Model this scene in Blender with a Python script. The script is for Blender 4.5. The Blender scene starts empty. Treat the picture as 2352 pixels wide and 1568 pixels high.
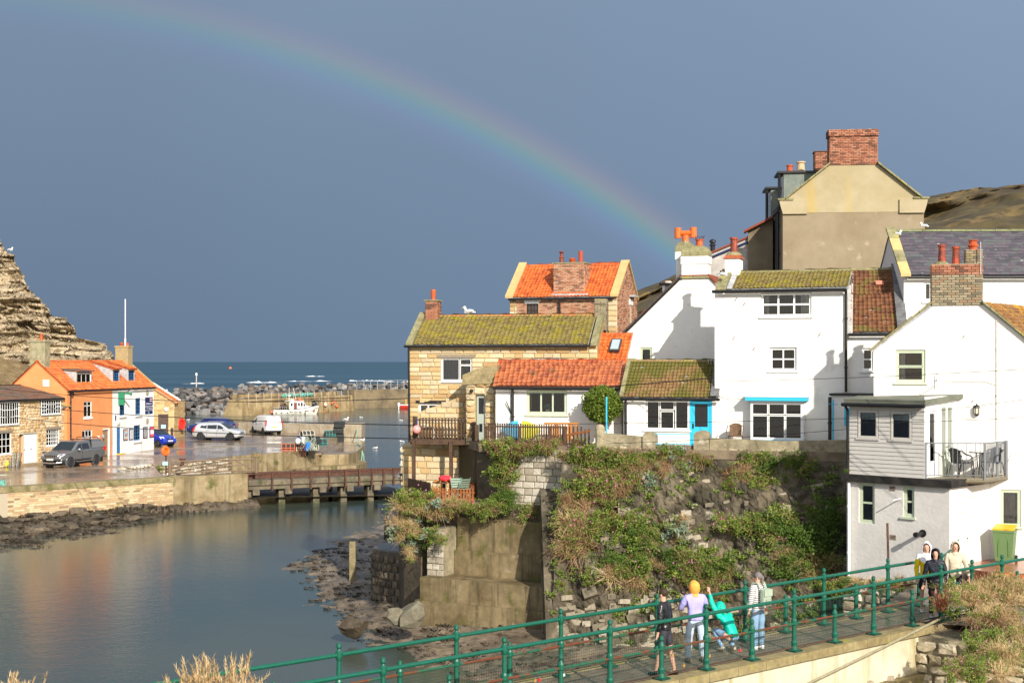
import bpy,bmesh,math,random
import numpy as np
from mathutils import Vector,Matrix,noise as mnoise
R=math.radians
random.seed(7)
rng=np.random.default_rng(7)
scene=bpy.context.scene
COL=scene.collection
cam=bpy.data.cameras.new('camera')
camo=bpy.data.objects.new('camera',cam);COL.objects.link(camo)
cam.sensor_width=36.0;cam.lens=50.0
camo.location=(0,0,0);camo.rotation_euler=(R(90),0,0)
cam.shift_y=46.0/2352.0
cam.clip_start=0.1;cam.clip_end=60000
scene.camera=camo
SUN_EL,SUN_AZ=28.0,159.5
sdir=Vector((math.sin(R(SUN_AZ))*math.cos(R(SUN_EL)),math.cos(R(SUN_AZ))*math.cos(R(SUN_EL)),math.sin(R(SUN_EL))))
sl=bpy.data.lights.new('sun','SUN');sl.energy=4.6;sl.angle=R(0.53);sl.color=(1.0,0.93,0.82)
so=bpy.data.objects.new('sun',sl);COL.objects.link(so)
so.rotation_euler=(-sdir).to_track_quat('-Z','Y').to_euler();so.location=(20,-40,40)
scene.view_settings.view_transform='Standard';scene.view_settings.look='None'
scene.view_settings.exposure=0.5;scene.view_settings.gamma=1;scene.view_settings.use_curve_mapping=False
scene.render.engine='CYCLES'
scene.cycles.max_bounces=6;scene.cycles.diffuse_bounces=3;scene.cycles.glossy_bounces=3
scene.cycles.transparent_max_bounces=12;scene.cycles.transmission_bounces=3
scene.cycles.caustics_reflective=False;scene.cycles.caustics_refractive=False
def build_world():
 w=bpy.data.worlds.new('World');scene.world=w;w.use_nodes=True
 nt=w.node_tree;nt.nodes.clear();N=nt.nodes.new;L=nt.links.new
 out=N('ShaderNodeOutputWorld');bg=N('ShaderNodeBackground');L(bg.outputs[0],out.inputs[0])
 sky=N('ShaderNodeTexSky');sky.sky_type='NISHITA';sky.sun_disc=False
 sky.sun_elevation=R(SUN_EL);sky.sun_rotation=R(SUN_AZ)
 tc=N('ShaderNodeTexCoord');sep=N('ShaderNodeSeparateXYZ');L(tc.outputs['Generated'],sep.inputs[0])
 def math_(op,a,b=None,c=None):
  n=N('ShaderNodeMath');n.operation=op
  for i,x in enumerate((a,b,c)):
   if x is None:continue
   if isinstance(x,(int,float)):n.inputs[i].default_value=x
   else:L(x,n.inputs[i])
  return n.outputs[0]
 def mix(f,a,b,typ='MIX'):
  n=N('ShaderNodeMix');n.data_type='RGBA';n.blend_type=typ
  for i,x in((0,f),(6,a),(7,b)):
   if isinstance(x,(int,float)):n.inputs[i].default_value=x
   elif isinstance(x,tuple):n.inputs[i].default_value=(*x,1)
   else:L(x,n.inputs[i])
  return n.outputs[2]
 nz=N('ShaderNodeTexNoise');nz.inputs['Scale'].default_value=2.2;nz.inputs['Detail'].default_value=3
 L(tc.outputs['Generated'],nz.inputs['Vector'])
 zc=math_('MULTIPLY',sep.outputs[2],2.6);zc=math_('MINIMUM',math_('MAXIMUM',zc,0.0),1.0)
 slate=mix(zc,(0.118,0.173,0.254),(0.182,0.250,0.352))
 xw=math_('MULTIPLY_ADD',sep.outputs[0],0.30,0.97)
 nv=math_('MULTIPLY_ADD',nz.outputs[0],0.22,0.89);nv=math_('MULTIPLY',nv,xw)
 slate=mix(1.0,slate,nv,'MULTIPLY')
 dot=N('ShaderNodeVectorMath');dot.operation='DOT_PRODUCT';L(tc.outputs['Generated'],dot.inputs[0])
 dot.inputs[1].default_value=(-sdir.x,-sdir.y,-sdir.z)
 h=math_('MULTIPLY_ADD',dot.outputs['Value'],1.6,0.75);h=math_('MINIMUM',math_('MAXIMUM',h,0.0),1.0)
 sk=mix(1.0,sky.outputs[0],(0.13,0.13,0.13),'MULTIPLY')
 bright=mix(0.55,sk,(0.80,0.80,0.80))
 col=mix(h,bright,slate)
 ang=math_('MULTIPLY',math_('ARCCOSINE',dot.outputs['Value']),180/math.pi)
 t=math_('DIVIDE',math_('SUBTRACT',ang,40.1),3.0)
 cr=N('ShaderNodeValToRGB');L(t,cr.inputs[0]);cr.color_ramp.interpolation='B_SPLINE'
 e=cr.color_ramp.elements
 e[0].position=0.0;e[0].color=(0,0,0,1);e[1].position=1.0;e[1].color=(0,0,0,1)
 for p,c in((0.12,(0.004,0.004,0.010)),(0.27,(0.013,0.010,0.040)),(0.39,(0.0,0.042,0.048)),(0.50,(0.014,0.060,0.004)),(0.60,(0.060,0.048,0.0)),(0.71,(0.052,0.016,0.005)),(0.85,(0.014,0.004,0.004))):
  x=e.new(p);x.color=(*c,1)
 fade=math_('MULTIPLY_ADD',sep.outputs[0],1.5,0.80);fade=math_('MINIMUM',math_('MAXIMUM',fade,0.15),1.0)
 bow=mix(1.0,cr.outputs[0],fade,'MULTIPLY')
 col=mix(1.0,col,bow,'ADD')
 L(col,bg.inputs[0]);bg.inputs[1].default_value=1.0
build_world()
F_=3267.0
def P(u,v,Y):return Vector(((u-1176)/F_*Y,Y,(830-v)/F_*Y))
def onZ(u,v,Z):
 Y=F_*Z/(830-v);return Vector(((u-1176)/F_*Y,Y,Z))
WATER,QUAY,DECK=-9.5,-7.3,-6.2
class MB:
 def __init__(s):s.v=[];s.f=[];s.mi=[];s.m=0
 def add(s,vs,fs):
  b=len(s.v);s.v+=[tuple(x)for x in vs];s.f+=[tuple(i+b for i in f)for f in fs];s.mi+=[s.m]*len(fs);return s
 def quad(s,*p):return s.add(p,[tuple(range(len(p)))])
 def box(s,c,ax,ay,az):
  c,ax,ay,az=Vector(c),Vector(ax),Vector(ay),Vector(az)
  vs=[c+ax*i+ay*j+az*k for k in(-1,1)for j in(-1,1)for i in(-1,1)]
  fs=[(0,2,3,1),(4,5,7,6),(0,1,5,4),(2,6,7,3),(0,4,6,2),(1,3,7,5)]
  if ax.cross(ay).dot(az)<0:fs=[f[::-1]for f in fs]
  return s.add(vs,fs)
 def abox(s,x0,x1,y0,y1,z0,z1):
  return s.box(((x0+x1)/2,(y0+y1)/2,(z0+z1)/2),((x1-x0)/2,0,0),(0,(y1-y0)/2,0),(0,0,(z1-z0)/2))
 def prism(s,poly,d):
  p=[Vector(x)for x in poly];d=Vector(d);n=len(p)
  vs=p+[x+d for x in p]
  nrm=sum(((p[i]-p[0]).cross(p[(i+1)%n]-p[0])for i in range(1,n-1)),Vector())
  fs=[tuple(range(n)),tuple(range(2*n-1,n-1,-1))]+[(i,i+n,(i+1)%n+n,(i+1)%n)for i in range(n)]
  if nrm.dot(d)>0:fs=[f[::-1]for f in fs]
  return s.add(vs,fs)
 def tube(s,pts,r,n=6,cap=True):
  pts=[Vector(p)for p in pts];rs=r if isinstance(r,(list,tuple))else[r]*len(pts)
  vs=[];up=None
  for i,p in enumerate(pts):
   d=(pts[min(i+1,len(pts)-1)]-pts[max(i-1,0)]);d=d.normalized()if d.length>1e-9 else Vector((0,0,1))
   if up is None:up=Vector((0,0,1))if abs(d.z)<0.9 else Vector((1,0,0))
   a=d.cross(up);a=a.normalized()if a.length>1e-6 else d.orthogonal().normalized()
   b=a.cross(d).normalized();up=b
   for k in range(n):
    t=2*math.pi*k/n;vs.append(p+(a*math.cos(t)+b*math.sin(t))*rs[i])
  fs=[(i*n+k,(i+1)*n+k,(i+1)*n+(k+1)%n,i*n+(k+1)%n)for i in range(len(pts)-1)for k in range(n)]
  if cap:fs+=[tuple(range(n)),tuple(range(len(pts)*n-1,(len(pts)-1)*n-1,-1))]
  return s.add(vs,fs)
 def lathe(s,c,prof,n=10,axis=None,cap=True):
  c=Vector(c);q=Matrix.Identity(3)if axis is None else Vector(axis).to_track_quat('Z','Y').to_matrix()
  vs=[c+q@Vector((r*math.cos(2*math.pi*k/n),r*math.sin(2*math.pi*k/n),z))for r,z in prof for k in range(n)]
  fs=[(i*n+k,i*n+(k+1)%n,(i+1)*n+(k+1)%n,(i+1)*n+k)for i in range(len(prof)-1)for k in range(n)]
  if cap:fs+=[tuple(range(n-1,-1,-1)),tuple(range((len(prof)-1)*n,len(prof)*n))]
  return s.add(vs,fs)
 def ball(s,c,rx,ry=None,rz=None,n=10,m=6,rot=None):
  ry=rx if ry is None else ry;rz=rx if rz is None else rz;c=Vector(c);q=rot or Matrix.Identity(3)
  vs=[c+q@Vector((rx*math.sin(math.pi*i/m)*math.cos(2*math.pi*k/n),ry*math.sin(math.pi*i/m)*math.sin(2*math.pi*k/n),rz*math.cos(math.pi*i/m)))for i in range(1,m)for k in range(n)]
  vs+=[c+q@Vector((0,0,rz)),c-q@Vector((0,0,rz))];a,b=len(vs)-2,len(vs)-1
  fs=[(i*n+k,(i+1)*n+k,(i+1)*n+(k+1)%n,i*n+(k+1)%n)for i in range(m-2)for k in range(n)]
  fs+=[(a,k,(k+1)%n)for k in range(n)]+[(b,(m-2)*n+(k+1)%n,(m-2)*n+k)for k in range(n)]
  return s.add(vs,fs)
 def torus(s,c,Rr,r,axis=(0,0,1),n=20,m=8):
  q=Vector(axis).to_track_quat('Z','Y').to_matrix();c=Vector(c);vs=[]
  for i in range(n):
   t=2*math.pi*i/n
   for j in range(m):
    p=2*math.pi*j/m
    vs.append(c+q@Vector(((Rr+r*math.cos(p))*math.cos(t),(Rr+r*math.cos(p))*math.sin(t),r*math.sin(p))))
  return s.add(vs,[(i*m+j,((i+1)%n)*m+j,((i+1)%n)*m+(j+1)%m,i*m+(j+1)%m)for i in range(n)for j in range(m)])
 def mesh(s,name,mats,off=(0,0,0),smooth=False,tint=None):
  me=bpy.data.meshes.new(name)
  a=np.array(s.v,dtype=np.float32).reshape(-1,3)-np.array(off,dtype=np.float32)
  me.from_pydata(a.tolist(),[],s.f)
  for m in(mats if isinstance(mats,(list,tuple))else[mats]):me.materials.append(m)
  if max(s.mi,default=0):me.polygons.foreach_set('material_index',s.mi)
  if smooth:me.polygons.foreach_set('use_smooth',[True]*len(me.polygons))
  if tint is not None:
   at=me.attributes.new('tint','FLOAT','POINT')
   at.data.foreach_set('value',np.full(len(a),tint,dtype=np.float32)if np.isscalar(tint)else np.array(tint,dtype=np.float32))
  me.update();return me
 def build(s,name,mats,parent=None,smooth=False,kind=None,label=None,tint=None):
  off=Vector((0,0,0));q=parent
  while q is not None:off+=q.location;q=q.parent
  if parent is None and s.v:
   a=np.array(s.v);off=Vector((a[:,0].mean(),a[:,1].mean(),a[:,2].min()))
  o=bpy.data.objects.new(name,s.mesh(name,mats,off,smooth,tint));COL.objects.link(o)
  if parent is not None:o.parent=parent
  else:o.location=off
  if kind:o['kind']=kind
  if label:o['label']=label
  return o
def tag(o,label,cat,group=None):
 o['label']=label;o['category']=cat
 if group:o['group']=group
 return o
def thing(name,label,cat,loc,group=None):
 o=bpy.data.objects.new(name,None);COL.objects.link(o);o.location=loc;o.empty_display_size=.2
 return tag(o,label,cat,group)
def struct(o):o['kind']='structure';return o
def world_off(o):
 off=Vector((0,0,0))
 while o is not None:off+=o.location;o=o.parent
 return off
def copy_tree(o,parent=None):
 c=o.copy();COL.objects.link(c);c.parent=parent
 for ch in list(o.children):copy_tree(ch,c)
 return c
def pieces(name,variants,mats,parent,xf,limit=300,smooth=False,rest=True):
 """variants: list of (verts, faces, tint); xf: list of (variant index, Matrix) in world space"""
 if not xf:return
 off=world_off(parent)
 T=Matrix.Translation(-off)
 meshes={}
 camd=[(m.translation.length,i)for i,(k,m)in enumerate(xf)]
 order=[i for _,i in sorted(camd)]
 solo=set(order[:limit])
 for i in order[:limit]:
  k,m=xf[i]
  if k not in meshes:
   b=MB();b.add(variants[k][0],variants[k][1]);meshes[k]=b.mesh(name,mats,(0,0,0),smooth,variants[k][2])
  o=bpy.data.objects.new(name,meshes[k]);COL.objects.link(o);o.parent=parent;o.matrix_local=T@m
 left=[xf[i]for i in order[limit:]]
 if left and rest:
  vs,fs,tn=[],[],[];b=0
  va=[np.array(v[0],dtype=float)for v in variants]
  for k,m in left:
   A=np.array(T@m);w=va[k]@A[:3,:3].T+A[:3,3]
   vs.append(w);fs+=[tuple(i+b for i in f)for f in variants[k][1]];tn.append(np.full(len(w),variants[k][2]));b+=len(w)
  me=bpy.data.meshes.new(name+'_mass');me.from_pydata(np.concatenate(vs).tolist(),[],fs)
  me.materials.append(mats)
  at=me.attributes.new('tint','FLOAT','POINT');at.data.foreach_set('value',np.concatenate(tn).astype(np.float32))
  if smooth:me.polygons.foreach_set('use_smooth',[True]*len(me.polygons))
  o=bpy.data.objects.new(name+'s',me);COL.objects.link(o);o.parent=parent;o['kind']='stuff'
MATS={}
def M(name,base,c2=None,scale=3.0,var=0.12,rough=0.75,bump=0.0,bscale=40.0,tint=0.0,tcol=None,moss=None,moss2=None,spec=0.3,metal=0.0,streak=None,lo=0.4,hi=0.65,coat=0.0,wet=None,detail=4):
 if name in MATS:return MATS[name]
 m=bpy.data.materials.new(name);m.use_nodes=True;nt=m.node_tree;N=nt.nodes.new;L=nt.links.new
 b=nt.nodes['Principled BSDF'];b.inputs['Roughness'].default_value=rough;b.inputs['Metallic'].default_value=metal
 b.inputs['Specular IOR Level'].default_value=spec
 if coat:b.inputs['Coat Weight'].default_value=coat;b.inputs['Coat Roughness'].default_value=0.05
 geo=N('ShaderNodeNewGeometry');pos=geo.outputs['Position']
 def nz(sc,det=detail,vec=None,rough_=0.6):
  n=N('ShaderNodeTexNoise');n.inputs['Scale'].default_value=sc;n.inputs['Detail'].default_value=det;n.inputs['Roughness'].default_value=rough_
  L(vec or pos,n.inputs['Vector']);return n.outputs[0]
 def mixc(f,a,bb,typ='MIX'):
  n=N('ShaderNodeMix');n.data_type='RGBA';n.blend_type=typ
  for i,x in((0,f),(6,a),(7,bb)):
   if isinstance(x,(int,float)):n.inputs[i].default_value=x
   elif isinstance(x,tuple):n.inputs[i].default_value=(*x[:3],1)
   else:L(x,n.inputs[i])
  return n.outputs[2]
 def rng_(x,a,bb,c=0.0,d=1.0):
  n=N('ShaderNodeMapRange');n.inputs[1].default_value=a;n.inputs[2].default_value=bb;n.inputs[3].default_value=c;n.inputs[4].default_value=d
  L(x,n.inputs[0]);return n.outputs[0]
 col=tuple(base)
 if c2:col=mixc(rng_(nz(scale),lo,hi),col,tuple(c2))
 if tint or tcol:
  at=N('ShaderNodeAttribute');at.attribute_name='tint'
  if tcol:
   cr=N('ShaderNodeValToRGB');L(at.outputs['Fac'],cr.inputs[0]);cr.color_ramp.interpolation='LINEAR'
   e=cr.color_ramp.elements;e[0].color=(*tcol[0],1);e[1].color=(*tcol[-1],1)
   for i in range(1,len(tcol)-1):x=e.new(i/(len(tcol)-1));x.color=(*tcol[i],1)
   col=mixc(0.75,col,cr.outputs[0])
  if tint:col=mixc(1.0,col,rng_(at.outputs['Fac'],0,1,1-tint,1+tint),'MULTIPLY')
 if var:col=mixc(1.0,col,rng_(nz(scale*4.3,3),0.3,0.7,1-var,1+var),'MULTIPLY')
 if streak:
  mp=N('ShaderNodeMapping');mp.inputs['Scale'].default_value=(1,1,0.08);L(pos,mp.inputs[0])
  col=mixc(rng_(nz(streak[2],3,mp.outputs[0]),0.62-0.25*streak[1],0.80-0.2*streak[1],0,0.9),col,tuple(streak[0]))
 for mo in(moss,moss2):
  if mo:col=mixc(rng_(nz(mo[2],5),0.68-0.36*mo[1],0.76-0.30*mo[1],0,0.92),col,tuple(mo[0]))
 if isinstance(col,tuple):b.inputs['Base Color'].default_value=(*col[:3],1)
 else:L(col,b.inputs['Base Color'])
 if wet:L(rng_(nz(wet[2],4),wet[3],wet[4],wet[0],wet[1]),b.inputs['Roughness'])
 if bump:
  bn=N('ShaderNodeBump');bn.inputs['Strength'].default_value=min(1.0,bump);bn.inputs['Distance'].default_value=0.02 if bump<=1 else 0.02*bump
  L(nz(bscale,5),bn.inputs['Height']);L(bn.outputs[0],b.inputs['Normal'])
 MATS[name]=m;return m
def plain(name,c,rough=0.5,metal=0.0,spec=0.4,coat=0.0):return M(name,c,var=0.06,scale=2,rough=rough,metal=metal,spec=spec,coat=coat)
def glass_mat(name,tintc=(0.02,0.025,0.03),refl=1.0,clear=0.85):
 if name in MATS:return MATS[name]
 m=bpy.data.materials.new(name);m.use_nodes=True;nt=m.node_tree;nt.nodes.clear();N=nt.nodes.new;L=nt.links.new
 out=N('ShaderNodeOutputMaterial');tr=N('ShaderNodeBsdfTransparent');tr.inputs[0].default_value=(clear,clear,clear,1)
 gl=N('ShaderNodeBsdfGlossy');gl.inputs['Roughness'].default_value=0.02
 fr=N('ShaderNodeFresnel');fr.inputs[0].default_value=1.52
 mx=N('ShaderNodeMixShader');L(fr.outputs[0],mx.inputs[0]);L(tr.outputs[0],mx.inputs[1]);L(gl.outputs[0],mx.inputs[2]);L(mx.outputs[0],out.inputs[0])
 MATS[name]=m;return m
GLASS=glass_mat('window_glass')
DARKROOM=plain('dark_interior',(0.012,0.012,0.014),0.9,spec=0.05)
WHITEP=M('white_gloss_paint',(0.80,0.80,0.78),var=0.05,rough=0.35,scale=5,bump=0.1)
BLACKP=plain('black_paint',(0.012,0.012,0.013),0.4)
CURTAIN=M('curtain_cloth',(0.62,0.60,0.56),var=0.1,rough=0.9)
GREYCURT=M('grey_curtain_cloth',(0.30,0.31,0.34),var=0.12,rough=0.9)
class Face:
 """a vertical wall plane through two plan points, left to right as seen; outward normal towards the viewer"""
 def __init__(s,a,b,flip=False):
  s.O=Vector((a[0],a[1],0));d=Vector((b[0]-a[0],b[1]-a[1],0));s.L=d.length;s.d=d.normalized()
  n=Vector((s.d.y,-s.d.x,0))
  if n.dot(-s.O)<0:n=-n
  s.n=-n if flip else n
 def pt(s,a,z,o=0.0):p=s.O+s.d*a+s.n*o;return Vector((p.x,p.y,z))
 def s(s,u):k=(u-1176)/F_;return(k*s.O.y-s.O.x)/(s.d.x-k*s.d.y)
 def z(s,v,a):return(830-v)/F_*(s.O.y+s.d.y*a)
 def rect(s,u0,v0,u1,v1):
  a,b=s.s(u0),s.s(u1);m=(a+b)/2;return(a,s.z(v1,m),b,s.z(v0,m))
 def mat(s,a,z,o=0.0,w=1,h=1,dep=1,tw=0.0,tilt=0.0):
  n=s.n;d=s.d if s.d.cross(Vector((0,0,1))).dot(n)>0 else-s.d
  m=Matrix(((d.x,0,n.x),(d.y,0,n.y),(0,1,0))).to_4x4()
  m.translation=s.pt(a,z,o)
  if tw or tilt:m=m@Matrix.Rotation(tw,4,'Z')@Matrix.Rotation(tilt,4,'X')
  return m@Matrix.Diagonal((w,h,dep,1))
def fbox(mb,F,s0,s1,z0,z1,o0,o1):
 return mb.box(F.pt((s0+s1)/2,(z0+z1)/2,(o0+o1)/2),F.d*(s1-s0)/2,F.n*(o1-o0)/2,(0,0,(z1-z0)/2))
def wall_mb(F,s0,s1,z0,z1,holes=(),depth=0.16,mb=None,gable=None):
 mb=mb or MB()
 S=sorted({s0,s1,*[x for h in holes for x in(h[0],h[2])if s0<x<s1]});Z=sorted({z0,z1,*[x for h in holes for x in(h[1],h[3])if z0<x<z1]})
 for i in range(len(S)-1):
  for j in range(len(Z)-1):
   cs,cz=(S[i]+S[i+1])/2,(Z[j]+Z[j+1])/2
   if any(h[0]<cs<h[2]and h[1]<cz<h[3]for h in holes):continue
   mb.quad(F.pt(S[i],Z[j]),F.pt(S[i+1],Z[j]),F.pt(S[i+1],Z[j+1]),F.pt(S[i],Z[j+1]))
 for a,b,c,d in holes:
  for p,q in(((a,b),(c,b)),((c,b),(c,d)),((c,d),(a,d)),((a,d),(a,b))):
   mb.quad(F.pt(*p),F.pt(*q),F.pt(*q,-depth),F.pt(*p,-depth))
 if gable:mb.quad(*[F.pt(*g)for g in gable])
 return mb
def window(parent,F,r,cells,frame=WHITEP,fw=0.05,bw=0.03,inset=0.09,sill=None,sillw=0.06,curtain=None,glass=GLASS,proud=0.0,label=None,back=0.5,name='window'):
 """cells: (c0, r0, c1, r1) fractions, r from the bottom"""
 s0,z0,s1,z1=r;mb=MB();f0,f1=-inset-0.05+proud,-inset+proud
 fbox(mb,F,s0,s0+fw,z0,z1,f0,f1);fbox(mb,F,s1-fw,s1,z0,z1,f0,f1)
 fbox(mb,F,s0+fw,s1-fw,z0,z0+fw,f0,f1);fbox(mb,F,s0+fw,s1-fw,z1-fw,z1,f0,f1)
 a0,a1,b0,b1=s0+fw,s1-fw,z0+fw,z1-fw;W,H=a1-a0,b1-b0;panes=[]
 for c0,r0,c1,r1 in cells:
  x0,x1,y0,y1=a0+W*c0,a0+W*c1,b0+H*r0,b0+H*r1;g0,g1=f0+0.008,f1-0.008
  fbox(mb,F,x0,x0+bw,y0,y1,g0,g1);fbox(mb,F,x1-bw,x1,y0,y1,g0,g1)
  fbox(mb,F,x0+bw,x1-bw,y0,y0+bw,g0,g1);fbox(mb,F,x0+bw,x1-bw,y1-bw,y1,g0,g1)
  panes.append((x0+bw,x1-bw,y0+bw,y1-bw))
 w=mb.build(name,frame,parent,label=label)
 for x0,x1,y0,y1 in panes:
  m=MB();fbox(m,F,x0,x1,y0,y1,f0+0.018,f0+0.024);m.build('pane',glass,w)
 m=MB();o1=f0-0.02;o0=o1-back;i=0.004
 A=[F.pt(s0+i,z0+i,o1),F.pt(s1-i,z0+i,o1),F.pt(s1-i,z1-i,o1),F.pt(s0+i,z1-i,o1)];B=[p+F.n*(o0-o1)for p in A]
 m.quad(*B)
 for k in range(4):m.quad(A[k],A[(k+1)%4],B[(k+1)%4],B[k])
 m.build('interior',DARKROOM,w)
 if sill is not None:
  m=MB();fbox(m,F,s0-0.06,s1+0.06,z0-sillw,z0-0.002,-inset+proud,0.06+max(0,proud));m.build('sill',sill,w)
 for(q0,q1,mt,top)in(curtain or()):
  m=MB();n=14;o=f0-0.05;pts=[]
  for k in range(n+1):
   x=a0+W*(q0+(q1-q0)*k/n);pts.append((x,o-0.03*math.sin(k*1.9)-0.012*math.sin(k*3.7)))
  for k in range(n):m.quad(F.pt(pts[k][0],b0+(H*(1-top)),pts[k][1]),F.pt(pts[k+1][0],b0+(H*(1-top)),pts[k+1][1]),F.pt(pts[k+1][0],b1,pts[k+1][1]),F.pt(pts[k][0],b1,pts[k][1]))
  m.build('curtain',mt,w,smooth=True)
 return w
def grid_cells(nc,nr):return[(i/nc,j/nr,(i+1)/nc,(j+1)/nr)for j in range(nr)for i in range(nc)]
def pantile_shape(w=0.26,l=0.36,hgt=0.035,t=0.014):
 xs=[-0.5,-0.36,-0.2,-0.02,0.16,0.32,0.5];zs=[0.55,0.12,0.0,0.10,0.55,1.0,0.62]
 vs=[]
 for y,lift in((-0.5,t+0.012),(0.58,0.0)):
  vs+=[(x*w,y*l,z*hgt+lift)for x,z in zip(xs,zs)]
 vs+=[(x*w,-0.5*l,z*hgt+0.0)for x,z in zip(xs,zs)]
 fs=[(i,i+1,i+8,i+7)for i in range(6)]+[(i+14,i+15,i+1,i)for i in range(6)]
 return vs,fs
def slab_shape(w,l,t,tilt=0.012):
 vs=[(-w/2,-l/2,tilt),(w/2,-l/2,tilt),(w/2,l/2,0),(-w/2,l/2,0)]
 vs=[(x,y,z)for x,y,z in vs]+[(x,y,z+t)for x,y,z in vs]
 return vs,[(4,5,6,7),(0,1,5,4),(1,2,6,5),(2,3,7,6),(3,0,4,7)]
def stone_shape(seed,rough=0.08,inset=0.06,n8=True):
 r=random.Random(seed);c=[]
 base=[(-.5,-.5),(0,-.5),(.5,-.5),(.5,0),(.5,.5),(0,.5),(-.5,.5),(-.5,0)]if n8 else[(-.5,-.5),(.5,-.5),(.5,.5),(-.5,.5)]
 for i,(x,y)in enumerate(base):
  k=1-(r.uniform(0,rough)*(1.6 if i%2==0 else 1.0));c.append((x*k+r.uniform(-rough,rough)*0.12,y*k))
 n=len(c);vs=[(x,y,-.5)for x,y in c]+[(x,y,0.15+r.uniform(-.1,.1)*rough*3)for x,y in c]
 vs+=[(x*(1-inset*2),y*(1-inset*2),0.5+r.uniform(-.5,.3)*rough*2.5)for x,y in c]+[(r.uniform(-.1,.1),r.uniform(-.1,.1),0.5+r.uniform(-.2,.5)*rough*2)]
 fs=[(i,(i+1)%n,n+(i+1)%n,n+i)for i in range(n)]+[(n+i,n+(i+1)%n,2*n+(i+1)%n,2*n+i)for i in range(n)]+[(2*n+i,2*n+(i+1)%n,3*n)for i in range(n)]
 return vs,fs
def boulder_shape(seed,n=8,m=6,rough=0.28):
 r=random.Random(seed);vs=[];planes=[Vector((r.gauss(0,1),r.gauss(0,1),r.gauss(0,1))).normalized()for _ in range(9)];ds=[r.uniform(0.30,0.46)for _ in planes]
 mb=MB();mb.ball((0,0,0),0.6,0.6,0.6,n,m);out=[]
 for p in mb.v:
  q=Vector(p)
  for pl,d in zip(planes,ds):
   e=q.dot(pl)-d
   if e>0:q-=pl*e
  out.append(tuple(q*(1+r.uniform(-rough,rough)*0.15)))
 return out,mb.f
TILES=[(*pantile_shape(),t)for t in(0.05,0.25,0.42,0.58,0.75,0.95)]
SLATES=[(*slab_shape(0.36,0.30,0.010),t)for t in(0.03,0.2,0.4,0.6,0.8,0.97)]
BRICKS=[(*stone_shape(40+i,0.02,0.02,False),t)for i,t in enumerate((0.0,0.2,0.35,0.5,0.65,0.8,1.0))]
STONES=[(*stone_shape(60+i,0.07,0.045),t)for i,t in enumerate((0.0,0.15,0.3,0.45,0.6,0.75,0.9,1.0))]
RUBBLE=[(*stone_shape(80+i,0.24,0.08),t)for i,t in enumerate((0.0,0.15,0.3,0.45,0.6,0.75,0.9,1.0))]
BOULDERS=[(*boulder_shape(100+i),t)for i,t in enumerate((0.0,0.15,0.3,0.45,0.6,0.75,0.9,1.0))]
def courses(F,z0,z1,bounds,hr,wr,holes=(),gap=0.012,dep=0.05,proud=0.0,nv=8,bond=False,jit=0.0,seed=1):
 r=random.Random(seed);xf=[];z=z0;row=0
 while z<z1-hr[0]*0.6:
  h=min(r.uniform(*hr),z1-z);zc=z+h/2;a,b=bounds(zc);segs=[(a,b)]
  for q in holes:
   if q[1]<z+h-0.02 and q[3]>z+0.02:
    segs=[t for s in segs for t in((s[0],min(s[1],q[0])),(max(s[0],q[2]),s[1]))if t[1]-t[0]>0.02]
  for a,b in segs:
   x=a;first=True
   while x<b-0.01:
    w=r.uniform(*wr)
    if bond and first and row%2:w*=0.5
    first=False
    if b-x-w<wr[0]*0.45:w=b-x
    w=min(w,b-x)
    if w>0.03:xf.append((r.randrange(nv),F.mat(x+w/2,zc,proud+r.uniform(-1,1)*0.35*dep*min(1,jit*8+0.15),max(w-gap,.02),max(h-gap,.02),dep,r.uniform(-jit,jit),r.uniform(-jit,jit))))
    x+=w
  z+=h;row+=1
 return xf
def brickwork(parent,F,s0,s1,z0,z1,mat,holes=(),limit=300,seed=1,bounds=None,back=None,name='brick'):
 xf=courses(F,z0,z1,bounds or(lambda z:(s0,s1)),(0.075,0.075),(0.225,0.225),holes,0.011,0.04,0.006,len(BRICKS),True,0.004,seed)
 pieces(name,BRICKS,mat,parent,xf,limit)
def slope(parent,name,bl,br,tr,tl,mat,under,variants=TILES,w=0.24,l=0.30,limit=300,piece='tile',stagger=False,sag=0.0,thick=0.08,jit=0.02,lift=0.02):
 """a roof slope between four corners (eave left, eave right, ridge right, ridge left) covered in single tiles"""
 bl,br,tr,tl=map(Vector,(bl,br,tr,tl))
 nrm=(br-bl).cross(tl-bl).normalized()
 if nrm.z<0:nrm=-nrm
 mb=MB();mb.prism([bl,br,tr,tl],-nrm*thick)
 ro=mb.build(name,under,parent)
 n=max(1,round((tl-bl).length/l));xf=[]
 for j in range(n):
  t=(j+0.5)/n;a=bl.lerp(tl,t);b=br.lerp(tr,t);L_=(b-a).length;k=max(1,round(L_/w));xd=(b-a).normalized()
  yd=nrm.cross(xd).normalized()
  if yd.z<0:yd=-yd;
  xx=yd.cross(nrm)
  for i in range(k+(1 if stagger and j%2 else 0)):
   f=(i+0.5-(0.5 if stagger and j%2 else 0))/k
   sc=(L_/k)/w
   if f<0.5/k*0.6:f=0.25/k;sc*=0.5
   if f>1-0.5/k*0.6:f=1-0.25/k;sc*=0.5
   p=a.lerp(b,f)+nrm*(lift-sag*math.sin(math.pi*f)+random.uniform(-jit,jit)*0.5)+yd*(random.uniform(-.012,.012)-(.07 if random.random()<.012 else 0))
   m=Matrix((xx,yd,nrm)).transposed().to_4x4();m.translation=p
   m=m@Matrix.Rotation(random.uniform(-jit,jit),4,'Z')@Matrix.Diagonal((sc*(w/0.24 if variants is TILES else w/0.34),((tl-bl).length/n)/(0.335 if variants is TILES else 0.24),1,1))
   xf.append((random.randrange(len(variants)),m))
 pieces(piece,variants,mat,ro,xf,limit,smooth=False)
 return ro
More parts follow.
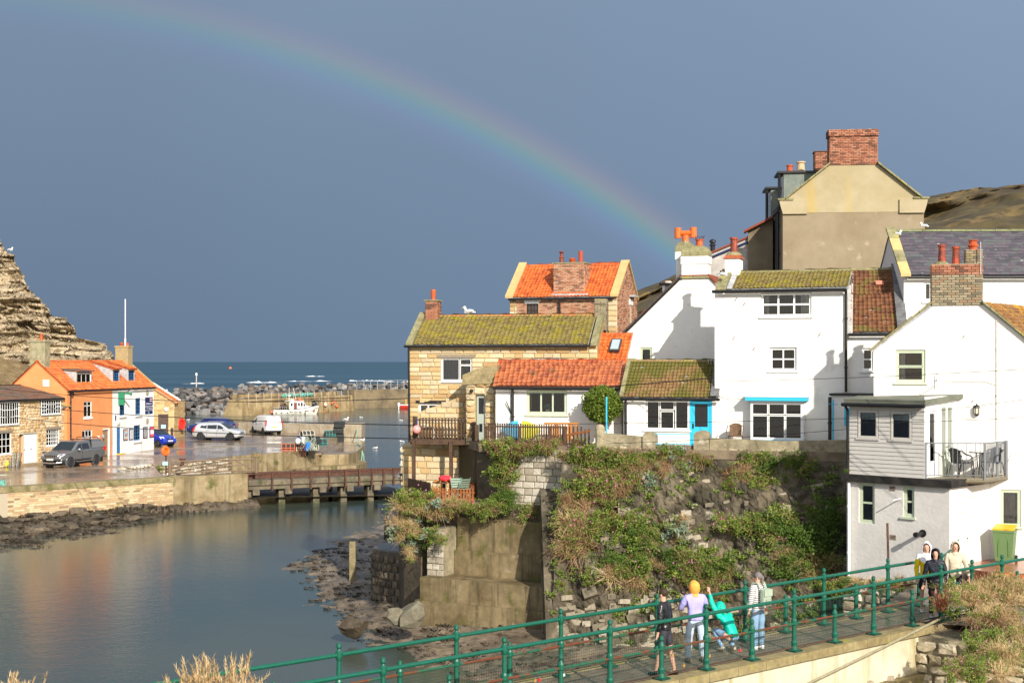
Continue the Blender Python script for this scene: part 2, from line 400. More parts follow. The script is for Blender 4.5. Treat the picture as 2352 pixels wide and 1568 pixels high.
def ridge(parent,a,b,mat,r=0.13,l=0.42,drop=0.03,name='ridge_tile'):
 a,b=Vector(a),Vector(b);n=max(1,round((b-a).length/l));d=(b-a)/n;q=d.normalized();side=q.cross(Vector((0,0,1))).normalized()
 for i in range(n):
  mb=MB();p0=a+d*(i+0.012);p1=a+d*(i+0.988);vs=[]
  for p,rr in((p0,r*random.uniform(.97,1.05)),(p1,r)):
   for k in range(7):
    t=math.pi*k/6;vs.append(p+side*math.cos(t)*rr+Vector((0,0,math.sin(t)*rr*0.8-drop)))
  mb.add(vs,[(k,k+1,k+8,k+7)for k in range(6)]+[tuple(range(7)),tuple(range(13,6,-1))])
  mb.build(name,mat,parent,tint=random.random())
def gutter(parent,a,b,mat=BLACKP,r=0.055,name='gutter'):
 return MB().tube([a,b],r,8).build(name,mat,parent)
def downpipe(parent,pts,mat=BLACKP,r=0.04):
 mb=MB();mb.tube(pts,r,8)
 for i in range(len(pts)-1):
  p,q=Vector(pts[i]),Vector(pts[i+1]);n=int((q-p).length/1.2)
  for k in range(n):c=p.lerp(q,(k+0.5)/max(n,1));mb.lathe(c-(q-p).normalized()*0.03,[(r*1.35,0),(r*1.35,0.06)],8,q-p)
 return mb.build('downpipe',mat,parent)
def pot(parent,c,r,h,mat,style='plain',name='chimney_pot'):
 prof={'plain':[(r*1.1,0),(r,.05*h),(r*.86,.8*h),(r*.9,.86*h),(r*1.08,.88*h),(r*1.08,h),(r*.8,h),(r*.78,h*.7)],'roll':[(r*1.15,0),(r,.1*h),(r,.3*h),(r*1.2,.34*h),(r*1.2,.44*h),(r,.48*h),(r*1.2,.54*h),(r*1.2,.64*h),(r,.68*h),(r*1.2,.76*h),(r*1.2,h*.92),(r*.9,h),(r*.8,h*.8)],'pipe':[(r,0),(r,h),(r*.85,h),(r*.85,h*.8)],'cowl':[(r*1.1,0),(r,.4*h),(r*1.25,.45*h),(r*1.0,.52*h),(r*.7,.6*h),(r*.7,.82*h),(r*1.5,.86*h),(r*1.2,.93*h),(r*.3,h)],'crown':[(r*1.0,0),(r*.95,.25*h),(r*1.25,.38*h),(r*1.3,.5*h),(r*.9,.62*h),(r*.95,.9*h),(r*1.2,.93*h),(r*1.2,h),(r*.8,h),(r*.8,h*.8)]}[style]
 mb=MB();mb.lathe(c,prof,12,cap=False);mb.lathe(Vector(c)+Vector((0,0,h*0.75)),[(r*.8,0),(r*.8,0.01)],12)
 return mb.build(name,mat,parent,smooth=False)
def box_on(F,s0,s1,z0,z1,o0,o1):return fbox(MB(),F,s0,s1,z0,z1,o0,o1)
def text_part(parent,F,txt,s,z,size,o,mat,align='LEFT',name='lettering',sx=1.0,extr=0.004):
 cu=bpy.data.curves.new(name,'FONT');cu.body=txt;cu.size=size;cu.extrude=extr;cu.align_x=align;cu.resolution_u=2
 ob=bpy.data.objects.new(name,cu);COL.objects.link(ob)
 dg=bpy.context.evaluated_depsgraph_get();me=bpy.data.meshes.new_from_object(ob.evaluated_get(dg));bpy.data.objects.remove(ob)
 me.materials.clear();me.materials.append(mat);me.transform(F.mat(s,z,o,sx,1,1));me.transform(Matrix.Translation(-world_off(parent)))
 o2=bpy.data.objects.new(name,me);COL.objects.link(o2);o2.parent=parent;return o2
def nz3(x,y,z=0.0,o=4):return mnoise.fractal(Vector((x,y,z)),1.0,2.0,o)
def water_mat(name,base,rough,bs,bstr,spec=0.5,stretch=(1,1,1),c2=None,csc=0.05):
 m=bpy.data.materials.new(name);m.use_nodes=True;nt=m.node_tree;N=nt.nodes.new;L=nt.links.new;b=nt.nodes['Principled BSDF']
 b.inputs['Roughness'].default_value=rough;b.inputs['Specular IOR Level'].default_value=spec;b.inputs['IOR'].default_value=1.33
 geo=N('ShaderNodeNewGeometry');mp=N('ShaderNodeMapping');mp.inputs['Scale'].default_value=stretch;L(geo.outputs['Position'],mp.inputs[0])
 def nz(sc,det,v):
  n=N('ShaderNodeTexNoise');n.inputs['Scale'].default_value=sc;n.inputs['Detail'].default_value=det;L(v,n.inputs['Vector']);return n.outputs[0]
 if c2:
  mr=N('ShaderNodeMapRange');mr.inputs[1].default_value=.42;mr.inputs[2].default_value=.62;L(nz(csc,3,mp.outputs[0]),mr.inputs[0])
  mx=N('ShaderNodeMix');mx.data_type='RGBA';L(mr.outputs[0],mx.inputs[0]);mx.inputs[6].default_value=(*base,1);mx.inputs[7].default_value=(*c2,1);L(mx.outputs[2],b.inputs['Base Color'])
 else:b.inputs['Base Color'].default_value=(*base,1)
 bn=N('ShaderNodeBump');bn.inputs['Strength'].default_value=bstr;bn.inputs['Distance'].default_value=0.05
 ad=N('ShaderNodeMath');ad.operation='ADD';L(nz(bs,3,mp.outputs[0]),ad.inputs[0]);L(nz(bs*0.21,2,mp.outputs[0]),ad.inputs[1])
 L(ad.outputs[0],bn.inputs['Height']);L(bn.outputs[0],b.inputs['Normal']);return m
WATERM=water_mat('harbour_water',(0.036,0.056,0.046),0.14,6.0,0.17,0.5,c2=(0.056,0.068,0.050),csc=0.08)
SEAM=water_mat('open_sea_water',(0.030,0.075,0.110),0.42,0.30,1.0,0.28,(0.35,1,1),c2=(0.018,0.055,0.085),csc=0.012)
struct(MB().quad((-400,10,WATER),(260,10,WATER),(260,300,WATER),(-400,300,WATER)).build('water',WATERM))
mb=MB()
for y0,y1 in((300,700),(700,2500),(2500,30000)):mb.quad((-26000,y0,WATER),(26000,y0,WATER),(26000,y1,WATER),(-26000,y1,WATER))
struct(mb.build('sea',SEAM))
FOAM=M('sea_foam',(0.80,0.82,0.84),var=0.05,rough=0.8)
def breaker(u0,u1,Y,h,label,seed):
 mb=MB();n=40;r=random.Random(seed);pts=[]
 for i in range(n+1):
  t=i/n;u=u0+(u1-u0)*t;x=(u-1176)/F_*Y;e=math.sin(math.pi*t)**0.5
  hh=h*e*max(0.05,0.35+1.5*nz3(x*0.16,seed));yy=Y+6*nz3(x*0.03,seed+9);w=(2.5*e+0.2)*max(.15,.6+1.4*nz3(x*.2,seed+4))
  pts.append([(x,yy-w*1.6,WATER+0.02),(x,yy-w*.4,WATER+hh*0.8),(x,yy,WATER+hh),(x,yy+w,WATER+0.02)])
 for i in range(n):
  for k in range(3):mb.quad(pts[i][k],pts[i+1][k],pts[i+1][k+1],pts[i][k+1])
 tag(mb.build('breaking_wave',FOAM,smooth=True),label,'wave','waves breaking beyond the breakwater')
breaker(352,386,470,1.9,'curling white breaker just right of the lifeboat cottage roof',1)
breaker(566,650,640,1.1,'short white breaker behind the boulder breakwater',2)
breaker(655,760,680,0.6,'thin faint line of foam right of the short breaker',3)
breaker(800,905,690,1.2,'long white breaker towards the stone cottage',4)
breaker(880,990,660,0.9,'white breaker that runs behind the stone cottage corner',5)
breaker(700,745,900,0.7,'small far whitecap above the boats',6)
breaker(420,470,610,0.6,'small white breaker near the quay shed',7)
ROCK=M('headland_rock',(0.40,0.325,0.215),(0.27,0.21,0.135),0.35,0.2,0.95,1.0,2.2,moss=((0.20,0.155,0.09),0.36,0.5))
def strata(m):
 nt=m.node_tree;b=nt.nodes['Principled BSDF'];N=nt.nodes.new;L=nt.links.new;src=b.inputs['Base Color'].links[0].from_socket
 geo=N('ShaderNodeNewGeometry');mp=N('ShaderNodeMapping');mp.inputs['Scale'].default_value=(0.05,0.05,1.5);L(geo.outputs['Position'],mp.inputs[0])
 n=N('ShaderNodeTexNoise');n.inputs['Scale'].default_value=1.6;n.inputs['Detail'].default_value=5;L(mp.outputs[0],n.inputs['Vector'])
 mr=N('ShaderNodeMapRange');mr.inputs[1].default_value=.38;mr.inputs[2].default_value=.6;mr.inputs[3].default_value=0.80;mr.inputs[4].default_value=1.25;L(n.outputs[0],mr.inputs[0])
 mx=N('ShaderNodeMix');mx.data_type='RGBA';mx.blend_type='MULTIPLY';mx.inputs[0].default_value=1;L(src,mx.inputs[6]);L(mr.outputs[0],mx.inputs[7]);L(mx.outputs[2],b.inputs['Base Color'])
strata(ROCK)
def headland():
 Y0=165.0
 prof=[(-400,330),(-150,430),(0,538),(22,568),(58,600),(66,640),(82,665),(110,698),(118,722),(150,738),(160,768),(194,786),(204,802),(214,816),(224,840),(232,900),(238,960)]
 def top(u):
  for(a,b),(c,d)in zip(prof,prof[1:]):
   if a<=u<=c:return b+(d-b)*(u-a)/(c-a)
  return 960
 nu,nzv=420,170;V=[]
 for i in range(nu+1):
  u=-400+638*i/nu;x=(u-1176)/F_*Y0;zb=WATER-0.5;row=[]
  zt=(830-top(u))/F_*(Y0+9)+0.45*round(2.2*nz3(x*0.9,3.1))+0.25*nz3(x*3.1,1.0)
  for j in range(nzv+1):
   t=j/nzv;z=zb+(max(zt,zb+.05)-zb)*t
   q=z+0.5*nz3(x*0.10,1.7);led=0
   for fz,am in((0.16,1.5),(0.45,1.0),(1.15,0.55),(2.6,0.28)):
    s=mnoise.noise(Vector((x*0.03*(1+fz),7.7*fz,q*fz)));led+=am*(1 if s>0.10 else(-0.8 if s<-0.08 else s*4))
   blk=mnoise.cell(Vector((x*0.55+3*mnoise.cell(Vector((0,0,q*1.1))),4.4,q*1.1)))-.5+.5*(mnoise.cell(Vector((x*1.3,9.1,q*2.3)))-.5)
   cave=1.3 if 0.5<z<9.5 and u>-120 else 0.6
   y=Y0+2+(z-zb)*0.45-led*cave*0.62-blk*.8+0.7*nz3(x*0.5,z*0.6,2.0)+3.0*nz3(x*0.06,8,z*0.03)
   if u>150:y+=((u-150)/60)**2*6
   row.append((x*(1+(2+(z-zb)*.45)/Y0)+0.5*nz3(z*1.3,x*.4,5)+.35*blk,y,z))
  V.append(row)
 mb=MB();W=nzv+1
 vs=[p for r_ in V for p in r_];fs=[(i*W+j,(i+1)*W+j,(i+1)*W+j+1,i*W+j+1)for i in range(nu)for j in range(nzv)]
 b=len(vs);vs+=[(r_[-1][0]*(1+55/r_[-1][1])-6,r_[-1][1]+55,r_[-1][2]+2)for r_ in V];fs+=[(i*W+nzv,(i+1)*W+nzv,b+i+1,b+i)for i in range(nu)]
 mb.add(vs,fs);struct(mb.build('cliff',ROCK))
headland()
GRASSY=M('rough_grass',(0.15,0.10,0.045),(0.26,0.18,0.085),0.8,0.3,0.95,1.0,9.0)
def sheet(name,mat,x0,x1,y0,y1,nx,ny,f,kind='structure',smooth=True):
 vs=[];
 for j in range(ny+1):
  for i in range(nx+1):
   x=x0+(x1-x0)*i/nx;y=y0+(y1-y0)*j/ny;vs.append((x,y,f(x,y)))
 fs=[(j*(nx+1)+i,j*(nx+1)+i+1,(j+1)*(nx+1)+i+1,(j+1)*(nx+1)+i)for j in range(ny)for i in range(nx)]
 o=MB().add(vs,fs).build(name,mat,smooth=smooth);o['kind']=kind;return o
sheet('grass_slope',GRASSY,-62,-38.8,100,160,50,50,lambda x,y:-7.6+max(0,(-x-38.8))*0.30+max(0,y-118)*0.06+0.5*nz3(x*.4,y*.4))
HILL=M('hill_grass',(0.088,0.070,0.030),(0.050,0.035,0.024),0.05,0.30,0.95,1.0,1.2,moss=((0.17,0.115,0.045),0.40,0.12))
def hill():
 Yt=330;prof=[(1400,700),(1600,610),(1650,575),(1700,552),(1850,520),(2000,486),(2135,456),(2200,446),(2280,437),(2352,430),(2800,400),(3600,380)]
 def top(u):
  for(a,b),(c,d)in zip(prof,prof[1:]):
   if a<=u<=c:return b+(d-b)*(u-a)/(c-a)
 mb=MB();nx,ny=180,60;V=[]
 for i in range(nx+1):
  u=1400+2200*i/nx;x=(u-1176)/F_*Yt;zt=(830-top(u))/F_*Yt
  for j in range(ny+1):
   t=j/ny;z=-9+(zt+9)*(math.sin(t*math.pi/2)**0.85)
   scar=max(0,1-((t-0.68)/0.09)**2)*(0.5+nz3(x*0.05,2))*16+5*nz3(x*.12,t*14)
   V.append((x,200+130*t+scar+3*nz3(x*.06,t*6)+1.2*nz3(x*.3,t*30),z+0.8*nz3(x*.1,t*9)*t+0.35*nz3(x*.6,t*50)*(1-t)))
 mb.add(V,[(i*(ny+1)+j,(i+1)*(ny+1)+j,(i+1)*(ny+1)+j+1,i*(ny+1)+j+1)for i in range(nx)for j in range(ny)])
 struct(mb.build('hill',HILL,smooth=True))
hill()
WETC=M('wet_quay_concrete',(0.20,0.140,0.090),(0.29,0.215,0.145),0.22,0.18,0.3,0.25,14.0,spec=0.5,wet=(0.04,0.38,0.25,0.42,0.64))
CONC=M('stained_concrete',(0.30,0.235,0.135),(0.175,0.125,0.060),0.8,0.15,0.85,0.4,12,streak=((0.085,0.065,0.030),0.45,2.2),moss=((0.085,0.085,0.020),0.30,0.9))
CONCL=M('pale_concrete',(0.36,0.31,0.23),(0.27,0.22,0.15),1.2,0.12,0.85,0.3,14,streak=((0.16,0.12,0.07),0.3,2.5))
MORTAR=M('stone_mortar',(0.40,0.34,0.25),var=0.15,scale=6,rough=0.95,bump=0.3)
SAND=M('quay_sandstone',(0.44,0.33,0.20),var=0.14,rough=0.9,bump=0.5,bscale=25,tcol=((0.22,0.14,0.075),(0.44,0.30,0.145),(0.55,0.41,0.22),(0.62,0.50,0.31),(0.42,0.27,0.15)),moss=((0.15,0.13,0.03),0.20,0.9))
RUBM=M('rubble_stone',(0.40,0.33,0.22),var=0.2,rough=0.95,bump=0.6,bscale=18,tcol=((0.16,0.12,0.08),(0.36,0.28,0.18),(0.50,0.44,0.33),(0.62,0.58,0.50)),moss=((0.12,0.11,0.03),0.22,1.2))
RUST=M('rusty_steel',(0.105,0.042,0.025),(0.055,0.030,0.022),3,0.3,0.75,0.6,22)
OLDWOOD=M('weathered_timber',(0.20,0.17,0.13),(0.11,0.09,0.065),3,0.25,0.9,0.5,18)
quay_poly=[(-75,62),(-29.4,83.1),(-22.0,90.6),(-23.2,93.6),(-25.0,99.4),(-23.6,104.5),(-21.6,110.0),(-17.6,116.2),(-17.2,122),(-17.0,139.9),(-15.0,140.0),(-15.3,147),(-27.5,150.5),(-36,156),(-75,160)]
q=MB();q.m=0;q.quad(*[(x,y,QUAY)for x,y in quay_poly]);q.m=1
for(a,b),(c,d)in zip(quay_poly,quay_poly[1:]):q.quad((a,b,QUAY),(c,d,QUAY),(c,d,-11),(a,b,-11))
quay=struct(q.build('quay',[WETC,CONC]))
plat=[(-17.6,116.2),(-16.2,120.2),(-13.9,120.8),(-13.55,124),(-13.9,134.3),(-14.6,141),(-17.2,141)]
q=MB();q.m=0;q.quad(*[(x,y,-7.85)for x,y in plat]);q.m=1
for(a,b),(c,d)in zip(plat,plat[1:]):q.quad((a,b,-7.85),(c,d,-7.85),(c,d,-11),(a,b,-11))
struct(q.build('quay_platform',[WETC,CONC]))
for x0,x1,z1 in((-17.15,-16.6,-7.46),(-16.598,-16.05,-7.65)):
 struct(MB().abox(x0,x1,119.8,134.0,-7.88,z1).build('quay_step',WETC))
for a,b in(((-24.8,121.0),(-22.4,131.5)),((-21.5,121.0),(-19.3,133.0)),((-30.5,118.5),(-20.0,124.5))):
 a,b=Vector((*a,QUAY+0.004)),Vector((*b,QUAY+0.004));s=(b-a).cross(Vector((0,0,1))).normalized()*0.05
 struct(MB().prism([a-s,b-s,b+s,a+s],(0,0,0.012)).build('pavement_joint',CONCL))
def quay_wall():
 A,B=(-29.4,83.1),(-21.65,90.25);F=Face(A,B);n=Vector((F.n.x,F.n.y,0))*0.30
 t=thing('quay_wall','long wall of coursed pale sandstone blocks under a concrete coping beside the river','wall',(A[0],A[1],-9.6))
 wall_mb(Face((A[0]+n.x,A[1]+n.y),(B[0]+n.x,B[1]+n.y)),-3,F.L,-9.9,-7.62).build('mortar',MORTAR,t)
 G=Face((A[0]+n.x,A[1]+n.y),(B[0]+n.x,B[1]+n.y))
 pieces('stone',STONES,SAND,t,courses(G,-9.5,-7.62,lambda z:(-0.2,F.L),(0.11,0.15),(0.28,0.62),(),0.014,0.05,0.0,len(STONES),jit=0.012,seed=3))
 fbox(MB(),F,-3,F.L,-7.62,-7.29,-0.45,0.36).build('coping',M('mossy_coping',(0.26,0.21,0.12),(0.13,0.12,0.04),1.5,0.2,0.8,0.4,16),t)
 C,D=(-21.6,90.3),(-17.35,92.8);H=Face(C,D)
 t2=thing('quay_wall','stained concrete river wall between the sandstone wall and the walkway','wall',(C[0],C[1],-9.6))
 fbox(MB(),H,0,H.L,-9.9,-7.3,-0.8,0.30).build('wall',CONC,t2)
 fbox(MB(),H,0.5,H.L-0.2,-9.9,-9.3,0.302,0.42).build('mussel_band',M('mussels',(0.020,0.020,0.022),(0.06,0.05,0.035),4,0.3,0.7,1.0,20),t2)
 E_,G_=(-25.0,99.2),(-21.75,109.6);K=Face(E_,G_)
 t3=thing('rubble_wall','low uneven rubble wall behind the metal gate on the quay edge','wall',(E_[0],E_[1],-8.5))
 fbox(MB(),K,-0.5,K.L,-8.8,-7.32,-0.3,0.10).build('mortar',M('dark_mortar',(0.17,0.13,0.08),var=0.2,scale=4,rough=0.95),t3)
 pieces('stone',RUBBLE,RUBM,t3,courses(K,-8.6,-7.35,lambda z:(-0.4,K.L),(0.16,0.30),(0.28,0.60),(),0.03,0.14,0.12,len(RUBBLE),jit=0.06,seed=5),200)
 H2=Face((-25.6,94.5),(-25.0,99.2))
 pieces('stone',RUBBLE,RUBM,t3,courses(Face((-26.2,94.8),(-25.0,99.2)),-7.5,-7.05,lambda z:(0,4.3),(0.16,0.26),(0.3,0.6),(),0.03,0.3,0.1,len(RUBBLE),jit=0.08,seed=6),60)
quay_wall()
struct(MB().quad((-25.5,92.0,-8.45),(-17.4,92.9,-8.9),(-6,99,-9.3),(-12,112,-9.3),(-22,109,-8.5)).build('slipway',M('shadowed_slip',(0.03,0.024,0.017),(0.06,0.047,0.03),1.2,0.25,0.6,0.8,8)))  # colour darkened to paint in the deep shadow beneath the walkway deck
t=thing('parapet','low concrete parapet along the far side of the quay behind the white van','wall',(-22,147,QUAY))
F=Face((-28.5,148.2),(-16.6,142.4));fbox(MB(),F,0,F.L,QUAY,-6.36,-1.5,0).build('wall',CONCL,t)
t=thing('concrete_block','big square concrete block at the head of the quay','block',(-15.6,140,-7.85))
MB().abox(-16.62,-14.78,139.7,143.2,-7.9,-6.14).build('block',CONCL,t)
HARB=M('harbour_wall_concrete',(0.33,0.25,0.13),(0.20,0.135,0.065),0.5,0.15,0.9,0.4,6,streak=((0.09,0.065,0.03),0.4,1.2))
def harbour_wall():
 t=thing('harbour_wall','tan concrete harbour wall with a sloping end behind the moored white boat','wall',(-40,262,WATER))
 A,B=Vector((-47.5,250,0)),Vector((-31.0,276,0));F=Face(A,B)
 za,zb=-6.7,-6.5
 mb=MB();p=[F.pt(-2.2,-10,0.6),F.pt(F.L,-10,0.5),F.pt(F.L,zb,0),F.pt(0,za,0)];mb.prism(p,-F.n*3.2);mb.build('wall',HARB,t)
 mb=MB();fbox(mb,F,0.5,F.L-1,-6.5,-5.9,-3.2,-2.7);mb.build('parapet',HARB,t)
 for k in range(15):
  s=1.5+k*(F.L-3)/14;MB().tube([F.pt(s,-8.6+random.uniform(-.8,.3),0.25),F.pt(s,-6.3,0.2),F.pt(s+.05,-5.6,0.1)],0.045,6).build('mooring_post',M('pale_pole',(0.45,0.40,0.33),var=.1),t)
 mb=MB();mb.tube([F.pt(2,-7.1,.28),F.pt(11,-7.05,.28)],.05,5);mb.tube([F.pt(13,-7.0,.28),F.pt(20,-6.95,.28)],.05,5);mb.tube([F.pt(21,-6.95,.28),F.pt(30,-6.9,.28)],.05,5);mb.build('chain_rail',RUST,t)
 mb=MB();s=F.s(726);mb.tube([F.pt(s-.22,-9.6,.5),F.pt(s-.22,-6.6,.3)],.05,5);mb.tube([F.pt(s+.22,-9.6,.5),F.pt(s+.22,-6.6,.3)],.05,5)
 for k in range(9):z=-9.4+k*.32;mb.tube([F.pt(s-.22,z,.45),F.pt(s+.22,z,.45)],.035,5)
 mb.build('ladder',OLDWOOD,t)
 tag(MB().torus(F.pt(F.s(716),-7.75,.62),0.42,0.16,F.n,18,8).build('tyre_fender',plain('black_rubber',(0.015,0.015,0.016),.8)),'black tyre fender hung on the tan harbour wall right of the white boat','tyre')
 PINK=plain('pale_pink_buoy',(0.75,0.48,0.42),.4);ORB=plain('orange_buoy',(0.80,0.14,0.04),.4)
 def buoy(u,v,r,mat,lab,o=0.6):
  s=F.s(u);c=F.pt(s,F.z(v,s),o);m=MB();m.ball(c,r,r,r*1.05,12,8);m.tube([c+Vector((0,0,r)),c+Vector((0,0,r+.14))],r*.22,6)
  tag(m.build('buoy',mat,smooth=True),lab,'buoy','buoys by the harbour wall')
 buoy(742,929,0.36,PINK,'pale pink buoy hung high beside the ladder on the harbour wall');buoy(735,950,0.37,ORB,'round orange buoy at the waterline below the ladder',1.0);buoy(768,932,0.30,ORB,'small orange buoy furthest right on the harbour wall')
 s=F.s(760);c=F.pt(s,F.z(924,s),.5);m=MB();m.tube([c-F.d*.4-Vector((0,0,.25)),c+F.d*.4+Vector((0,0,.25))],.17,8);tag(m.build('fender',ORB,smooth=True),'orange cylindrical fender slung at an angle on the harbour wall','fender')
 NET=M('green_net',(0.16,0.42,0.33),(0.05,0.12,0.12),4,0.3,0.95,1,20)
 for u0,u1,lab in((660,690,'dark green net heap on the harbour wall behind the boat mast'),(700,722,'pale green net heap on the harbour wall above the tyre fender')):
  m=MB()
  for k in range(10):
   s=F.s(u0+(u1-u0)*(k+.5)/10);c=F.pt(s,-6.3+random.uniform(-.05,.15),-0.9);m.ball(c,random.uniform(.4,.7),.6,random.uniform(.2,.45),8,5)
  tag(m.build('fishing_net',NET),lab,'net')
 G=Face((-31.2,288),(-16,306));t2=thing('harbour_wall','far brown harbour wall with galvanised handrail right of the tan wall','wall',(-24,296,WATER))
 fbox(MB(),G,-1,G.L,-10.4,-5.75,-3,0).build('wall',M('far_harbour_wall',(0.22,0.17,0.10),(0.13,0.10,0.065),.4,.15,.9,.4,5),t2)
 mb=MB();mb.tube([G.pt(0,-3.9,-.3),G.pt(15.5,-3.9,-.3),G.pt(18,-5.0,-.3),G.pt(G.L,-5.0,-.3)],.06,5);mb.tube([G.pt(0,-4.8,-.3),G.pt(15.5,-4.8,-.3)],.05,5)
 for k in range(9):mb.tube([G.pt(k*1.94,-5.8,-.3),G.pt(k*1.94,-3.9,-.3)],.06,5)
 mb.build('handrail',plain('galvanised_steel',(0.45,0.46,0.47),.45,.6),t2)
 G2=Face((-32.5,286),(-14,308));
harbour_wall()
BOULD=M('armour_rock',(0.14,0.135,0.13),(0.07,0.065,0.06),0.5,0.25,0.9,0.6,5,tcol=((0.035,0.034,0.035),(0.075,0.066,0.06),(0.13,0.12,0.11),(0.20,0.195,0.19),(0.15,0.10,0.065),(0.33,0.32,0.31)))
def boulders():
 r=random.Random(11);me={}
 def put(x,y,z,s,lab,grp):
  k=r.randrange(len(BOULDERS))
  if k not in me:b=MB();b.add(BOULDERS[k][0],BOULDERS[k][1]);me[k]=b.mesh('boulder',BOULD,tint=BOULDERS[k][2])
  o=bpy.data.objects.new('boulder',me[k]);COL.objects.link(o);o.location=(x,y,z);o.rotation_euler=(r.uniform(-.5,.5),r.uniform(-.5,.5),r.uniform(0,6.3));s*=.82;o.scale=(s*r.uniform(1,1.6),s*r.uniform(.9,1.3),s*r.uniform(.65,.95))
  tag(o,lab,'boulder',grp)
 for row in range(8):
  t=row/7;Y=256+26*t;z=WATER+0.2+3.5*t**0.9;n=13
  for i in range(n+4):
   u=404+(560-404)*(i+r.uniform(.1,.9))/(n+4)
   put((u-1176)/F_*Y,Y+r.uniform(-1.5,1.5),z+r.uniform(-.4,.3),r.uniform(1.15,2.0),'grey armour boulder heaped at the landward end of the breakwater','boulders at the landward end of the breakwater')
 for row in range(4):
  Y=290+row*3.5;z=-7.2+row*0.58;n=44
  for i in range(n):
   u=545+(950-545)*(i+r.uniform(.1,.9))/n;YY=Y+(u-545)/400*18
   put((u-1176)/F_*YY,YY+r.uniform(-1,1),z+(0.25 if u>800 else 0)+r.uniform(-.3,.35),r.uniform(1.0,1.75),'grey armour boulder along the breakwater behind the harbour wall','boulders along the breakwater crest')
 for u,v,s in((640,891,2.4),(905,886,1.7),(925,888,1.6),(880,886,1.9)):
  Y=300;p=P(u,v,Y)
  k=put(p.x,p.y,p.z-s*.45,s*.85,{640:'pale peaked boulder standing highest on the breakwater above the boat',905:'grey boulder on the breakwater crest beside the dark upright one',925:'dark upright boulder on the breakwater crest',880:'pale flat boulder on the breakwater crest near the handrail'}[u],'boulders on the breakwater crest')
boulders()
sheet('breakwater_core',M('dark_rubble',(0.05,0.047,0.043),var=.2,rough=.95,bump=1,bscale=3),-75,-12,258,330,40,30,lambda x,y:min(-7.4,-10.6+max(0,(y-258))*0.17)+0.3*nz3(x*.3,y*.3)if x<-44-0.0*y else(-8.2+.3*nz3(x*.3,y*.3)if y>292+(x+52)*.5 else-11))
t=thing('marker_post','tall pale marker post rising from the breakwater boulders','post',P(451,893,285))
p=P(451,892,285);MB().tube([p-Vector((0,0,1)),P(451,862,285)],0.12,8).build('pole',M('pale_pole',(0.45,0.40,0.33),var=.1),t);b=P(529,846,1900);tag(MB().ball(b,2.2).build('sea_buoy',plain('orange_buoy',(.8,.14,.04)),smooth=True),'tiny orange buoy far out on the open sea','buoy');MB().lathe(P(451,862.5,285),[(.2,0),(.22,.45),(.1,.55)],8).build('lamp',plain('white_plastic',(.8,.8,.8),.4),t)
def hull_mesh(L,beam,free,sheer_bow,dra=0.35,n=18,transom=0.75):
 """lengthwise sections; x forward from stern 0 to bow L"""
 rows=[]
 for i in range(n+1):
  t=i/n;x=L*t;w=beam/2*(transom+(1-transom)*math.sin(min(t/0.5,1)*math.pi/2))*(1-max(0,(t-0.5)/0.5)**2.4)
  zt=free*(1+0.05*(1-t)**2)+sheer_bow*max(0,(t-.3)/.7)**1.8;rake=0.10*L*max(0,(t-0.55)/.45)**2
  rows.append([(x-rake*.8,0.0*w,-dra),(x-rake*.7,.62*w,-dra*.75),(x-rake*.35,.90*w,zt*.25),(x-rake*.1,.99*w,zt*.7),(x,w,zt)])
 return rows
def loft(mb,rows,both=True,cap=True):
 n=len(rows);k=len(rows[0])
 for sgn in(1,-1):
  vs=[(x,y*sgn,z)for r_ in rows for x,y,z in r_];fs=[(i*k+j,(i+1)*k+j,(i+1)*k+j+1,i*k+j+1)for i in range(n-1)for j in range(k-1)]
  if sgn<0:fs=[f[::-1]for f in fs]
  mb.add(vs,fs)
 if cap:
  a=rows[0];mb.quad(*[(x,y,z)for x,y,z in a],*[(x,-y,z)for x,y,z in a[::-1]])
 return mb
BOATW=M('boat_white',(0.74,0.74,0.70),(0.60,0.58,0.48),1.5,0.06,0.4,streak=((0.35,0.26,0.13),0.25,3))
def place(root,loc,ang):root.location=loc;root.rotation_euler=(0,0,ang)
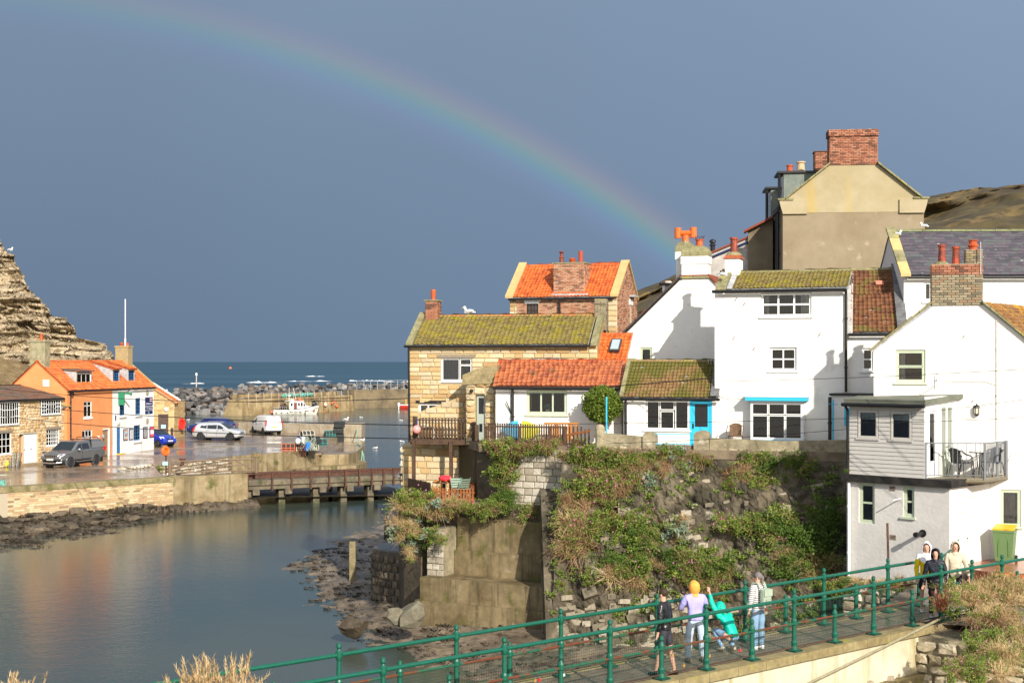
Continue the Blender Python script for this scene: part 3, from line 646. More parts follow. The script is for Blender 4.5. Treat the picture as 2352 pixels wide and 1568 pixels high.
def fishing_boat():
 t=thing('fishing_boat','white cabin fishing boat with fenders moored against the tan harbour wall','boat',(0,0,0))
 rows=hull_mesh(9.4,3.1,1.05,0.95);loft(MB(),rows).build('hull',BOATW,t,smooth=False)
 g=MB()
 for s in(1,-1):g.tube([(r_[-1][0],r_[-1][1]*s*1.01,r_[-1][2])for r_ in rows],0.075,6)
 g.build('gunwale',plain('black_rubbing_strake',(.03,.03,.035),.6),t)
 d=MB();vs=[(r_[-1][0],r_[-1][1]*.97,min(r_[-1][2]-.25,.85+(r_[-1][2]-1.05)))for r_ in rows]
 for i in range(len(vs)-1):a,b=vs[i],vs[i+1];d.quad((a[0],-a[1],a[2]),(b[0],-b[1],b[2]),b,a)
 d.build('deck',plain('grey_deck',(.32,.34,.36),.7),t)
 CAB=plain('cabin_white',(.80,.80,.80),.35)
 c=MB();prof=[(3.3,.8),(3.3,2.65),(6.1,2.75),(6.75,1.85),(7.9,1.6),(8.2,1.35),(8.2,.8)]
 c.prism([(x,-1.05,z)for x,z in prof],(0,2.1,0));cab=c.build('cabin',CAB,t)
 MB().prism([(2.3,-1.2,2.66),(6.3,-1.2,2.78),(6.3,-1.2,2.90),(2.3,-1.2,2.80)],(0,2.4,0)).build('cabin_roof',CAB,t)
 GL=plain('boat_glass',(.02,.025,.03),.08,spec=.6)
 for s in(-1,1):
  for x0,x1,z0,z1 in((3.55,3.95,1.75,2.4),(5.05,5.45,1.8,2.45),(5.62,6.02,1.7,2.5)):MB().abox(x0,x1,s*1.055-.01,s*1.055+.01,z0,z1).build('cabin_window',GL,t)
  MB().prism([(6.15,s*1.06,1.72),(6.68,s*1.06,1.76),(6.2,s*1.06,2.5)],(0,.015*s,0)).build('cabin_window',GL,t)
 MB().prism([(6.16,-.9,2.66),(6.74,-.9,1.92),(6.74,.9,1.92),(6.16,.9,2.66)],(.03,0,.02)).build('windscreen',GL,t)
 MB().abox(4.2,4.85,-1.07,-1.052,.85,2.5).build('door',plain('red_brown_door',(.16,.03,.02),.5),t)
 WH=plain('white_plastic',(.8,.8,.8),.4);OR=plain('orange_buoy',(.8,.14,.04),.4);GAL=plain('galvanised_steel',(.27,.28,.29),.5,.5)
 MB().tube([(3.2,-.9,2.7),(3.25,-.9,5.6)],.035,6).build('aerial',WH,t);MB().tube([(4.75,0,2.8),(4.1,0,5.5)],.04,6).build('mast',WH,t)
 MB().lathe((3.3,-.5,3.7),[(.05,0),(.27,.08),(.27,.3),(.05,.42)],10).build('radar_dome',WH,t);MB().tube([(3.3,-.5,2.8),(3.3,-.5,3.7)],.03,5).build('radar_post',GAL,t)
 MB().tube([(3.6,-.2,3.0),(4.3,-.2,3.0)],.16,8).build('raft_canister',WH,t)
 MB().lathe((4.55,-.6,2.85),[(.24,0),(.03,.5)],8).build('marker_cone',OR,t);MB().ball((5.4,-.5,3.1),.3).build('roof_buoy',OR,t,smooth=True);MB().tube([(5.7,-.8,2.95),(6.2,-.8,2.95)],.13,8).build('lifejacket_roll',OR,t)
 NETB=M('brown_net',(.12,.085,.06),(.05,.035,.025),6,.3,.95,1,20);m=MB()
 for k in range(7):m.ball((2.2+random.uniform(-.5,.6),random.uniform(-.7,.7),1.2+random.uniform(0,.9)),.45,.45,.4,8,5)
 m.build('net_pile',NETB,t)
 r_=MB()
 for k in range(7):x=.15+k*.42;r_.tube([(x,-1.25,1.0),(x,-1.25,1.75-.03*k)],.03,5)
 r_.tube([(.15,-1.25,1.7),(2.7,-1.25,1.6)],.028,5);r_.tube([(7.6,-.6,1.6),(7.8,-.55,2.2),(9.1,-.1,2.6),(9.2,0,2.0)],.03,5);r_.build('handrail',GAL,t)
 for x,dz in((3.7,0),(4.65,-.04),(5.55,-.02),(6.95,.2),(8.1,.45),(8.8,.75)):
  y=-1.52 if x<6 else(-1.3 if x<7.5 else(-.8 if x<8.5 else-.45));m=MB();m.ball((x,y-.12,.72+dz),.40,.17,.2,10,6);m.build('fender',plain('cream_fender',(.70,.66,.56),.5),t,smooth=True)
 MB().ball((8.35,-.85,.95),.30).build('bow_buoy',OR,t,smooth=True);MB().ball((-.35,-.9,.55),.32).build('stern_buoy',plain('red_pink_buoy',(.75,.16,.12),.4),t,smooth=True)
 for x in(.6,1.7,2.9):MB().abox(x-.14,x+.14,-1.50,-1.36,.38,.52).build('scupper',BLACKP,t)
 MB().tube([(6.55,-1.75,-.3),(6.55,-1.7,.95)],.1,6).build('rubbing_post',OLDWOOD,t)
 t.scale=(.86,.86,.86);A=P(634,951,255);place(t,(A.x-.4,A.y-.6,WATER+.02),math.atan2(1.4,7.2))
fishing_boat()
def red_boat():
 t=thing('red_boat','small red open boat with an outboard motor at the corner of the stone cottage','boat',(0,0,0))
 REDB=plain('red_hull',(.42,.03,.02),.4);rows=hull_mesh(6,2.1,.75,.5,transom=.8);loft(MB(),rows).build('hull',REDB,t)
 g=MB()
 for s in(1,-1):g.tube([(r_[-1][0],r_[-1][1]*s,r_[-1][2])for r_ in rows],.06,6)
 g.build('gunwale',plain('white_plastic',(.8,.8,.8),.4),t);m=MB();m.abox(-.45,-.05,-.2,.2,.55,1.25);m.abox(-.35,-.2,-.08,.08,-.5,.6);m.build('outboard_motor',plain('white_plastic',(.8,.8,.8),.4),t)
 d=MB();vs=[(r_[-1][0],r_[-1][1]*.96,.45)for r_ in rows]
 for i in range(len(vs)-1):a,b=vs[i],vs[i+1];d.quad((a[0],-a[1],a[2]),(b[0],-b[1],b[2]),b,a)
 d.build('deck',plain('grey_deck',(.32,.34,.36),.7),t)
 A=P(919,937.5,285);place(t,(A.x,A.y,WATER+.02),R(6));return A
RB=red_boat()
MUD=M('river_mud',(0.12,0.092,0.062),(0.22,0.17,0.115),0.7,0.35,0.5,2.0,11.0,moss=((0.036,0.030,0.020),0.38,2.0),wet=(0.25,0.75,0.8,0.35,0.6),spec=.5)
shore=[(-9.0,76),(-9.6,70),(-10.0,66),(-8.6,61),(-7.9,57),(-6.2,52.6),(-4.6,48),(-2.6,45),(-1.0,42.4),(0.5,39.5),(1.5,35),(2,30)]
def shore_x(y):
 pts=sorted(shore,key=lambda p:p[1])
 if y<=pts[0][1]:return pts[0][0]
 for(a,b),(c,d)in zip(pts,pts[1:]):
  if b<=y<=d:return a+(c-a)*(y-b)/(d-b)
 return pts[-1][0]+(y-76)*0.22
def mudz(x,y):
 d=x-shore_x(y)+0.6*nz3(x*.35,y*.35,1)
 z=WATER+(min(d,6)*0.085 if d>0 else d*0.10)
 return z+0.10*nz3(x*.9,y*.9,4)+0.05*nz3(x*3,y*3,7)*(1 if d>-.6 else.3)
sheet('mudflat',MUD,-13,16,27,84,150,240,mudz)
SHORE=M('seaweed_shore',(0.055,0.042,0.028),(0.125,0.095,0.062),0.8,0.35,0.6,1.0,8,moss=((0.05,0.055,0.012),0.2,1.1),spec=.4)
def bankz(x,y):
 A,B=Vector((-33,79.6)),Vector((-17.2,92.7));d=(B-A).normalized();n=Vector((d.y,-d.x));q=Vector((x,y))-A;s=q.dot(d)/(B-A).length;o=q.dot(n)
 w=max(0.6,12.4-15.6*s);z=-9.05-0.5*min(1.5,max(0,o)/w)
 return z+0.22*nz3(x*.5,y*.5)+0.14*nz3(x*1.7,y*1.7,3)
def bank():
 A,B=Vector((-36,77.2)),Vector((-17.2,92.9));d=(B-A).normalized();n=Vector((d.y,-d.x));L_=(B-A).length;mb=MB();nx,ny=150,70
 vs=[];
 for i in range(nx+1):
  for j in range(ny+1):p=A+d*(L_*1.02*i/nx)+n*(-0.6+15*j/ny);vs.append((p.x,p.y,bankz(p.x,p.y)))
 mb.add(vs,[(i*(ny+1)+j,(i+1)*(ny+1)+j,(i+1)*(ny+1)+j+1,i*(ny+1)+j+1)for i in range(nx)for j in range(ny)])
 struct(mb.build('river_bank',SHORE,smooth=True))
 r=random.Random(5);me={};RK=M('shore_rock',(0.10,0.078,0.052),(0.045,0.037,0.026),1.2,.3,.8,.8,9,tcol=((.04,.032,.022),(.09,.068,.045),(.15,.115,.078)),moss=((.035,.03,.018),.42,2.2),moss2=((.07,.075,.015),.15,1.5))
 for i in range(75):
  s=r.uniform(0.12,.72);o=r.uniform(.4,max(1,11.5-14.5*s));p=A+d*(L_*s)+n*o;k=r.randrange(8)
  if k not in me:b=MB();b.add(BOULDERS[k][0],BOULDERS[k][1]);me[k]=b.mesh('shore_rock',RK,tint=BOULDERS[k][2])
  ob=bpy.data.objects.new('shore_rock',me[k]);COL.objects.link(ob);sc=r.uniform(.25,.95);ob.location=(p.x,p.y,bankz(p.x,p.y)+.05);ob.scale=(sc*1.4,sc*1.1,sc*.55);ob.rotation_euler=(r.uniform(-.2,.2),r.uniform(-.2,.2),r.uniform(0,6))
  tag(ob,'brown weedy rock on the river shore below the sandstone wall','rock','rocks on the left river shore')
 for k in range(16):
  p=A+d*(L_*(.60+.018*k))+n*(1.5-k*.03);z=bankz(p.x,p.y);tag(MB().box((p.x,p.y,z+.12),(.06,0,0),(0,.06,0),(0,0,.3)).build('timber_stub',M('black_timber',(.03,.025,.018),var=.3,rough=.9)),'short black rotten timber stub in the weedy bank under the wall','post','timber stubs in the river bank')
bank()
def walkway():
 t=thing('footway','low concrete walkway on piers with rusty steel posts across the river mouth','walkway',(-12,96,WATER))
 A,B=Vector((-17.4,93.0)),Vector((-4.0,99.8));F=Face(A,B);CW=M('walkway_concrete',(.17,.14,.095),(.09,.075,.05),1.2,.2,.85,.5,10,moss=((.05,.06,.015),.3,1.1))
 mb=MB();fbox(mb,F,0,F.L,-8.12,-7.78,-3.6,0.12);mb.build('deck',CW,t);mb=MB();fbox(mb,F,0,F.L,-8.40,-8.122,-3.4,0.0);mb.build('beam',CW,t)
 mb=MB();fbox(mb,F,0,F.L,-7.50,-7.38,-1.25,-1.12);fbox(mb,F,0,F.L,-7.777,-7.50,-1.22,-1.17);mb.build('back_rail',RUST,t)
 us=[567,623,668,712,754,791,823,852,879,902,921]
 for u in us:s=F.s(u);fbox(MB(),F,s-.06,s+.06,-8.5,-7.30,0.122,0.24).build('post',RUST,t)
 fbox(MB(),F,0,F.L,-7.40,-7.32,0.05,0.118).build('front_rail',RUST,t)
 for u in(576,651,730,793,855):s=F.s(u);fbox(MB(),F,s-.22,s+.22,-11,-8.402,-1.0,-0.3).build('pier',CW,t);fbox(MB(),F,s+.1,s+.55,-8.75,-8.402,-0.28,0.14).build('bracket',CW,t)
 t2=thing('rusty_beam','long rusty steel channel beam lying behind the concrete walkway','beam',(-16,98,-8))
 G=Face((-22.3,95.6),(-4,104.0));mb=MB();fbox(mb,G,0,G.L,-7.92,-7.62,-.06,0);fbox(mb,G,0,G.L,-7.68,-7.62,-.4,-.062);fbox(mb,G,0,G.L,-7.92,-7.86,-.4,-.062);mb.build('web',RUST,t2)
 for k in range(6):s=.5+k*G.L/6;fbox(MB(),G,s-.1,s+.1,-10.5,-7.93,-.35,-.1).build('leg',RUST,t2)
 struct(MB().prism([(-21.9,108.4,-8.75),(-17.5,114.9,-8.75),(-15.9,118.9,-8.75),(-13.1,119.6,-8.75),(-12.6,123.5,-8.75),(-13,126,-8.75),(-16,126,-8.75),(-22,112,-8.75)][::-1],(0,0,-2)).build('wall_footing',CONC))
 t3=thing('metal_gate','brown metal field gate with crossed braces standing at the river wall','gate',(-21,91.3,QUAY));H=Face((-22.3,91.2),(-17.8,93.0));GM=plain('brown_painted_steel',(.17,.115,.075),.6)
 L_=H.s(590);s0=H.s(391)
 for s in(s0,L_):MB().tube([H.pt(s,QUAY-.02,-.2),H.pt(s,-6.28,-.2)],.10,8).build('post',GM,t3)
 f=MB();a,b=s0+.12,L_-.12
 for p,q in(((a,-7.15),(b,-7.15)),((a,-6.42),(b,-6.42)),((a,-7.15),(a,-6.42)),((b,-7.15),(b,-6.42))):f.tube([H.pt(*p,-.2),H.pt(*q,-.2)],.05,6)
 f.build('frame',GM,t3);w=(b-a)/2
 for k in range(2):
  x0,x1=a+w*k,a+w*(k+1)
  for p,q in(((x0,-7.15),((x0+x1)/2,-6.42)),(((x0+x1)/2,-6.42),(x1,-7.15))):MB().tube([H.pt(*p,-.2),H.pt(*q,-.2)],.045,6).build('brace',GM,t3)
 MB().tube([H.pt(a,-6.8,-.2),H.pt(b,-6.8,-.2)],.035,6).build('bar',GM,t3);MB().tube([H.pt(a+w,-7.15,-.2),H.pt(a+w,-6.42,-.2)],.025,6).build('brace',GM,t3)
 p=P(1430/1.6327*0+586,1062,104);
 bl=onZ(585-110,1058,-7.0);tag(MB().lathe((bl.x-1.6,bl.y-.5,QUAY-.05),[(.2,0),(.2,.1),(.12,.14),(.12,.42),(.24,.46),(.24,.55)],10).build('mooring_bollard',RUST),'squat rusty mooring bollard on the rubble wall behind the gate','bollard')
 t4=thing('lifebuoy_post','orange lifebuoy housing on a rusty post beside the metal gate','lifebuoy',onZ(381,1090,QUAY));b=onZ(381,1090,QUAY)
 MB().tube([b,b+Vector((0,0,1.45))],.05,8).build('post',RUST,t4);c=b+Vector((0.0,-.12,1.55));ORL=plain('lifebuoy_orange',(.85,.13,.015),.45)
 m=MB();m.torus(c,.22,.10,(.75,-.66,.1),22,8);m.lathe(c+Vector((-.04,.05,0)),[(.22,0),(.22,.03)],18,(.75,-.66,.1));m.build('housing',ORL,t4,smooth=False)
 MB().abox(b.x-.2,b.x+.2,b.y-.08,b.y-.05,b.z+.62,b.z+.86).build('notice',plain('pale_green_sign',(.35,.62,.56),.5),t4)
walkway()
def gull(u,v,Y,label,pose='stand',face=1,s=1.0,grp='gulls about the harbour',z=None,body='white'):
 p=P(u,v,Y);
 if z is not None:p=onZ(u,v,z)
 W_=plain('gull_white',(.80,.80,.80),.7);G_=plain('gull_grey',(.40,.42,.45),.7);Bk=plain('gull_black',(.02,.02,.02),.7);Ye=plain('gull_yellow',(.6,.38,.06),.6)
 t=thing('gull',label,'gull',p,grp);f=face;h=.16*s if pose=='stand' else-.02;rt=Matrix.Rotation(f*R(14 if pose=='stand' else 4),3,'Y')
 m=MB();m.ball(p+Vector((0,0,h+.10*s)),.23*s,.095*s,.10*s,12,8,rt);m.ball(p+Vector((f*.19*s,0,h+(.19+.10*(pose=='stand'))*s)),.075*s,.065*s,.07*s,10,6)
 m.tube([p+Vector((f*.12*s,0,h+.13*s)),p+Vector((f*.19*s,0,h+(.20+.08*(pose=='stand'))*s))],[.085*s,.055*s],8);m.tube([p+Vector((-f*.15*s,0,h+.09*s)),p+Vector((-f*.36*s,0,h+.06*s))],[.075*s,.03*s],6);m.build('body',W_,t,smooth=True)
 for q in(1,-1):
  m=MB()
  if pose=='fly':m.add([tuple(p+Vector(x))for x in((f*.12,q*.06,h+.13),(-f*.12,q*.06,h+.12),(-f*.16,q*.42,h+.32),(f*.04,q*.42,h+.34),(-f*.22,q*.68,h+.26))],[(0,1,2,3),(3,2,4)]);o=m.build('wing',G_,t);o.modifiers.new('thick','SOLIDIFY').thickness=.02
  else:m.ball(p+Vector((-f*.06*s,q*.085*s,h+.12*s)),.22*s,.03*s,.075*s,10,6,Matrix.Rotation(f*R(10),3,'Y'));m.build('wing',G_,t,smooth=True)
 MB().tube([p+Vector((-f*.28*s,0,h+.10*s)),p+Vector((-f*.42*s,0,h+.07*s))],[.035*s,.012*s],6).build('tail',Bk,t)
 MB().tube([p+Vector((f*.25*s,0,h+(.18+.10*(pose=='stand'))*s)),p+Vector((f*.335*s,0,h+(.165+.10*(pose=='stand'))*s))],[.022*s,.008*s],6).build('beak',Ye,t)
 if pose=='stand':
  for q in(.035,-.035):MB().tube([p+Vector((f*.0,q,0)),p+Vector((0,q,h+.03))],.011,5).build('leg',Ye,t)
 return t
PANT_OR=M('orange_pantile',(0.58,0.150,0.038),var=.15,scale=1.5,rough=.6,tcol=((.36,.08,.028),(.56,.14,.035),(.66,.19,.05),(.48,.115,.035)),moss=((.62,.30,.08),.12,1.6))
RUBW=M('cottage_rubble',(.50,.36,.19),var=.16,scale=5,rough=.95,bump=.5,bscale=25,tcol=((.34,.18,.075),(.50,.34,.17),(.62,.47,.28),(.66,.54,.36),(.52,.30,.12)))
LIME=M('lime_mortar',(.50,.42,.29),var=.12,scale=5,rough=.95,bump=.4)
LEAD=M('weathered_lead',(.32,.33,.34),(.46,.46,.46),3,.2,.6,.2,10)
GREYROOF=M('grey_asbestos_roof',(.115,.090,.070),(.20,.085,.050),.9,.25,.9,.5,20,moss=((.14,.14,.05),.28,2))
BLUEP=M('blue_paint',(.030,.145,.36),var=.08,rough=.45)
ORREND=M('orange_render',(.74,.285,.11),(.67,.245,.09),.8,.06,.9,.25,25)
WHREND=M('white_render',(.82,.81,.78),(.74,.72,.67),.9,.05,.85,.35,18,streak=((.52,.46,.36),.10,1.5))
DARKBLUE=plain('navy_sign',(.012,.022,.12),.4);WHITEL=plain('white_lettering',(.85,.85,.85),.5)
def georgian(cols,sub):
 out=[]
 for c0,c1,rows,nc in cols:
  for r0,r1 in rows:
   for i in range(nc):out.append((c0+(c1-c0)*i/nc,r0,c0+(c1-c0)*(i+1)/nc,r1))
 return out
def stone_cottage_left():
 F=Face((-36.9,93.1),(-32.85,104.25));sR=F.L;t=thing('stone_cottage','rubble stone cottage with white casement windows and dark flat roof behind the grey pickup','cottage',F.pt(4,QUAY))
 ez=-2.70;hs=[F.rect(-8,923,41,975),F.rect(-40,994,25,1044),F.rect(92,917,136.5,951),F.rect(106,985,135.5,1023)]
 s0,s1=F.s(55),F.s(86);door=(s0,QUAY,s1,F.z(995,(s0+s1)/2));por=(F.s(43.5),QUAY,s0-.001,door[3]-.02)
 w=wall_mb(F,-1,sR,QUAY-.3,ez,hs+[door,por],.25).build('wall',LIME,t)
 pieces('stone',RUBBLE,RUBW,w,courses(F,QUAY,ez-.02,lambda z:(-1,sR),(.15,.27),(.20,.46),hs+[door,por],.02,.07,0.015,len(RUBBLE),jit=.07,seed=21),300)
 rows4=[(0,.25),(.25,.5),(.5,.75),(.75,1)];r3=[(0,.36),(.36,.70),(.70,1)]
 window(t,F,hs[0],georgian([(0,.2,r3,2),(.2,.8,[(0,.33),(.33,.66),(.66,1)],5),(.8,1,r3,2)],0),bw=.018,sill=WHITEP,inset=-.06,curtain=[(.2,.8,plain('green_blind',(.45,.55,.50),.8),.34)],proud=.06)
 window(t,F,hs[1],georgian([(0,.3,r3,3),(.3,.7,r3,3),(.7,1,r3,2)],0),bw=.018,sill=WHITEP,inset=.02)
 window(t,F,hs[2],georgian([(0,.25,rows4,2),(.25,.5,[(0,.34),(.34,.68),(.72,1)],2),(.5,.75,[(0,.34),(.34,.68),(.72,1)],2),(.75,1,rows4,2)],0),bw=.02,sill=WHITEP,inset=-.06,proud=.06)
 window(t,F,hs[3],georgian([(0,.4,[(0,.24),(.24,.48),(.48,.74),(.78,1)],2),(.4,.75,[(0,.24),(.24,.48),(.48,.74),(.78,1)],2),(.75,1,[(0,.24),(.24,.48),(.48,.74),(.78,1)],2)],0),bw=.022,sill=WHITEP,inset=.03)
 for h in(hs[1],hs[3]):fbox(MB(),F,h[0]-.1,h[2]+.12,h[3]+.002,h[3]+.17,-.05,.10).build('lintel',M('grey_lintel',(.24,.20,.15),var=.2,rough=.95),t)
 dm=(door[0]+door[2])/2
 for a,b,lab in((door[0],dm,'white plank door leaf with small window'),(dm,door[2],'plain white door leaf standing open')):
  d=fbox(MB(),F,a+.02,b-.01,QUAY+.12,door[3]-.03,-.16,-.10).build('door',WHITEP,t,label=lab)
  for k in range(4):x=a+.06+(b-a-.1)*k/3.4;fbox(MB(),F,x,x+.012,QUAY+.14,door[3]-.06,-.099,-.09).build('plank_joint',plain('joint_grey',(.5,.5,.5)),d)
  fbox(MB(),F,a+.1,a+.16,QUAY+1.05,QUAY+1.13,-.098,-.06).build('handle',BLACKP,d)
 fbox(MB(),F,door[0]+.2,door[0]+.36,QUAY+1.35,QUAY+1.62,-.0995,-.088).build('door_light',plain('frosted',(.55,.57,.58),.3),t)
 fbox(MB(),F,por[0],por[2],por[1],por[3],-.3,-.252).build('porch_back',RUBW,t)
 fbox(MB(),F,F.s(41),F.s(92),QUAY,QUAY+.13,0.12,.75).build('doorstep',M('worn_step',(.30,.22,.13),var=.2,rough=.6),t)
 ba=-F.n*3.5;rz=-1.74;bl,br=F.pt(-3,ez+.04,.22),F.pt(F.s(142),ez+.04,.22);tl,tr=F.pt(-3,rz)+ba,F.pt(F.s(142),rz)+ba
 slope(t,'roof',bl,br,tr,tl,GREYROOF,GREYROOF,SLATES,.5,.45,200,'sheet',False,thick=.12)
 b2=-F.n*7;slope(t,'roof',tl,tr,F.pt(F.s(142),ez)+b2,F.pt(-3,ez)+b2,GREYROOF,GREYROOF,SLATES,1.2,1.2,10,'sheet')
 gutter(t,F.pt(-2,ez-.02,.26),F.pt(F.s(142.5),ez-.02,.26))
 slope(t,'lean_to_roof',F.pt(F.s(138),F.z(935,F.s(145)),.25),F.pt(F.s(156),F.z(934,F.s(150)),.25),F.pt(F.s(156),F.z(905,F.s(150)),-1.2),F.pt(F.s(138),F.z(905,F.s(145)),-1.2),M('mossy_pantile',(.20,.15,.05),var=.2,rough=.9,tcol=((.13,.09,.04),(.22,.18,.06),(.30,.22,.08)),moss=((.30,.26,.04),.35,2)),LEAD,limit=80)
 slope(t,'roof_flashing',F.pt(F.s(45),rz-.02,-3.3),F.pt(F.s(64),rz-.35,-2.3),F.pt(F.s(64),rz+.25,-3.2),F.pt(F.s(45),rz+.28,-4),LEAD,LEAD,SLATES,.6,.5,10,'lead_sheet')
 a=F.s(152.5);downpipe(t,[F.pt(a+.1,F.z(934,a),.3),F.pt(a-.05,F.z(941,a),.12),F.pt(a-.05,QUAY,.12)],r=.045)
 g=Face(F.pt(F.L,0),F.pt(F.L,0)+ba*2);w2=wall_mb(g,0,7,QUAY-.3,ez,gable=[(0,ez),(7,ez),(3.5,rz)]).build('gable_wall',LIME,t)
stone_cottage_left()
FO=Face((-32.6,104.2),(-29.8,118.3))
SB=FO.s(258)
def quay_houses():
 F=FO;ez=-2.08;half=2.40;rz=0.03;back=-F.n
 def terrace(name,label,s0,s1,rend,holes):
  t=thing(name,label,'cottage',F.pt((s0+s1)/2,QUAY));wall_mb(F,s0,s1,QUAY-.3,ez,holes,.16).build('wall',rend,t)
  bl,br=F.pt(s0-.05,ez-.05,.16),F.pt(s1,ez-.05,.16);tl,tr=F.pt(s0-.05,rz,-half),F.pt(s1,rz,-half)
  slope(t,'roof',bl,br,tr,tl,PANT_OR,PANT_OR,TILES,.26,.31,300)
  slope(t,'rear_roof',F.pt(s0,ez,-half*2),F.pt(s1,ez,-half*2),tr,tl,PANT_OR,PANT_OR,TILES,.6,.6,20)
  ridge(t,tl,tr,PANT_OR,.15,.5);gutter(t,F.pt(s0-.1,ez-.13,.22),F.pt(s1,ez-.13,.22));return t
 def sash_px(*r):return F.rect(*r)
 o1,o2=F.rect(192.5,921,211,958),F.rect(188.5,987,212,1022);d1=F.s(236),F.s(251.5);od=(d1[0],QUAY,d1[1],F.z(984,d1[0]))
 t=terrace('orange_cottage','orange rendered cottage with orange pantile roof between the stone cottage and the white lifeboat house',0,SB,ORREND,[o1,o2,od])
 Gb=Face(F.pt(0,0),F.pt(0,0,-half*2));gw=[Gb.rect(99,873,113,886)];zz=Gb.z(880,gw[0][0]);
 wall_mb(Gb,0,half*2,QUAY-.3,ez,(),.12,gable=None).build('gable_wall',ORREND,t)
 a0,a1=sorted((Gb.s(99),Gb.s(113)));z0,z1=Gb.z(887,(a0+a1)/2),Gb.z(872,(a0+a1)/2)
 def gx(z):k=(z-ez)/(rz-ez);return half*k,half*2-half*k
 MB().prism([Gb.pt(0,ez),Gb.pt(half*2,ez),Gb.pt(half,rz-.03)],-Gb.n*.2).build('gable',ORREND,t)
 fbox(MB(),Gb,a0,a1,z0,z1,.002,.04).build('gable_window',WHITEP,t);fbox(MB(),Gb,a0+.07,a1-.07,z0+.07,z1-.07,.042,.05).build('pane',plain('frosted',(.55,.57,.58),.3),t)
 cross=[(0,0,.5,.72),(.5,0,1,.72),(0,.74,.5,1),(.5,.74,1,1)]
 BRC=plain('brown_curtain',(.40,.22,.06),.9)
 window(t,F,o1,cross,sill=WHITEP,sillw=.14,inset=.05,curtain=[(.5,1,BRC,1)]);window(t,F,o2,[(0,.55,.34,1),(.34,.55,.67,1),(.67,.55,1,1),(0,0,.34,.5),(.34,0,.67,.5),(.67,0,1,.5)],sill=WHITEP,inset=.05,curtain=[(.6,1,BRC,1)])
 DW=M('door_oak',(.30,.20,.11),(.22,.14,.07),6,.15,.6,.2,30)
 d=fbox(MB(),F,od[0]+.03,od[2]-.1,QUAY+.05,od[3]-.1,-.14,-.09).build('door',DW,t);f=MB();fbox(f,F,od[2]-.099,od[2],QUAY,od[3],-.15,.02);fbox(f,F,od[0]+.001,od[2]-.1,od[3]-.099,od[3],-.15,.02);f.build('door_frame',WHITEP,t)
 MB().lathe(F.pt(od[0]-.12,QUAY+1.55,.05),[(.16,0),(.17,.08),(.05,.1)],10,F.n).build('porthole_lamp',LEAD,t);fbox(MB(),F,od[0]-.95,od[0]-.55,QUAY+1.5,QUAY+1.62,.002,.03).build('name_plate',WHITEP,t)
 s=F.s(161);downpipe(t,[F.pt(s,ez-.15,.2),F.pt(s,ez-.3,.06),F.pt(s,QUAY,.06)],r=.05);fbox(MB(),F,s-.12,s+.12,ez-.38,ez-.12,.05,.25).build('rainwater_head',BLACKP,t)
 def chim(t,s,o,w,dpt,z0,z1,mat,pots):
  c=MB();fbox(c,F,s-w/2,s+w/2,z0,z1-.12,o-dpt/2,o+dpt/2);k=c.build('chimney',mat,t);fbox(MB(),F,s-w/2-.05,s+w/2+.05,z1-.118,z1,o-dpt/2-.05,o+dpt/2+.05).build('cap',mat,k)
  for ds,do,r,h,m,st in pots:pot(t,F.pt(s+ds,z1-.02,o+do),r,h,m,st)
 CHR=M('lichen_render',(.34,.30,.19),(.22,.20,.12),3,.2,.95,.5,20,moss=((.34,.28,.08),.25,2));TERRA=M('terracotta',(.50,.105,.03),(.36,.06,.02),6,.15,.5)
 chim(t,.42,-half,.75,1.2,-.7,1.55,CHR,[(0,.1,.13,.52,TERRA,'plain')])
 hs=[F.rect(274.7,915.5,287.3,953.5),F.rect(311,913.8,323.4,951.5),F.rect(307.4,976,322.8,1011)];b0,b1=F.s(268),F.s(277.8);bd=(b0,QUAY,b1,F.z(981,b0))
 u=terrace('lifeboat_house','white rendered house with blue windows, posters and a lifeboats sign',SB,F.L,WHREND,hs+[bd])
 for h in hs:
  window(u,F,h,[(i/3,j/4,(i+1)/3,(j+1)/4)for i in range(3)for j in range(4)],frame=BLUEP,fw=.07,bw=.016,inset=.06,curtain=[(0,1,plain('shop_shelves',(.35,.36,.34),.8),.42)])
  fbox(MB(),F,h[0]-.12,h[2]+.15,h[1]-.22,h[1]-.14,0.002,.08).build('sill',plain('grey_sill',(.42,.41,.38),.8),u)
 d=fbox(MB(),F,bd[0]+.02,bd[2]-.02,QUAY+.06,bd[3]-.02,-.12,-.07).build('door',BLUEP,u)
 for z0,z1 in((.2,.85),(1.0,1.55),(1.62,1.95)):
  for a,b in((.12,.48),(.54,.9)):fbox(MB(),F,bd[0]+(bd[2]-bd[0])*a,bd[0]+(bd[2]-bd[0])*b,QUAY+z0,QUAY+z1,-.069,-.05).build('door_panel',BLUEP,d)
 fbox(MB(),F,bd[0]-.05,bd[2]+.15,QUAY-.02,QUAY+.055,-.1,.3).build('doorstep',plain('yellow_step',(.75,.42,.03),.6),u)
 def sign(lab,r,mat,name='sign'):s=fbox(MB(),F,r[0],r[2],r[1],r[3],.004,.035).build(name,mat,u,label=lab);return s
 r1=F.rect(333,912,349.8,931.5);s1=sign('navy sign with a flag emblem and white lettering',r1,DARKBLUE);W=r1[2]-r1[0];H=r1[3]-r1[1]
 text_part(s1,F,'Lifeboats',r1[0]+.08*W,r1[1]+.16*H,.30*H,.036,WHITEL,sx=W*.86/(.30*H*4.15))
 e0,e1,f0,f1=r1[0]+.60*W,r1[0]+.92*W,r1[1]+.50*H,r1[1]+.86*H
 fbox(MB(),F,e0,e1,f0,f1,.036,.040).build('emblem',WHITEL,s1);RC=plain('emblem_red',(.7,.05,.03));em,fm=(e0+e1)/2,(f0+f1)/2
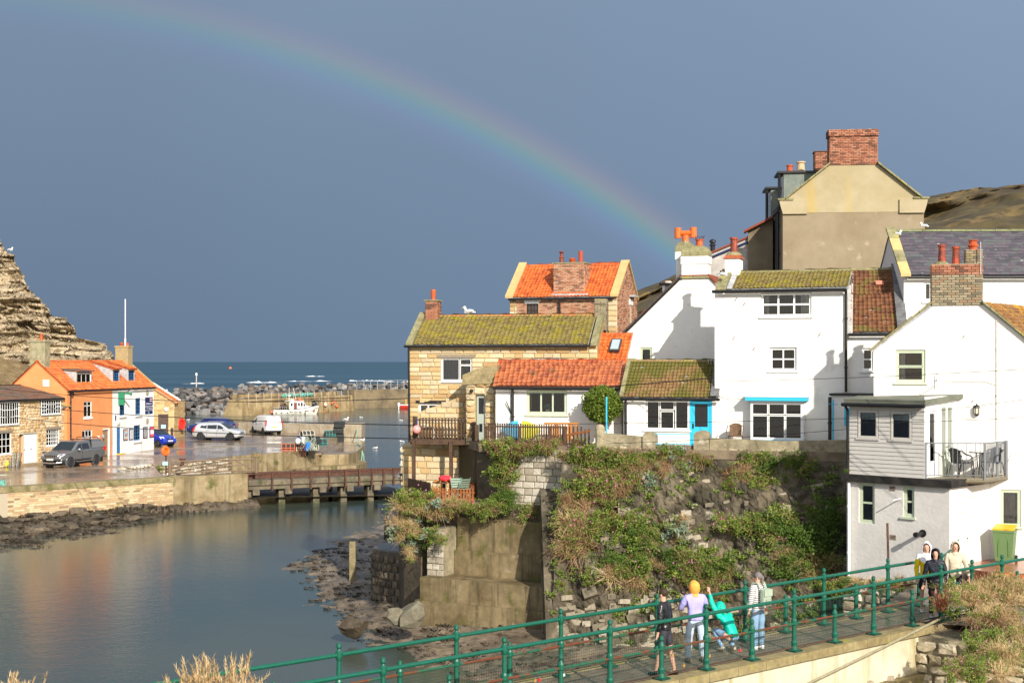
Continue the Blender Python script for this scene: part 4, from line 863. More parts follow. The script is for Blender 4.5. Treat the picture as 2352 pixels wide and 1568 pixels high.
 m=MB();fbox(m,F,em-.05,em+.05,f0,f1,.041,.044);fbox(m,F,e0,em-.051,fm-.05,fm+.05,.041,.044);fbox(m,F,em+.051,e1,fm-.05,fm+.05,.041,.044);m.build('emblem_cross',RC,s1)
 r2=F.rect(333,933.6,349.8,940.8);s2=sign('narrow navy sign with the station name',r2,DARKBLUE);H2=r2[3]-r2[1]
 text_part(s2,F,'Staithes & Runswick',r2[0]+.12*W,r2[1]+.45*H2,.34*H2,.036,WHITEL,sx=W*.83/(.34*H2*9.2));text_part(s2,F,'Lifeboat Station',r2[0]+.45*W,r2[1]+.12*H2,.22*H2,.036,WHITEL,sx=W*.48/(.22*H2*7.2))
 r3=F.rect(333,942.4,349.8,949.9);s3=sign('narrow navy shop sign',r3,DARKBLUE);text_part(s3,F,'Visit us',r3[0]+.36*W,r3[1]+.55*H2,.26*H2,.036,WHITEL,sx=1.0);text_part(s3,F,'SHOP',r3[0]+.36*W,r3[1]+.12*H2,.36*H2,.036,plain('sky_lettering',(.10,.55,.75)),sx=1.2)
 for k,(px,mat,lab)in enumerate((((282.7,985,292.5,1011),M('poster_sea',(.30,.40,.44),(.55,.60,.60),3,.2),'framed poster of a boat at sea'),((295.7,983.6,305.5,1009.8),M('poster_text',(.55,.56,.57),(.16,.17,.19),14,.2),'framed board of close printed text'),((328,980,338,1006),M('poster_dark',(.10,.11,.12),(.42,.42,.40),12,.2),'framed dark notice board'),((343,979,352.8,1004),plain('poster_red',(.70,.10,.11),.5),'framed red and white poster'))):
  r=F.rect(*px);p=fbox(MB(),F,r[0],r[2],r[1],r[3],.004,.05).build('poster_frame',DARKBLUE,u,label=lab);fbox(MB(),F,r[0]+.06,r[2]-.06,r[1]+.06,r[3]-.06,.051,.056).build('poster',mat,p)
  if k==0:
   OY=plain('poster_orange',(.75,.28,.03));
   for a,b in((r[1]+.08,r[1]+.17),(r[3]-.17,r[3]-.08)):fbox(MB(),F,r[0]+.10,r[2]-.18,a,b,.057,.060).build('poster_band',OY,p)
   MB().prism([F.pt(r[0]+.2,r[1]+.3,.058),F.pt(r[2]-.2,r[1]+.34,.058),F.pt(r[2]-.32,r[1]+.55,.058),F.pt(r[0]+.32,r[1]+.6,.058)],F.n*.003).build('poster_boat',plain('poster_brick',(.45,.10,.05)),p)
  if k==3:fbox(MB(),F,r[0]+.10,r[2]-.10,r[1]+.28,r[3]-.28,.057,.060).build('poster_panel',WHITEL,p)
  if k in(1,2):
   for j in range(7):z=r[1]+.12+j*(r[3]-r[1]-.24)/7;fbox(MB(),F,r[0]+.10,r[2]-.10-.06*(j%3),z,z+.025,.057,.059).build('print_line',WHITEL if k==1 else plain('print_grey',(.6,.6,.55)),p)
 for v in(902,967):MB().lathe(F.pt(F.s(338),F.z(v,F.s(338)),0),[(.27,.004),(.25,.03),(.05,.05)],14,F.n).build('wall_tie_plate',M('grey_iron',(.33,.30,.26),var=.2,rough=.8),u)
 GRN=plain('green_bracket',(.02,.20,.10),.5);s=F.s(272);z=F.z(902,s);m=MB();fbox(m,F,s-.05,s+.06,z-.95,z,.01,.5);fbox(m,F,s+.061,s+.16,z-.12,z+.02,.01,1.1);m.build('hanging_sign',GRN,u)
 s=F.s(256);downpipe(t,[F.pt(s,F.z(985,s),.06),F.pt(s,QUAY,.06)],plain('grey_pipe',(.30,.32,.36),.5),.05);fbox(MB(),F,F.s(264.5)-.03,F.s(264.5)+.03,F.z(965,F.s(264)),F.z(953,F.s(264)),.004,.08).build('blue_bracket',DARKBLUE,u)
 s=F.s(295);fbox(MB(),F,s-.15,s+.15,ez-.38,ez-.16,.01,.3).build('floodlight',LEAD,u);s=F.s(272);fbox(MB(),F,s-.25,s+.1,F.z(975,s),F.z(970,s),.01,.12).build('porch_lamp',plain('cream_plastic',(.55,.5,.4)),u)
 Gr=Face(F.pt(F.L,0),F.pt(F.L,0,-half*2));wall_mb(Gr,0,half*2,QUAY-.3,ez,gable=[(0,ez),(half*2,ez),(half,rz-.02)]).build('gable_wall',WHREND,u)
 MB().box(F.pt(F.L+.06,(ez+rz)/2+.04,-half/2+.08),(F.pt(0,rz,-half)-F.pt(0,ez,.16))/2,F.d*.10,(0,0,.07)).build('verge_stone',M('verge',(.38,.30,.16),var=.2),u)
 chim(u,F.L-.55,-half,.8,1.15,-.6,1.30,M('orange_lichen_render',(.38,.28,.13),(.30,.24,.14),2,.2,.95,.4,15,moss=((.50,.20,.04),.22,1.5)),[(-.05,.35,.13,.28,TERRA,'plain'),(.0,-.2,.12,.3,TERRA,'roll')])
 mast=MB();b=F.pt(F.L-.1,.9,-half-.1);mast.tube([b,b+Vector((0,0,1.0))],.07,6);mast.tube([b+Vector((0,0,1.0)),b+Vector((.0,0,4.3))],.045,6);tag(mast.build('radio_mast',WHITEP),'thin white radio mast strapped to the right chimney of the lifeboat house','mast')
 def dormer(t,u0,v0,u1,v1,frame,roofm,cells,cheekm,up,curtain=None):
  o=-.42;G=Face(F.pt(0,0,o),F.pt(F.L,0,o));r=G.rect(u0,v0,u1,v1);s0,z0,s1,z1=r
  w=wall_mb(G,s0-.09,s1+.09,z0-.12,z1+.10,[r],.06).build('dormer',LEAD,t);slp=(rz-ez)/half
  zt=z1+.10
  oc=o-(zt-(ez+(-o)*slp))/slp
  for s in(s0-.09,s1+.09):MB().prism([F.pt(s,z0-.25,o),F.pt(s,zt,o),F.pt(s,zt+up*.9,oc-up*.9/slp)],F.d*(-.03 if s<s0 else.03)).build('cheek',cheekm,w)
  oe=oc-up/slp*1.0
  bl,br,tr,tl=F.pt(s0-.2,zt+.03,o+.2),F.pt(s1+.2,zt+.03,o+.2),F.pt(s1+.2,zt+up+.05,oe),F.pt(s0-.2,zt+up+.05,oe)
  if roofm is PANT_OR:slope(w,'dormer_roof',bl,br,tr,tl,roofm,roofm,TILES,.26,.31,60)
  else:MB().prism([bl,br,tr,tl],(0,0,.08)).build('dormer_roof',roofm,w)
  window(w,G,r,cells,frame=frame,fw=.05,bw=.02,inset=.03,curtain=curtain,back=.25)
 dormer(t,177,857,209,885,WHITEP,GREYROOF,[(0,0,.33,1),(.33,0,.67,1),(.67,0,1,1)],LEAD,.12,[(.05,.3,BRC,1),(.36,.66,BRC,1),(.7,1,BRC,1)])
 for a,b in((260,273),(295.5,308)):dormer(u,a,850.5,b,877,BLUEP,PANT_OR,grid_cells(3,4),LEAD,.62)
quay_houses()
def net_shed():
 g=Face((-37.0,133.4),(-31.9,134.2));side=Face((-31.9,134.2),(-32.1,139.4));ez=-3.75;half=g.L/2;rz=-2.15
 t=thing('stone_shed','small sandstone shed with orange roof and brown plank door at the end of the quay','shed',g.pt(half,QUAY));s0,s1=g.s(363),g.s(386.5);d=(s0,QUAY,s1,g.z(951,s1))
 SH=M('shed_stone',(.48,.33,.15),var=.15,scale=4,rough=.95,bump=.4,tcol=((.36,.22,.09),(.50,.35,.16),(.58,.43,.22)))
 w=wall_mb(g,0,g.L,QUAY-.3,ez,[d],.2,gable=[(0,ez),(g.L,ez),(half,rz)]).build('wall',LIME,t)
 def bd(z):k=max(0,(z-ez)/(rz-ez));return half*k,g.L-half*k
 pieces('stone',STONES,SH,w,courses(g,QUAY,rz-.1,bd,(.18,.27),(.25,.5),[d],.018,.05,.01,len(STONES),jit=.03,seed=31),200)
 w2=wall_mb(side,0,side.L,QUAY-.3,ez).build('side_wall',LIME,t);pieces('stone',STONES,SH,w2,courses(side,QUAY,ez,lambda z:(0,side.L),(.18,.27),(.25,.5),(),.018,.05,.01,len(STONES),jit=.03,seed=32),150)
 PD=M('brown_planks',(.105,.065,.045),(.065,.04,.03),5,.2,.7,.3,20);n=8
 for k in range(n):a=s0+.03+(s1-s0-.06)*k/n;fbox(MB(),g,a,a+(s1-s0-.06)/n-.015,QUAY+.03,d[3]-.02,-.14,-.09+.01*(k%2)).build('door_plank',PD,t)
 fbox(MB(),g,(s0+s1)/2-.2,(s0+s1)/2+.22,QUAY+1.0,QUAY+1.35,-.078,-.06).build('notice',plain('pale_blue_notice',(.35,.62,.78)),t)
 MB().ball(g.pt(g.s(382),g.z(940,g.s(382)),.12),.2,.15,.2).build('bulkhead_lamp',WHITEP,t)
 bk=g.n*-5.2;bl,br=g.pt(g.L+.25,ez-.2,.1),g.pt(g.L+.25,ez-.2,.1)+bk;tl,tr=g.pt(half,rz+.05,.1),g.pt(half,rz+.05,.1)+bk
 slope(t,'roof',bl,br,tr,tl,PANT_OR,PANT_OR,TILES,.27,.32,250);slope(t,'rear_roof',g.pt(-.2,ez-.2,.1),g.pt(-.2,ez-.2,.1)+bk,tr,tl,PANT_OR,PANT_OR,TILES,.7,.6,20)
 MB().box((bl+tl)/2+Vector((0,.05,.05)),(tl-bl)/2,g.n*.12,(0,0,.05)).build('verge',M('verge',(.38,.30,.16),var=.2),t);MB().box((br+tr)/2+Vector((0,0,.12)),(tr-br)/2,g.n*.16,(0,0,.10)).build('coping',WHITEP,t)
 downpipe(t,[side.pt(side.L-.1,ez-.1,.15),side.pt(side.L-.1,QUAY+.1,.1)],RUST)
 REDL=plain('lifebuoy_red',(.72,.03,.02),.45);q=side.pt(2.6,-6.0,.18);m=MB();m.torus(q,.42,.15,side.n+Vector((.2,-.7,0)),22,8);m.lathe(q-side.n*.08,[(.4,0),(.4,.06)],16,side.n+Vector((.2,-.7,0)));k=m.build('lifebuoy_housing',REDL);tag(k,'red lifebuoy housing on the end wall of the stone shed','lifebuoy')
 b=onZ(394,1012,QUAY);tag(MB().lathe((b.x,131.2,QUAY),[(.13,0),(.13,1.0),(.16,1.02),(.14,1.12),(.05,1.2)],10).build('bollard',plain('brown_bollard',(.07,.04,.03),.6)),'short dark bollard in front of the stone shed door','bollard')
net_shed()
CARGL=plain('car_glass',(.018,.022,.026),.06,spec=.7)
CHROME=plain('chrome',(.6,.6,.62),.15,.9)
TYRE=plain('tyre_rubber',(.018,.018,.02),.8)
PLATEW,PLATEY=plain('plate_white',(.78,.78,.74),.5),plain('plate_yellow',(.80,.55,.02),.5)
LAMPR,LAMPW=plain('tail_lamp_red',(.55,.015,.01),.2,spec=.6),plain('headlamp_lens',(.62,.64,.66),.12,spec=.7)
def lerp_prof(prof,x):
 for(a,b),(c,d)in zip(prof,prof[1:]):
  if a<=x<=c:return b+(d-b)*(x-a)/(c-a)if c>a else d
 return prof[-1][1]
def car(name,label,prof,W,belt,tum,paint,wheels,wr,side_windows,screens,sill=.30,rim_mat=None,clad=None,roofx=None,spokes=5):
 t=thing(name,label,'car',(0,0,0));x0,x1=prof[0][0],prof[-1][0];Lh=(x1-x0)/2;xc=(x0+x1)/2
 f=lambda x:1-.16*abs((x-xc)/Lh)**5
 xs=sorted({round(x0+(x1-x0)*i/36,3)for i in range(37)}|{p[0]for p in prof});rows=[]
 for x in xs:
  zt=lerp_prof(prof,x);w=W/2*f(x);e=.10*max(0,abs((x-xc)/Lh)-.86)/.14
  b=min(belt,zt-.05);zl=sill+e
  r=[(x,w*.90,zl),(x,w*.985,zl+.10),(x,w,(zl+b)/2+.05),(x,w*.985,b-.04)]
  if zt>belt+.12:wt=w-tum*(zt-.08-belt)/.5;r+=[(x,w*.97,b),(x,wt,zt-.08),(x,wt*.90,zt-.015),(x,0,zt+.02)]
  else:r+=[(x,w*.96,b),(x,w*.92,zt-.02),(x,w*.6,zt+.012),(x,0,zt+.03)]
  rows.append(r)
 m=MB();loft(m,rows);e=rows[-1];m.quad(*[(x,-y,z)for x,y,z in e],*[(x,y,z)for x,y,z in e[::-1]])
 m.build('body',paint,t,smooth=False)
 MB().abox(x0+.25,x1-.25,-W*.42,W*.42,.18,sill+.12).build('underbody',BLACKP,t)
 ys=lambda x,z:(W/2*f(x))*.97-tum*max(0,z-belt)/.5+.010
 for k,poly in enumerate(side_windows):
  for s in(1,-1):MB().prism([(x,s*ys(x,z),z)for x,z in poly],(0,s*.012,0)).build('side_window',CARGL,t)
 for(xa,za,wa),(xb,zb,wb),nm in screens:
  n=Vector((-(zb-za),0,xb-xa)).normalized();n=n if(n.x*(xa-xc)>0 or n.z>.5)else-n
  if n.z<0:n=-n
  MB().prism([Vector((xa,-wa,za))+n*.012,Vector((xa,wa,za))+n*.012,Vector((xb,wb,zb))+n*.012,Vector((xb,-wb,zb))+n*.012],n*.016).build(nm,CARGL,t)
 for x in wheels:
  for s in(1,-1):
   y=s*(W/2*f(x)-.015);a=MB();a.lathe((x,y-s*.19,wr),[(wr*1.17,0),(wr*1.17,.205)],22,(0,s,0));a.build('wheel_arch',clad or BLACKP,t)
   wm=MB();wm.lathe((x,y-s*.17,wr),[(wr*.60,0),(wr*.97,.0),(wr,.04),(wr,.17),(wr*.96,.205),(wr*.70,.212)],22,(0,s,0));wo=wm.build('wheel',TYRE,t)
   rm=MB();rm.lathe((x,y+s*.022,wr),[(wr*.70,0),(wr*.66,.022),(wr*.62,.005)],22,(0,s,0),cap=False);rm.lathe((x,y+s*.0,wr),[(wr*.16,0),(wr*.14,.042)],10,(0,s,0))
   for k in range(spokes):
    an=2*math.pi*k/spokes+.3;d=Vector((math.cos(an),0,math.sin(an)));q=Vector((-d.z,0,d.x));c=Vector((x,y+s*.018,wr));rm.box(c+d*wr*.40,d*wr*.26,q*wr*(.075 if spokes>6 else.11),(0,.012,0))
   rm.build('rim',rim_mat or CHROME,wo)
 return t
def cbox(t,name,mat,x0,x1,y0,y1,z0,z1,both=False):
 for s in((1,-1)if both else(1,)):a,b=sorted((s*y0,s*y1));MB().abox(x0,x1,a,b,z0,z1).build(name,mat,t)
def mirrors(t,mat,x,y,z):
 for s in(1,-1):m=MB();m.ball((x,s*(y+.12),z),.10,.13,.085,10,6);m.tube([(x+.02,s*(y-.05),z-.07),(x,s*(y+.08),z-.02)],.03,5);m.build('mirror',mat,t,smooth=True)
def plate(t,x,z,mat,txt,face=1,w=.52):
 MB().abox(x-.012,x+.012,-w/2,w/2,z-.055,z+.055).build('number_plate',mat,t)
 F=Face((x+face*.014,-w/2),(x+face*.014,w/2));F.n=Vector((face,0,0));F.d=Vector((0,1 if face>0 else-1,0));F.O=Vector((x+face*.014,(-w/2 if face>0 else w/2),0));text_part(t,F,txt,.03,z-.035,.10,.001,BLACKP,sx=(w-.06)/(.10*len(txt)*.62),name='plate_lettering',extr=.001)
GUN=M('gunmetal_paint',(.20,.205,.215),var=.05,rough=.28,metal=.55,spec=.5,coat=.6)
SILV=M('silver_paint',(.62,.63,.65),var=.04,rough=.25,metal=.45,spec=.5,coat=.6)
NAVY=M('navy_paint',(.012,.022,.16),var=.05,rough=.2,spec=.5,coat=.8);BLUEC=M('bright_blue_paint',(.010,.030,.36),var=.05,rough=.2,spec=.5,coat=.8)
VANW=M('van_white_paint',(.80,.80,.79),var=.04,rough=.3,coat=.4)
def pickup():
 prof=[(-2.62,.95),(-2.55,1.62),(-2.35,1.80),(-1.0,1.84),(-.75,1.80),(.35,1.78),(.62,1.70),(1.38,1.16),(2.25,1.06),(2.55,.92),(2.66,.70)]
 t=car('pickup_truck','dark grey double cab pickup with a canopy parked outside the stone cottage',prof,1.82,1.12,.13,GUN,(1.62,-1.38),.39,[[(.98,1.16),(.30,1.18),(.30,1.62),(.56,1.60)],[(.22,1.18),(-.62,1.20),(-.50,1.62),(.22,1.63)]],[((1.36,1.17,.76),(.64,1.69,.64),'windscreen')],sill=.48,clad=GUN,rim_mat=CHROME,spokes=6)
 t['category']='pickup'
 MB().prism([(-2.50,.80,1.22),(-.90,.885,1.22),(-.90,.80,1.70),(-2.42,.72,1.66)],(0,.03,0)).build('canopy_panel',plain('canopy_grey',(.15,.155,.165),.45),t);MB().prism([(-2.50,-.80,1.22),(-.90,-.885,1.22),(-.90,-.80,1.70),(-2.42,-.72,1.66)],(0,-.03,0)).build('canopy_panel',plain('canopy_grey',(.15,.155,.165),.45),t)
 cbox(t,'cab_gap',BLACKP,-.83,-.79,-.86,.86,1.15,1.835)
 for s in(1,-1):MB().tube([(-2.1,s*.55,1.83),(-2.0,s*.55,1.93),(-1.2,s*.55,1.95),(-1.1,s*.55,1.86)],.03,6).build('roof_rail',BLACKP,t)
 for s in(1,-1):MB().prism([(2.20,s*.90,.92),(2.56,s*.62,.92),(2.64,s*.50,.80),(2.5,s*.78,.76)],(.02,s*.03,.05)).build('headlight',LAMPW,t)
 cbox(t,'grille',BLACKP,2.60,2.655,-.50,.50,.68,.90)
 for k in range(6):y=-.42+k*.168;cbox(t,'grille_bar',CHROME,2.655,2.675,y-.018,y+.018,.70,.89)
 for z,y in((.60,.76),):cbox(t,'fog_lamp',LAMPW,2.44,2.50,y-.10,y+.04,z-.06,z+.06,True)
 m=MB();m.tube([(2.48,-.80,.42),(2.70,-.55,.38),(2.74,0,.36),(2.70,.55,.38),(2.48,.80,.42)],.055,8);m.build('bumper_bar',CHROME,t)
 cbox(t,'running_board',CHROME,-.88,1.05,.86,1.0,.36,.42,True);mirrors(t,CHROME,.85,.92,1.22);cbox(t,'door_handle',CHROME,.30,.46,.905,.935,1.02,1.06,True);cbox(t,'door_handle',CHROME,-.56,-.40,.905,.935,1.03,1.07,True)
 cbox(t,'tail_light',LAMPR,-2.60,-2.42,.78,.87,.98,1.25,True);cbox(t,'door_seam',BLACKP,.255,.268,.897,.912,.55,1.14,True);plate(t,2.70,.60,PLATEW,'DL66 MKJ')
 MB().tube([(.6,.3,1.76),(.45,.32,2.1)],.01,5).build('aerial',BLACKP,t)
 f=Vector((-30.46,97.9));r=Vector((-29.53,100.75));a=math.atan2(f.y-r.y,f.x-r.x);d=Vector((math.cos(a),math.sin(a)));left=Vector((-d.y,d.x))
 c=f-d*1.62-left*.82*1.0;
 mid=(f+r)/2-d*.12;side=1 if left.dot(-mid)>0 else-1;c=mid-left*side*.80;place(t,(c.x,c.y,QUAY+.004),a)
pickup()
def estate(name,label,paint,rimm,extra=None):
 prof=[(-2.32,.80),(-2.28,1.05),(-2.12,1.22),(-1.85,1.50),(-1.5,1.60),(0.1,1.635),(.42,1.59),(1.28,1.06),(2.05,.93),(2.27,.78),(2.34,.55)]
 t=car(name,label,prof,1.88,1.0,.16,paint,(1.44,-1.42),.365,[[(1.0,1.04),(.20,1.05),(.20,1.46),(.40,1.45)],[(.14,1.05),(-.80,1.08),(-.80,1.47),(.14,1.47)],[(-.86,1.09),(-1.55,1.16),(-1.35,1.44),(-.86,1.47)]],[((1.26,1.07,.74),(.44,1.58,.60),'windscreen'),((-2.10,1.24,.66),(-1.87,1.48,.58),'rear_window')],sill=.27,rim_mat=rimm,spokes=8)
 for s in(1,-1):MB().tube([(-1.45,s*.58,1.62),(-1.3,s*.58,1.675),(.0,s*.58,1.69),(.2,s*.58,1.64)],.022,6).build('roof_rail',CHROME,t)
 mirrors(t,paint,.88,.90,1.05);cbox(t,'door_handle',CHROME,.22,.38,.935,.955,.90,.93,True);cbox(t,'door_handle',CHROME,-.75,-.59,.935,.955,.92,.95,True)
 for x in(.17,-.84):cbox(t,'door_seam',BLACKP,x-.006,x+.006,.93,.945,.35,.98,True)
 for s in(1,-1):MB().prism([(2.02,s*.90,.80),(2.27,s*.60,.80),(2.29,s*.58,.70),(2.08,s*.86,.68)],(.02,s*.03,.03)).build('headlight',LAMPW,t)
 cbox(t,'grille',BLACKP,2.27,2.32,-.40,.40,.50,.74);cbox(t,'lower_intake',BLACKP,2.22,2.28,.5,.78,.38,.50,True)
 return t
def parked():
 t=estate('parked_car','silver estate car parked side-on in the middle of the wet quay',SILV,CHROME)
 for s in(1,-1):MB().prism([(-2.30,s*.80,.88),(-2.20,s*.86,.72),(-2.12,s*.88,.92),(-1.98,s*.80,1.28),(-2.06,s*.75,1.30),(-2.22,s*.80,1.05)],(-.02,s*.035,0)).build('tail_light',LAMPR,t)
 m=MB();m.box((-1.95,0,1.57),(.16,0,-.03),(0,.60,0),(0,0,.02));m.build('spoiler',SILV,t)
 place(t,(-27.3,132.6,QUAY+.004),R(-12));t['group']='cars parked on the quay'
 t=estate('parked_car','dark blue estate car half hidden behind the silver one, facing the other way',NAVY,CHROME)
 for s in(1,-1):cbox(t,'tail_light',LAMPR,-2.30,-2.05,.52*1,.90,.86,1.0,True)if s>0 else None
 plate(t,-2.335,.78,PLATEY,'YK17 OVE',-1);place(t,(-30.1,142.5,QUAY+.004),R(168));t['group']='cars parked on the quay'
 prof=[(-1.92,.75),(-1.88,1.05),(-1.62,1.42),(-1.2,1.48),(-.1,1.49),(.25,1.44),(1.12,1.0),(1.70,.86),(1.90,.70),(1.96,.50)]
 t=car('parked_car','bright blue hatchback nosing out from behind the white lifeboat house',prof,1.70,.95,.15,BLUEC,(1.22,-1.28),.31,[[(.9,.98),(.02,1.0),(.02,1.36),(.25,1.34)],[(-.05,1.0),(-.95,1.03),(-.85,1.36),(-.05,1.37)]],[((1.10,1.01,.68),(.27,1.43,.56),'windscreen')],sill=.24,spokes=9,rim_mat=plain('silver_wheel_trim',(.6,.6,.62),.4,.3))
 for s in(1,-1):MB().prism([(1.45,s*.80,.86),(1.78,s*.60,.84),(1.86,s*.58,.70),(1.62,s*.80,.68)],(.02,s*.03,.04)).build('headlight',LAMPW,t)
 cbox(t,'grille',BLACKP,1.90,1.945,-.34,.34,.62,.72);cbox(t,'lower_intake',BLACKP,1.93,1.965,-.42,.42,.36,.44);cbox(t,'fog_lamp',LAMPW,1.80,1.85,.58,.68,.44,.52,True);MB().ball((1.945,0,.72),.015,.09,.05).build('badge',CHROME,t);plate(t,1.972,.52,PLATEW,'MA10 LVM');mirrors(t,BLUEC,.72,.82,1.0)
 a=R(-32);d=Vector((math.cos(a),math.sin(a)));rt=Vector((d.y,-d.x));wp=onZ(362,1026.5,QUAY);c=Vector((wp.x,wp.y))-d*1.22-rt*.76;place(t,(c.x,c.y,QUAY+.004),a);t['group']='cars parked on the quay'
 prof=[(-2.40,.70),(-2.38,1.35),(-2.28,1.78),(-2.0,1.84),(.4,1.84),(.85,1.74),(1.55,1.14),(2.12,.98),(2.34,.78),(2.40,.5)]
 t=car('white_van','small white panel van seen from behind at the quay parapet',prof,1.84,1.08,.13,VANW,(1.55,-1.50),.33,[[(1.20,1.14),(.42,1.14),(.42,1.56),(.78,1.55)]],[((1.52,1.16,.74),(.87,1.73,.62),'windscreen')],sill=.28,spokes=10,rim_mat=plain('grey_wheel',(.10,.10,.11),.5));t['category']='van'
 for s in(1,-1):MB().prism([(-2.40,s*.76,.92),(-2.40,s*.90,.92),(-2.30,s*.88,1.42),(-2.36,s*.78,1.42)],(-.02,s*.02,0)).build('tail_light',LAMPR,t)
 cbox(t,'rear_bumper',plain('dark_bumper',(.06,.06,.065),.6),-2.46,-2.30,-.84,.84,.30,.42);cbox(t,'door_seam',plain('seam_grey',(.25,.25,.25)),-2.418,-2.402,-.006,.006,.46,1.72);cbox(t,'side_door_rail',plain('seam_grey',(.25,.25,.25)),-1.7,-.3,.915,.925,1.10,1.12,True);cbox(t,'door_seam',plain('seam_grey',(.25,.25,.25)),.36,.37,.905,.922,.40,1.5,True);cbox(t,'high_brake_lamp',LAMPR,-2.30,-2.22,-.14,.14,1.80,1.845)
 cbox(t,'door_handle',BLACKP,.42,.56,.915,.94,.98,1.03,True);cbox(t,'door_handle',BLACKP,.16,.30,.915,.94,.98,1.03,True);cbox(t,'rear_handle',BLACKP,-2.425,-2.405,-.05,.2,.92,.97);mirrors(t,BLACKP,1.12,.90,1.16)
 plate(t,-2.415,.74,PLATEY,'YP16 LRE',-1)
 rr,rl=Vector((-23.4,143.0)),Vector((-25.14,143.7));a=math.atan2(2.62,-1.45);d=Vector((math.cos(a),math.sin(a)));c=(rr+rl)/2+d*1.50;place(t,(c.x,c.y,QUAY+.004),a)
parked()
WHW=M('limewashed_wall',(.80,.775,.73),(.77,.745,.69),.7,.03,.9,.5,9,moss=((.60,.53,.42),.10,2.6),moss2=((.66,.64,.58),.22,.9))
GREYW=M('cream_blockwork',(.60,.575,.54),(.54,.515,.48),.8,.05,.9,.5,9)
SANDST=M('cottage_sandstone',(.50,.355,.175),var=.16,scale=5,rough=.92,bump=.5,bscale=22,tcol=((.36,.22,.10),(.52,.36,.165),(.56,.43,.245),(.60,.51,.35),(.45,.375,.26)),moss=((.20,.17,.08),.14,1.2))
MOSSY=M('mossy_pantile_yellow',(.20,.155,.045),var=.2,scale=3,rough=.95,bump=.4,bscale=40,tcol=((.13,.095,.035),(.19,.15,.045),(.25,.20,.06),(.17,.12,.05)),moss=((.25,.205,.02),.50,2.2),moss2=((.10,.10,.02),.30,4.5))
MOSSG=M('mossy_pantile_green',(.20,.11,.05),var=.22,scale=3,rough=.95,bump=.6,bscale=40,tcol=((.15,.075,.035),(.22,.13,.05),(.25,.18,.07),(.19,.10,.045)),moss=((.105,.10,.018),.74,0.6),moss2=((.42,.37,.26),.10,6))
BROWNP=M('brown_pantile',(.15,.062,.030),var=.22,scale=3,rough=.9,bump=.3,bscale=40,tcol=((.10,.040,.022),(.17,.07,.032),(.21,.095,.04)),moss=((.14,.12,.03),.34,1.6))
REDP=M('wet_red_pantile',(.42,.13,.05),var=.2,scale=3,rough=.25,spec=.6,tcol=((.22,.055,.025),(.40,.115,.04),(.50,.17,.06),(.32,.085,.035)),moss=((.24,.10,.04),.15,1.5))
ORP=M('bright_pantile',(.55,.125,.03),var=.15,scale=2,rough=.5,tcol=((.36,.07,.022),(.54,.12,.028),(.64,.17,.04)),moss=((.62,.33,.10),.08,3))
BRICKM=M('red_brick',(.42,.21,.125),var=.16,scale=6,rough=.9,bump=.3,tcol=((.15,.085,.06),(.36,.15,.085),(.47,.23,.135),(.52,.30,.20),(.45,.30,.19)))
BRICKD=M('chimney_brick',(.30,.13,.075),var=.16,scale=6,rough=.9,bump=.3,tcol=((.08,.045,.035),(.25,.09,.05),(.38,.16,.095),(.40,.19,.12)),moss=((.10,.05,.035),.2,2))
BRICKG=M('grey_brick',(.24,.20,.13),var=.2,scale=6,rough=.95,bump=.4,tcol=((.12,.105,.075),(.24,.205,.135),(.33,.28,.19),(.27,.17,.10)),moss=((.24,.22,.06),.15,3))
COPE=M('sandstone_coping',(.56,.38,.16),(.48,.33,.15),1.5,.08,.9,.3,15)
LICH=M('lichen_stone',(.26,.24,.13),(.17,.155,.075),3,.2,.95,.6,20,moss=((.34,.31,.08),.25,2.5))
TERRA=M('terracotta',(.50,.105,.03),(.36,.06,.02),6,.15,.5);TERRAD=M('smoky_terracotta',(.34,.055,.018),(.07,.02,.012),3,.2,.35,spec=.6)
SAGE=M('sage_paint',(.46,.52,.38),var=.05,rough=.45);CYAN=M('sky_blue_paint',(.035,.46,.70),var=.06,rough=.45,scale=6)
SLATEM=M('roof_slate',(.085,.075,.085),var=.15,scale=3,rough=.5,spec=.5,tcol=((.048,.047,.054),(.075,.060,.075),(.10,.078,.092),(.085,.098,.092)),moss=((.50,.50,.48),.03,4))
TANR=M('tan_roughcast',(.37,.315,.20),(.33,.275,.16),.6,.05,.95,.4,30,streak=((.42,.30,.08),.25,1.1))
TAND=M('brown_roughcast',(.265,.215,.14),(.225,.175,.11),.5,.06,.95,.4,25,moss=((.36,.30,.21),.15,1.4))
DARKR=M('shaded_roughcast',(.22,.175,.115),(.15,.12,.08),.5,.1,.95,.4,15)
TERR=-2.95
def chimney(t,F,s0,s1,z0,z1,o0,o1,mat,brick=None,cap=.0,capm=None,seed=1,limit=300):
 k=fbox(MB(),F,s0,s1,z0,z1,o0,o1).build('chimney',mat,t)
 if brick:
  G=Face(F.pt(s0,0,o1),F.pt(s1,0,o1));S1=Face(F.pt(s1,0,o1),F.pt(s1,0,o0));S0=Face(F.pt(s0,0,o0),F.pt(s0,0,o1));S1.n,S0.n=F.d.copy(),-F.d;xf=[]
  for f_,L_ in((G,s1-s0),(S1,o1-o0),(S0,o1-o0)):xf+=courses(f_,z0,z1,lambda z:(0,L_),(.075,.075),(.225,.225),(),.011,.04,.006,len(BRICKS),True,.006,seed)
  pieces('brick',BRICKS,brick,k,xf,limit)
 if cap:fbox(MB(),F,s0-.06,s1+.06,z1+.002,z1+cap,o0-.06,o1+.06).build('cap',capm or mat,k)
 return k
def gable_house():pass
